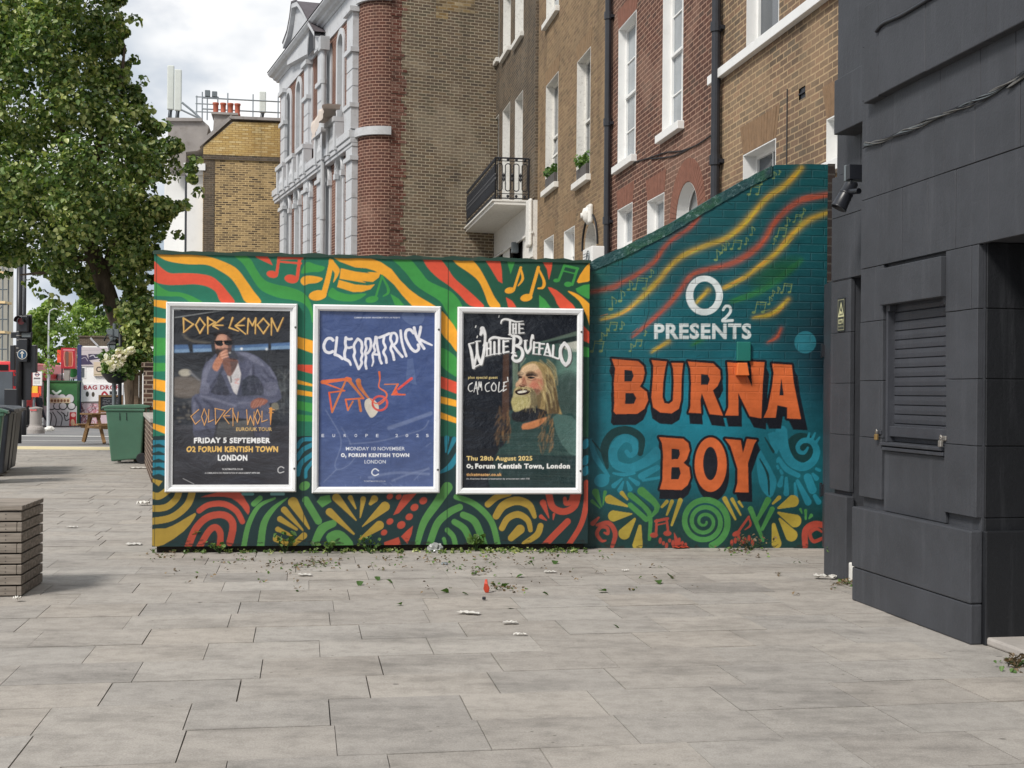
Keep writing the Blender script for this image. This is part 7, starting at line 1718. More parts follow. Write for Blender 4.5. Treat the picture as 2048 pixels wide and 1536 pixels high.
def chalkboard():
    Y = 33.1; p = at(221, 870, Y); t = thing('chalkboard', 'framed black chalkboard with a scribbled menu standing on the picnic table', 'board', (p.x, Y, gz(Y)), .1)
    fr = Fr(p.x, Y, math.cos(.1), math.sin(.1), gz(Y)); z0 = .83; w = .31
    z1 = at(220, 790, Y).z - gz(Y)
    b = MB(); 
    for x0, x1, a, c_ in ((-w, -w + .05, .765, z1), (w - .05, w, .765, z1), (-w + .05, w - .05, z1 - .05, z1), (-w + .05, w - .05, z0 - .05, z0)): b.box(x0, x1, -.03, .01, a, c_)
    b.build('frame', M['timber'], t)
    c = Canvas(fr, -w + .05, w - .05, z0, z1 - .05, 130, (38, 42, 50), -.012); rr = random.Random(2); hh, ww = c.h, c.w
    for k in range(7):
        y = .12 + k*.115; pts = [((.12 + .76*i/9 + rr.uniform(-.02, .02))*ww, (y + rr.uniform(-.03, .03))*hh) for i in range(10)]
        for a_, b2 in zip(pts[:-1], pts[1:]):
            if rr.random() < .75: c.polys([[(a_[0], a_[1]), (b2[0], b2[1]), (b2[0], b2[1] + 1.4), (a_[0], a_[1] + 1.4)]], (150, 152, 160), .8, raw=True)
    c.mesh('chalk_face', M['signprint'], t); b = MB(); b.box(-w + .05, w - .05, -.010, .005, z0, z1 - .05); b.build('back', M['black'], t)
chalkboard()

def flower_post():
    Y = 23.15; p = at(239, 880, Y); t = thing('flower_basket', 'hanging basket overflowing with white flowers on a dark post', 'flowers', (p.x, Y, 0), 0)
    o = Vector((p.x, Y, 0)); L_ = lambda x, y, yy=Y: at(x, y, yy) - o
    zt = L_(239, 650).z
    b = MB(); b.tube([(0, 0, 0), (0, 0, zt)], .035, 10); b.tube([(0, 0, zt - .25), (-.25, 0, zt - .18), (-.3, 0, zt - .3)], .016, 6); b.build('post', M['pipe'], t, smooth=True)
    b = MB(); c = L_(232, 752); b.lathe([(0, -.16), (.14, -.12), (.24, .0), (.26, .04)], 16, tuple(c)); b.build('basket', M['black_iron'], t, smooth=True)
    rng = random.Random(9); cl = [(L_(rng.uniform(212, 272), rng.uniform(708, 752), Y + rng.uniform(-.25, .25)), rng.uniform(.08, .16)) for _ in range(26)]
    leaf_cloud('foliage', t, cl, 34, .075, M['leaf_weed'], 5)
    cl = [(L_(x, y, Y - .28 + rng.uniform(-.1, .1)), rng.uniform(.05, .09)) for x, y in ((212,722),(216,712),(222,726),(230,716),(224,738),(236,712),(240,720),(232,730),(246,712),(252,706),(258,702),(262,700),(244,726),(238,704))]
    leaf_cloud('blossom', t, cl, 22, .07, M['petal'], 6)
    # lantern and fingerpost boards on the same post
    s = thing('street_lantern', 'old fashioned grey lantern with glass sides above the white flowers', 'lamp', at(228, 712, 23.3)); b = MB()
    b.lathe([(.10, 0), (.22, .36)], 6); b.build('glass', M['pane'], s); b = MB()
    b.lathe([(.23, .36), (.25, .39), (.10, .55), (.05, .6), (.05, .66), (0, .70)], 6)
    for k in range(6): a = math.pi*k/3; b.tube([(.10*math.cos(a), .10*math.sin(a), 0), (.22*math.cos(a), .22*math.sin(a), .36)], .012, 5)
    b.tube([(0, 0, 0), (0, 0, -3.6)], .06, 8); b.build('lamp_frame', M['black_iron'], s); s.scale = (.56, .56, .56)
    s = thing('road_sign', 'grey triangular backs of road signs on a post among the ivy', 'sign', at(228, 690, 23.25)); b = MB()
    b.prism([(-.15, .28), (-.02, .30), (-.02, -.02)], -.02, 0); b.prism([(.02, .12), (.12, .12), (.20, .20), (.12, .29), (.02, .30)], -.02, 0); b.build('sign_back', M['grey_plastic'], s)
    b = MB(); b.tube([(0, .03, -2.22), (0, .03, .40)], .035, 8); b.build('post', M['grey_plastic'], s)
flower_post()

def traffic_light():
    Y = 31.0; p = at(37, 880, Y); z0 = gz(Y)
    t = thing('traffic_light', 'black traffic light with a red lamp and a blue ahead arrow at the left edge', 'traffic light', (p.x, Y, z0), 0)
    o = Vector((p.x, Y, z0)); S_ = Y/2500
    L_ = lambda x, y: at(x, y, Y) - o
    b = MB(); zt = L_(37, 480).z; b.tube([(0, 0, 0), (0, 0, zt)], .072, 14); b.build('pole', M['pipe'], t, smooth=True)
    b = MB()
    for y in (664, 672, 681, 697, 706): z = L_(37, y).z; b.tube([(0, 0, z), (0, 0, z + .02)], .078, 14)
    b.build('clamp_band', M['steel'], t)
    def bx(n_, x0, x1, y0, y1, d0, d1, m): a = L_(x0, y1); c = L_(x1, y0); q = MB(); q.box(a.x, c.x, d0, d1, a.z, c.z); return q.build(n_, M[m], t, bevel=.012)
    bx('backing_board', 39, 62, 629, 800, .06, .09, 'black_plastic')
    hd = bx('signal_head', 40, 58, 632, 664, -.10, .06, 'black_plastic'); bx('sign_plate_box', 22, 64, 664, 676, -.02, .05, 'black_plastic')
    q = MB(); a = L_(40, 674); c = L_(62, 667); q.box(a.x, c.x, -.03, -.021, a.z, c.z); q.build('name_plate', M['grey_plastic'], t)
    bx('lower_head', 39, 57, 678, 724, -.08, .059, 'black_plastic'); bx('side_head', 60, 71, 690, 745, .04, .16, 'black_plastic'); bx('control_box', 10, 38, 778, 815, -.06, .10, 'black_plastic')
    bx('side_head', 19, 29, 690, 740, .02, .14, 'black_plastic')
    c = L_(45, 643); q = MB(); q.lathe([(.0, 0), (.085, .0)], 18); lp = q.build('red_lamp', paint('red lamp glass', rgb(120, 30, 34), .25, .1), t); lp.location = (c.x, -.104, c.z); lp.rotation_euler = (math.radians(90), 0, 0)
    q = MB(); q.strip([(.105*math.cos(a), 0, .105*math.sin(a)) for a in np.linspace(-.3, math.pi + .3, 14)], [(.105*math.cos(a), -.19, .105*math.sin(a) + .02) for a in np.linspace(-.3, math.pi + .3, 14)]); hv = q.build('hood', M['black_plastic'], t); hv.location = (c.x, -.10, c.z)
    c = L_(47, 709); ic = 26
    q = MB(); q.lathe([(0, .0), (.122, 0)], 26); o1 = q.build('arrow_sign', M['paper'], t); o1.location = (c.x, -.086, c.z); o1.rotation_euler = (math.radians(90), 0, 0)
    q = MB(); q.lathe([(0, .002), (.108, .002)], 26); q.build('arrow_disc', paint('blue sign', rgb(34, 72, 104), .4), o1)
    q = MB(); q.face([(-.014, -.085, .004), (.014, -.085, .004), (.014, .03, .004), (-.014, .03, .004)]); q.face([(-.055, .02, .004), (.055, .02, .004), (0, .088, .004)]); q.build('arrow', M['paper'], o1)
    # slender lamp column behind
    Y2 = 40.0; t2 = thing('lamp_column', 'slender dark lamp column rising just behind the traffic light', 'lamp post', at(47, 870, Y2)); h_ = at(47, 460, Y2).z - at(47, 870, Y2).z
    q = MB(); q.tube([(0, 0, 0), (0, 0, 1.2)], .09, 10); q.tube([(0, 0, 1.2), (0, 0, h_)], .055, 10); q.build('column', M['pipe'], t2, smooth=True)
    q = MB(); q.tube([(0, 0, h_), (0, -.1, h_ + .3), (0, -.6, h_ + .45)], .03, 6); q.box(-.1, .1, -1.0, -.5, h_ + .4, h_ + .5); q.build('lamp_head', M['grey_plastic'], t2)
traffic_light()

def bus():
    Y = 62.0; z = gz(Y); p = at(0, 860, Y)
    t = thing('bus', 'red single deck bus with a wide dark windscreen waiting at the left edge', 'bus', (at(-22, 860, Y).x, Y, z), .10)
    o = Vector((at(-22, 860, Y).x, Y, z)); red = paint('red bus paint', rgb(206, 52, 56), .3, .05, 2)
    w = 1.25 + 1.25; h_ = 3.25; b = MB(); b.box(-1.27, 1.27, 0, 10, .32, h_ - .02); b.build('body', red, t, bevel=.14, seg=3)
    b = MB(); b.box(-1.13, 1.13, -.03, .05, 1.0, 2.72); b.build('windscreen', M['pane_dark'], t, bevel=.02)
    b = MB(); b.box(-.9, .9, -.035, .03, 2.78, 3.06); b.build('destination_blind', M['black'], t)
    b = MB(); b.box(-1.1, 1.1, -.05, .04, .42, .95); b.build('front_panel', M['grey_plastic'], t, bevel=.03)
    for s in (-1, 1):
        b = MB(); b.lathe([(0, .02), (.10, .015), (.12, 0)], 14); q = b.build('headlight', M['white_gloss'], t); q.location = (s*.85, -.05, .72); q.rotation_euler = (math.radians(90), 0, 0)
        b = MB(); b.box(s*1.32 - .09, s*1.32 + .09, -.3, -.2, 2.0, 2.5); b.tube([(s*1.2, 0, 2.7), (s*1.32, -.25, 2.6)], .03, 6); b.build('mirror', M['black_plastic'], t)
        b = MB(); b.tube([(s*1.05, 2.2, .5), (s*1.28, 2.2, .5)], .5, 20); b.build('wheel', M['rubber'], t)
    b = MB(); b.box(-.05, .05, -.06, -.031, 1.0, 2.7); b.build('wiper', M['black_plastic'], t)
bus()
def bus_stop():
    Y = 52.0; p = at(74, 860, Y); t = thing('bus_stop', 'white bus stop flag with a red ring emblem and yellow notice panels', 'bus stop', (p.x, Y, gz(Y)))
    fr = Fr(p.x, Y, 1, 0, gz(Y)); x0, z0 = fr.hit(66, 771); x1, z1 = fr.hit(84, 743)
    c = Canvas(fr, x0, x1, z0, z1, 110, (232, 230, 226), -.03); W_, H_ = c.w - 1, c.h - 1
    th = np.linspace(0, 2*math.pi, 24, endpoint=False); ring = lambda r: [(W_*.5 + W_*r*math.cos(a), H_*.22 + W_*r*math.sin(a)) for a in th]
    c.polys([ring(.24)], (150, 60, 66), raw=True); c.polys([ring(.15)], (232, 230, 226), raw=True); c.polys([[(W_*.2, H_*.19), (W_*.8, H_*.19), (W_*.8, H_*.26), (W_*.2, H_*.26)]], (60, 66, 96), raw=True)
    c.polys([[(W_*.1, H_*.44), (W_*.86, H_*.44), (W_*.86, H_*.56), (W_*.1, H_*.56)]], (110, 104, 108), raw=True)
    for k in range(5): c.polys([[(W_*(.12 + .15*k), H_*.64), (W_*(.22 + .15*k), H_*.64), (W_*(.22 + .15*k), H_*.9), (W_*(.12 + .15*k), H_*.9)]], (190, 190, 186), raw=True)
    c.mesh('flag_face', M['signprint'], t); b = MB(); b.box(x0, x1, -.028, .03, z0, z1); b.build('flag', M['white_gloss'], t)
    def pan(px0, px1, py0, py1, col, d, nm): a, za = fr.hit(px0, py1); b2, zb = fr.hit(px1, py0); q = MB(); q.box(a, b2, d, d + .03, za, zb); q.build(nm, paint(nm + ' print', rgb(*col), .5, .15, 6), t)
    pan(51, 64, 775, 790, (240, 160, 60), -.02, 'notice_panel'); pan(65, 76, 772, 790, (240, 190, 60), -.04, 'notice_panel'); pan(51, 79, 786, 794, (226, 80, 50), -.06, 'notice_panel'); pan(76, 82, 772, 792, (226, 80, 50), -.0, 'notice_panel')
    b = MB(); x, _ = fr.hit(67, 800); b.tube([(x, .06, 0), (x, .06, z1)], .05, 8); b.build('post', M['grey_plastic'], t)
bus_stop()
def bollard():
    Y = 44.0; p = at(71.5, 870, Y); t = thing('bollard', 'squat bell shaped stone coloured bollard bin on the far kerb', 'bollard', (p.x, Y, gz(Y)))
    k = Y/2500; b = MB(); b.lathe([(0, 0), (.30, 0), (.30, .14), (.27, .22), (.22, .27), (.205, .32), (.20, .80), (.215, .84), (.23, .87), (.23, .91), (0, .95)], 24); b.build('bollard_body', M['render_grey'], t, smooth=False)
    b = MB(); b.box(-.12, .10, -.215, -.16, .80, .86); b.build('sticker_band', paint('red sticker', rgb(206, 96, 96), .5), t)
bollard()
def skin_person():
    Y = 64.0; z = gz(Y); p = at(79, 857, Y); t = thing('person', 'person in dark clothes striding past behind the bell shaped bollard', 'person', (p.x, Y, z))
    k = 1.72/1.75
    J = {'pel': (0, 0, .92), 'sp': (-.03, 0, 1.12), 'ch': (-.07, -.02, 1.32), 'nk': (-.10, -.03, 1.47), 'hd': (-.11, -.05, 1.60), 'tp': (-.11, -.03, 1.72), 'hl': (.08, .06, .90), 'kl': (.22, .04, .50), 'al': (.46, .10, .10), 'tl': (.56, .02, .04), 'hr': (-.08, -.06, .90), 'kr': (-.16, -.12, .48), 'ar': (-.20, -.02, .08), 'tr': (-.18, -.18, .03),
         'sl': (.06, .06, 1.38), 'el': (.14, .02, 1.12), 'wl': (.04, -.18, .98), 'fl': (.02, -.26, .96), 'sr': (-.22, -.04, 1.38), 'er': (-.30, -.08, 1.12), 'wr': (-.24, -.26, .98), 'fr': (-.22, -.34, .96)}
    R_ = dict(pel=.15, sp=.15, ch=.17, nk=.06, hd=.095, tp=.07, hl=.10, kl=.065, al=.045, tl=.03, hr=.10, kr=.065, ar=.045, tr=.03, sl=.075, el=.05, wl=.035, fl=.03, sr=.075, er=.05, wr=.035, fr=.03)
    E = [('pel','sp'),('sp','ch'),('ch','nk'),('nk','hd'),('hd','tp'),('pel','hl'),('hl','kl'),('kl','al'),('al','tl'),('pel','hr'),('hr','kr'),('kr','ar'),('ar','tr'),('ch','sl'),('sl','el'),('el','wl'),('wl','fl'),('ch','sr'),('sr','er'),('er','wr'),('wr','fr')]
    names = list(J); me = bpy.data.meshes.new('body'); me.from_pydata([J[n] for n in names], [(names.index(a), names.index(b_)) for a, b_ in E], [])
    o = bpy.data.objects.new('body', me); COL.objects.link(o); o.parent = t; me.materials.append(paint('dark clothes', rgb(34, 36, 44), .8, .15, 5))
    sk = o.modifiers.new('skin', 'SKIN'); me.skin_vertices.new(name='') if not me.skin_vertices else None
    for i, n in enumerate(names): me.skin_vertices[0].data[i].radius = (R_[n], R_[n])
    me.skin_vertices[0].data[0].use_root = True
    sb = o.modifiers.new('sub', 'SUBSURF'); sb.levels = 1; sb.render_levels = 1
    b = MB(); b.lathe([(0, -.02), (.085, 0), (.105, .07), (.085, .13), (0, .16)], 12, (-.11, -.03, 1.60)); b.build('hair', M['black_plastic'], t, smooth=True)
skin_person()
def rubbish_bag():
    p = at(99, 862, 50.0); t = thing('rubbish_bag', 'white knotted rubbish bag lying beside the graffiti covered kiosk', 'bag', (p.x, 50.0, gz(50.0)))
    rng = np.random.RandomState(2); b = bmesh.new(); bmesh.ops.create_icosphere(b, subdivisions=3, radius=.2)
    for v in b.verts: v.co = Vector((v.co.x*1.0, v.co.y*.9, max(-.02, v.co.z*.62 + .06)))*(1 + rng.uniform(-.08, .08))
    me = bpy.data.meshes.new('bag'); b.to_mesh(me); b.free(); me.materials.append(M['paper']); o = bpy.data.objects.new('bag', me); COL.objects.link(o); o.parent = t
rubbish_bag()

# kiosk with graffiti, advert box, white shop wall
BZ = 66.0
def kiosk():
    fr = Fr(at(87, 860, BZ).x, BZ, 1, 0.03, gz(BZ)); x1 = fr.S(154); zt = fr.Z(120, 764)
    t = fr.empty('kiosk', 'green street kiosk covered with silver and black graffiti lettering', 'kiosk')
    c = Canvas(fr, 0, x1, 0, zt, 60, (52, 104, 62), 0.0); c.crop(0, 700, 8.53)
    W_, B_ = (196, 198, 200), (30, 32, 34)
    c.grad(lambda u, v: [((v > .55).astype(float), (186, 188, 190)), (np.clip(.2 - v, 0, .2)*3, (70, 128, 70))])
    for x in (860, 960, 1060, 1180): c.ell(x, 840, 90, 90, B_)
    for x in (860, 960, 1060, 1190): c.ell(x, 830, 70, 75, W_)
    for x in (880, 980, 1075, 1220): c.ell(x, 960, 74, 66, B_); c.ell(x, 955, 58, 52, W_)
    c.poly([(800,815),(1200,815),(1200,905),(800,905)], (206, 190, 160)); 
    for x in range(830, 1190, 55): c.ell(x, 865, 22, 26, (122, 84, 58))
    c.stroke([(900,700),(960,740),(1030,700)], 34, (206,226,216))
    for p_ in ([(810,1060),(880,1100),(860,1250),(820,1330)], [(900,1060),(960,1180),(940,1330)], [(980,1050),(1060,1150),(1030,1330)], [(1050,1060),(1140,1130),(1160,1060)], [(1090,1080),(1120,1200),(1180,1180)]): c.stroke(p_, 16, B_)
    c.poly([(1190,1060),(1300,1060),(1300,1330),(1180,1330)], (176, 40, 46)); c.ell(1250, 1110, 40, 34, (222, 180, 176)); c.ell(1240, 1240, 36, 60, (206, 170, 140))
    c.noise_mul(.15, 12, 3); c.mesh('painted_front', M['signprint'], t, y=-.004)
    b = MB(); b.box(0, x1, 0, 1.5, 0, zt); b.build('kiosk_body', paint('green kiosk paint', rgb(50, 104, 60), .5, .1), t)
    b = MB(); b.box(-.06, x1 + .06, -.06, 1.56, zt, zt + .08); b.build('roof', paint('dark green kiosk roof', rgb(40, 86, 50), .5, .1), t)
    # advert box on a tapered grey post
    s = fr.empty('advert_sign', 'red framed advert box with two tall drinks on a tapered grey post', 'sign', 0, 1.9); fr2 = Fr(fr.world(0, 1.9).x, fr.world(0, 1.9).y, 1, .03, gz(BZ))
    x0, z0 = fr2.hit(124.5, 736); x1_, z1 = fr2.hit(151, 697); c = Canvas(fr2, x0, x1_, z0, z1, 60, (176, 42, 56), -.15); c.crop(0, 560, 9.6)
    c.poly([(1230,1375),(1390,1375),(1405,1540),(1390,1660),(1240,1660),(1220,1500)], (226, 150, 130)); c.poly([(1240,1385),(1380,1385),(1390,1540),(1380,1650),(1250,1650),(1232,1500)], (150, 72, 56)); c.stroke([(1285,1400),(1290,1640)], (70,44), (112,84,74)); c.stroke([(1350,1420),(1345,1640)], (56,36), (170,92,56)); c.stroke([(1220,1342),(1430,1345)], 16, (226,170,180))
    c.mesh('advert_face', M['signprint'], s); b = MB(); b.box(x0 - .03, x1_ + .03, -.148, .15, z0 - .03, z1 + .03); b.build('advert_box', paint('red advert frame', rgb(170, 40, 52), .4), s)
    a, zb = fr2.hit(130, 768); a2, _ = fr2.hit(138.5, 768); at_, zt_ = fr2.hit(128, 737); at2, _ = fr2.hit(140.5, 737); b = MB(); b.prism([(a, 0), (a2, 0), (a2, zb), (at2, z0 - .031), (at_, z0 - .031), (a, zb)], -.08, .08); b.build('post', M['render_grey'], s)
    s = fr.empty('round_sign', 'round green sign with a pale rim beside the advert post', 'sign', 0, 2.6); fr3 = Fr(fr.world(0, 2.6).x, fr.world(0, 2.6).y, 1, .03, gz(BZ)); x, z = fr3.hit(147, 745); b = MB(); b.lathe([(0, .02), (.26, .02), (.29, 0)], 24); q = b.build('sign_disc', paint('green sign', rgb(56, 130, 76), .4), s); q.location = (x, -.1, z); q.rotation_euler = (math.radians(90), 0, 0)
    b = MB(); b.lathe([(.27, .024), (.34, .024), (.34, -.05)], 24); q = b.build('sign_rim', M['stone_white'], s); q.location = (x, -.1, z); q.rotation_euler = (math.radians(90), 0, 0); b = MB(); b.tube([(x, 0, 0), (x, 0, z)], .04, 6); b.build('post', M['pipe'], s)
    s = fr.empty('banner_sign', 'small orange hanging sign left of the red advert box', 'sign', 0, 2.8); fr4 = Fr(fr.world(0, 2.8).x, fr.world(0, 2.8).y, 1, .03, gz(BZ)); a, za = fr4.hit(114.5, 725); b2, zb = fr4.hit(124, 700); b = MB(); b.box(a, b2, -.03, .03, za, zb); b.build('sign_panel', paint('orange sign', rgb(226, 84, 52), .5, .2, 5), s); b = MB(); b.tube([(b2, .05, 0), (b2, .05, zb)], .04, 6); b.build('post', M['pipe'], s)
    s = fr.empty('market_canopy', 'grey white canopy of a stall behind the green kiosk', 'canopy', fr.S(122), 5.0); w = 1.4; b = MB(); ap = (0.35, 0, fr.Z(127, 733, 5)); ez = fr.Z(105, 749, 5)
    cn = [(-w, -w, ez), (w, -w, ez), (w, w, ez), (-w, w, ez)]
    for k in range(4): b.face([cn[k], cn[(k+1) % 4], ap]); c0, c1 = cn[k], cn[(k+1) % 4]; b.face([c0, c1, (c1[0], c1[1], ez - .25), (c0[0], c0[1], ez - .25)])
    b.build('canopy_cloth', M['stone_white'], s); 
    for k in range(4): b = MB(); b.tube([(cn[k][0], cn[k][1], 0), cn[k]], .03, 6); b.build('leg', M['pipe'], s)
    s = fr.empty('parking_sign', 'small white notice board above the left end of the kiosk', 'sign', 0, 1.7); fr5 = Fr(fr.world(0, 1.7).x, fr.world(0, 1.7).y, 1, .03, gz(BZ)); a, za = fr5.hit(93, 763); b2, zb = fr5.hit(101, 744); b = MB(); b.box(a, b2, -.02, .0, za, zb); b.build('sign_panel', M['paper'], s); b = MB(); b.tube([((a+b2)/2, .04, 0), ((a+b2)/2, .04, zb)], .03, 6); b.build('post', M['pipe'], s)
kiosk()
def shop():
    fr = Fr(at(156, 860, BZ + .6).x, BZ + .6, 1, .05, gz(BZ)); xr = fr.S(330); zt = fr.Z(165, 674)
    t = fr.empty('shop_building', 'white flat roofed shop wall with hand painted signs and pink graffiti along its foot', 'building')
    b = MB(); z1 = fr.Z(165, 692); b.box(.05, xr, .0, 7, 0, z1); b.build('wall', M['stucco'], t)
    b = MB(); b.box(.02, xr, .05, 7, z1, zt); b.box(-.05, xr, -.02, 7.1, zt, zt + .08); b.build('parapet', M['brick_sooty'], t)
    b = MB(); b.box(-.05, .16, -.06, .3, 0, fr.Z(156, 690)); b.build('corner_post', paint('navy post', rgb(44, 54, 96), .5, .1), t)
    def sign(name, px0, py0, px1, py1, bgc, f, res=70, d=-.05):
        x0, z0 = fr.hit(px0, py1, d); x1, z1_ = fr.hit(px1, py0, d); c = Canvas(fr, x0, x1, z0, z1_, res, bgc, d - .002); f(c); c.mesh('sign_face', M['signprint'], t); q = MB(); q.box(x0, x1, d, -.001, z0, z1_); q.build(name, M['stone_white'], t)
    def f1(c):
        c.crop(140, 640, 8.533); c.poly([(185,600),(280,600),(330,690),(400,760),(190,765)], (70,62,90)); c.poly([(310,580),(600,580),(600,650),(320,690)], (60,56,80)); c.stroke([(340,620),(400,600),(440,640),(560,600)], 14, (200,196,206)); c.stroke([(200,660),(260,640),(300,700)], 10, (170,166,180)); c.stroke([(200,520),(600,510)], 8, (170,164,166))
    sign('upper_board', 160.5, 695, 226, 732, (196, 188, 190), f1)
    def f2(c): c.crop(140, 640, 8.533); c.text('CAFE', 445, 795, 730, 890, (54, 44, 44), .03); c.stroke([(420,930),(800,920)], 12, (150,140,100))
    sign('cafe_board', 187, 724, 238, 752, (206, 190, 168), f2, d=-.12)
    def f3(c):
        c.crop(140, 640, 8.533); c.text('BAG DROP', 232, 1112, 840, 1190, (150, 44, 56), .04); c.stroke([(640,1280),(590,1230),(550,1270),(560,1330)], 34, (170,44,56)); c.poly([(675,1215),(805,1215),(805,1275),(675,1275)], (38,36,40)); c.ell(295, 1265, 28, 46, (60,64,60)); c.ell(395, 1270, 26, 44, (74,66,56)); c.poly([(180,1395),(520,1385),(520,1420),(180,1420)], (110,104,104))
    sign('bag_board', 161, 768.5, 246, 806, (226, 226, 228), f3)
    def f4(c):
        c.crop(140, 780, 9.03); r_ = random.Random(5)
        for k in range(60): x, y = r_.uniform(150, 540), r_.uniform(230, 680); c.stroke([(x, y), (x + r_.uniform(-60, 60), y + r_.uniform(-90, 90)), (x + r_.uniform(-90, 90), y + r_.uniform(-120, 120))], r_.uniform(8, 18), r_.choice([(84,36,46),(150,60,76),(196,120,136),(90,40,50)]), alpha=.8)
        c.poly([(125,270),(148,270),(148,690),(125,690)], (226,206,206))
    sign('graffiti_panel', 154, 806, 240, 857.5, (204, 182, 190), f4, d=-.03)
    x0, z0 = fr.hit(161.5, 757); x1, z1_ = fr.hit(172, 734); b = MB(); b.box(x0, x1, -.02, .03, z0, z1_); o = b.build('window', M['white_gloss'], t); b = MB(); b.box(x0 + .05, x1 - .07, -.026, -.021, z0 + .05, z1_ - .05); b.build('pane', M['pane_dark'], o)
    b = MB(); P = [fr.hit(x, y, -.03) for x, y in ((181, 676), (188, 684), (196, 692))]; b.tube([(p_[0], -.04, p_[1]) for p_ in P], .05, 5); b.build('cable', M['stone_white'], t)
shop()

def far_tree(label, px, py_top, py_bot, wpx, Y, seed, n=46, sapling=False):
    z = gz(Y); base = at(px, 860, Y); base.z = z; t = thing('far_tree', label, 'tree', base, 0, 'trees along the far street'); k = Y/2500
    zt = at(px, py_top, Y).z - z; zb = at(px, py_bot, Y).z - z; rng = random.Random(seed)
    b = MB(); b.tube([(0, 0, 0), (.1, 0, zb), (.0, .1, (zb+zt)/2), (.1, 0, zt*.95)], [.22, .17, .10, .03], 8)
    for q in range(5): a = rng.uniform(0, 6.3); b.tube([(0, 0, zb + (zt-zb)*.1*q), (math.cos(a)*wpx*k*.22, math.sin(a)*.8, zb + (zt-zb)*(.25 + .12*q))], [.08, .02], 6)
    b.build('trunk', M['bark'], t, smooth=True)
    cl = []
    for q in range(n):
        u = rng.random(); zz = zb + (zt - zb)*u; rw = wpx*k*.5*math.sin(math.pi*min(.95, max(.12, u*.85 + .12)))*(.8 + .4*rng.random()); a = rng.uniform(0, 6.3); rr = math.sqrt(rng.random())
        cl.append((Vector((math.cos(a)*rw*rr, math.sin(a)*rw*rr*.8, zz)), rng.uniform(.35, .75)))
    leaf_cloud('crown', t, cl, 70, .26, M['leaf_far'], seed, flat=.5)
far_tree('sunlit bushy green tree behind the kiosk, left of the shop', 98, 610, 770, 130, 92, 3, 60)
far_tree('pale green tree rising behind the flat roofed shop', 176, 600, 720, 120, 100, 5, 50)
far_tree('darker green tree behind the bus stop', 62, 660, 790, 80, 105, 7, 36)
far_tree('distant green tree between the street tree trunk and the shop roof', 232, 620, 740, 90, 110, 9, 36)
def lamp2():
    Y = 60.0; p = at(96, 860, Y); t = thing('lamp_column', 'thin pale lamp column with a curved top in front of the far trees', 'lamp post', (p.x, Y, gz(Y))); zt = at(96, 632, Y).z - gz(Y); b = MB()
    b.tube([(0, 0, 0), (0, 0, zt)], [.07, .04], 8); b.tube([(0, 0, zt), (.05, 0, zt + .25), (.25, 0, zt + .36), (.40, 0, zt + .32)], .03, 6); b.build('column', M['stone_white'], t)
    rng = random.Random(2); cl = [(Vector((rng.uniform(-.25, .25), 0, zt*.45 + rng.random()*zt*.4)), .25) for _ in range(10)]; leaf_cloud('climbing_leaves', t, cl, 14, .16, M['leaf_far'], 4)
lamp2()
def scaffold_building():
    Y = 85.0; fr = Fr(at(-140, 860, Y).x, Y, 1, .02, gz(Y)); t = fr.empty('scaffolded_building', 'cream building wrapped in scaffolding at the far left', 'building'); x1 = fr.S(-8); zt = fr.Z(20, 500)
    b = MB(); b.box(0, x1, 0, 3, 0, zt); b.build('wall', paint('cream render', rgb(226, 218, 200), .9, .06, 1), t)
    b = MB()
    for k in range(4):
        for j in range(4): x = x1 - 1.2 - j*1.9; z = 2 + k*2.5; b.box(x - .4, x + .4, -.03, .05, z, z + 1.4)
    b.build('window', M['pane_dark'], t)
    s = fr.empty('scaffolding', 'steel scaffolding with timber decks in front of the cream building', 'scaffolding', 0, -1.3); b = MB(); x = x1 + .9
    while x > -1: b.tube([(x, 0, 0), (x, 0, zt + .5)], .05, 5); b.tube([(x, 1.0, 0), (x, 1.0, zt + .5)], .05, 5); x -= 1.8
    z = 1.9
    while z < zt + .3: b.tube([(-1, 0, z), (x1 + 1.2, 0, z)], .05, 5); b.tube([(-1, 0, z + 1.0), (x1 + 1.2, 0, z + 1.0)], .05, 5); b.tube([(x1 - 1, 0, z), (x1 + .9, 0, z + 1.9)], .04, 5); z += 2.0
    b.build('tubes', M['grey_plastic'], s); b = MB(); z = 1.9
    while z < zt: b.box(-1, x1 + 1.1, -.1, 1.1, z + .06, z + .22); z += 2.0
    b.build('deck', paint('pale scaffold boards', rgb(222, 196, 150), .9, .1, 4), s)
scaffold_building()
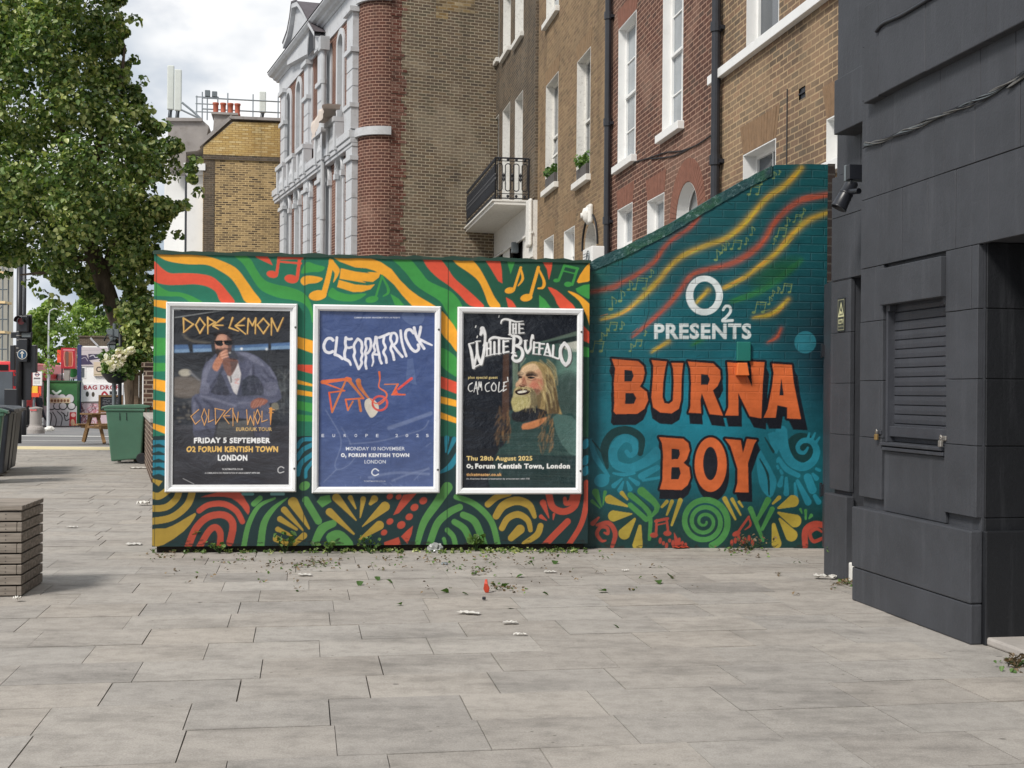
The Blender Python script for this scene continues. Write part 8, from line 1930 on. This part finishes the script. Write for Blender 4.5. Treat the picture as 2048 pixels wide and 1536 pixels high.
# ------------------------------------------------------------------ litter and weeds
def litter():
    rng = random.Random(21)
    def scrap(px, py, w, h_, label, mat='paper', cat='litter', curl=.012, name='paper_scrap'):
        p = ground(px, py); t_ = MB(); n = 6; rr = random.Random(px*7 + py); G = []
        for i in range(n + 1):
            row = []
            for j in range(4):
                x = (i/n - .5)*w + rr.uniform(-.05, .05)*w; y = (j/3 - .5)*h_*(1 + rr.uniform(-.25, .25)); z = .003 + curl*abs(math.sin(i*1.7 + j*.8 + px))
                row.append((x, y, z))
            G.append(row)
        for i in range(n):
            for j in range(3): t_.face([G[i][j], G[i+1][j], G[i+1][j+1], G[i][j+1]])
        o = t_.build(name, M[mat], None, weld=True); o.location = (p.x, p.y, .003); o.rotation_euler = (0, 0, rr.uniform(-.3, .3)); return tag(o, label, cat)
    scrap(938, 1229, .135, .05, 'long torn white paper strip on the slabs in the middle foreground', curl=.014)
    scrap(1020, 1248, .085, .05, 'folded white paper scrap right of the long torn strip')
    scrap(1040, 1272, .07, .03, 'small flat white paper nearest the camera in the middle')
    scrap(610, 1152, .10, .06, 'flat white paper below the first poster near the hoarding foot')
    scrap(286, 1011, .14, .10, 'crumpled white paper against the left end of the hoarding', curl=.05)
    scrap(268, 1090, .13, .10, 'flat pale paper on the slabs left of the hoarding corner')
    scrap(145, 1056, .09, .06, 'brown and white wrapper on the slabs right of the bench', 'paper')
    scrap(1100, 1146, .09, .05, 'thin pale paper on the slabs under the bearded man poster')
    scrap(1650, 1158, .16, .07, 'crushed pale wrapper on the slabs at the charcoal wall recess', curl=.03)
    scrap(1362, 1097, .13, .07, 'flat red wrapper at the foot of the spiral on the painted wall', 'red_wrap')
    scrap(35, 1203, .05, .04, 'small white tissue in front of the timber bench', curl=.03)
    scrap(1250, 1143, .05, .03, 'tiny white paper fleck in front of the painted wall')
    scrap(278, 937, .30, .16, 'pale flattened cardboard beside the green wheelie bin', curl=.02)
    # red wrapper standing up
    p = ground(972, 1186); t_ = MB(); P = [(-.006, 0, 0), (.018, .01, .0), (.024, .0, .03), (.010, -.012, .06), (.006, .0, .09), (-.008, .01, .085), (-.012, .0, .06), (-.018, .0, .025)]
    t_.face(P); t_.face([(q[0]*.8 + .004, q[1] + .022, q[2]*.93) for q in P][::-1]); t_.strip(P, [(q[0]*.8 + .004, q[1] + .022, q[2]*.93) for q in P], closed=True); o = t_.build('wrapper', M['red_wrap'], None); o.location = (p.x, p.y, .003); tag(o, 'crumpled red and white wrapper standing on the slabs below the third poster', 'litter')
    # clear plastic bag under the hoarding, bottle cap
    p = ground(872, 1103); b = bmesh.new(); bmesh.ops.create_icosphere(b, subdivisions=3, radius=.07); rr = np.random.RandomState(4)
    for v in b.verts: v.co = Vector((v.co.x*.8, v.co.y*.5, max(0, v.co.z*.7 + .02)))*(1 + rr.uniform(-.32, .32))
    me = bpy.data.meshes.new('plastic_bag'); b.to_mesh(me); b.free(); me.materials.append(M['foil']); o = bpy.data.objects.new('plastic_bag', me); COL.objects.link(o); o.location = (p.x, p.y - .06, .003); tag(o, 'crumpled grey plastic bag at the foot of the hoarding', 'litter')
    p = ground(889, 1129); b = MB(); b.lathe([(0, .012), (.022, .012), (.028, .0)], 16); o = b.build('cup_lid', M['pane'], None); o.location = (p.x, p.y, .004); tag(o, 'small clear round cup lid on the slabs under the middle posters', 'litter')
    p = ground(968, 1200); b = MB(); b.box(-.012, .012, -.012, .012, 0, .018); o = b.build('bottle_cap', M['black_plastic'], None, bevel=.005); o.location = (p.x, p.y, .003); tag(o, 'tiny black cap on the slabs beside the red wrapper', 'litter')
    # single green leaves blown onto the slabs
    first = None
    spots = [(755,1160),(779,1166),(799,1211),(930,1190),(890,1186),(1018,1217),(985,1172),(1010,1175),(1040,1155),(1090,1190),(1205,1185),(1318,1167),(1232,1256),(950,1150),(1060,1126),(1340,1157),(1110,1128),(720,1170)]
    for k, (px, py) in enumerate(spots):
        p = ground(px, py)
        if first is None:
            o = leaf_cloud('fallen_leaf', None, [(Vector((0, 0, .01)), .003)], 1, .09, M['leaf_weed'], 3, flat=3.0); first = o
        else: o = first.copy(); COL.objects.link(o)
        o.location = (p.x, p.y, .004); o.rotation_euler = (rng.uniform(-.3, .3), rng.uniform(-.3, .3), rng.uniform(0, 6)); s = rng.uniform(.35, .8); o.scale = (s, s, s)
        tag(o, 'single fallen green leaf lying on the paving slabs', 'leaf', 'fallen leaves on the slabs')
    # leaf and dirt debris that nobody would count
    cl = []; 
    for k in range(80):
        px = rng.gauss(760, 330) if rng.random() < .8 else rng.uniform(330, 1640); py = rng.triangular(1100, 1200, 1122)
        if 320 < px < 1640:
            p = ground(px, py); 
            if py > 1112 - (0 if px < 1180 else 8): cl.append((Vector((p.x, p.y, .008)), rng.uniform(.02, .07)))
    for (px, py, n_, sp) in ((590,1128,26,40),(640,1120,16,30),(940,1140,18,40),(1010,1172,16,26),(1480,1098,30,26),(1690,1163,30,14),(330,1108,14,20),(520,1120,14,60),(850,1115,20,60),(1050,1112,16,50),(2030,1326,16,12)):
        for k in range(n_):
            p = ground(px + rng.gauss(0, sp), py + abs(rng.gauss(0, 7))); cl.append((Vector((p.x, p.y, .010)), rng.uniform(.015, .05)))
    o = leaf_cloud('leaf_litter', None, cl, 3, .020, M['leaf_dry'], 9, flat=2.0); tag(o, 'dry brown leaf bits and dirt scattered along the foot of the walls', 'leaf litter', kind='stuff')
    cl2 = [(c[0] + Vector((rng.uniform(-.1, .1), rng.uniform(-.05, .05), 0)), c[1]) for c in cl if rng.random() < .45]
    o = leaf_cloud('green_litter', None, cl2, 2, .024, M['leaf_weed'], 10, flat=2.0); tag(o, 'small green leaf bits scattered along the foot of the walls', 'leaf litter', kind='stuff')
    moss = []
    for k in range(230):
        px = rng.uniform(312, 1175); p = ground(px, rng.uniform(1098, 1107)); moss.append((Vector((p.x, p.y - .02, .012)), rng.uniform(.01, .035)))
    o = leaf_cloud('moss', None, moss, 7, .022, M['leaf'], 12, flat=1.0); tag(o, 'low moss and grass growing along the hoarding foot', 'moss', kind='stuff')
def weed(px, py, h_, n, label, seed, spread=.10, size=.07, mat='leaf_weed'):
    p = ground(px, py); t = thing('weed', label, 'weed', (p.x, p.y, 0), 0, 'weeds growing at the wall foot'); rng = random.Random(seed); b = MB(); cl = []
    for k in range(n):
        a = rng.uniform(0, 6.3); l = spread*rng.uniform(.4, 1); tip = Vector((math.cos(a)*l, math.sin(a)*l*.4 - .03, h_*rng.uniform(.5, 1))); b.tube([(0, 0, 0), tuple(tip*.5 + Vector((0, 0, h_*.12))), tuple(tip)], [.004, .003, .0015], 4)
        cl += [(tip*q + Vector((0, 0, .02)), .022) for q in (.7, 1.0)]
    b.build('stem', M['leaf_weed'], t); leaf_cloud('foliage', t, cl, 2, size*.75, M[mat], seed, flat=.6)
litter()
weed(388, 1104, .17, 6, 'broad leaved green weed under the first poster, nearest the hoarding corner', 3, .08, .085)
weed(570, 1107, .15, 8, 'wispy green weed at the hoarding foot below the gap after the first poster', 5, .10, .05)
weed(660, 1106, .08, 7, 'low spreading weed under the left half of the blue poster', 6, .16, .04)
weed(740, 1106, .12, 7, 'small weed under the right half of the blue poster', 7, .12, .045)
weed(952, 1103, .14, 6, 'spiky green weed at the hoarding foot below the bearded man poster', 8, .09, .07)
weed(440, 1107, .08, 7, 'low green weed just right of the broad leaved one', 9, .10, .035)
weed(1500, 1100, .10, 10, 'dry straggling grass tuft at the foot of the painted wall', 10, .22, .035, 'leaf_dry')
weed(1690, 1150, .20, 12, 'feathery green weed growing in the charcoal wall recess', 11, .16, .045)
weed(2034, 1335, .05, 8, 'dry weed tuft by the stone doorstep at the right edge', 12, .08, .03, 'leaf_dry')
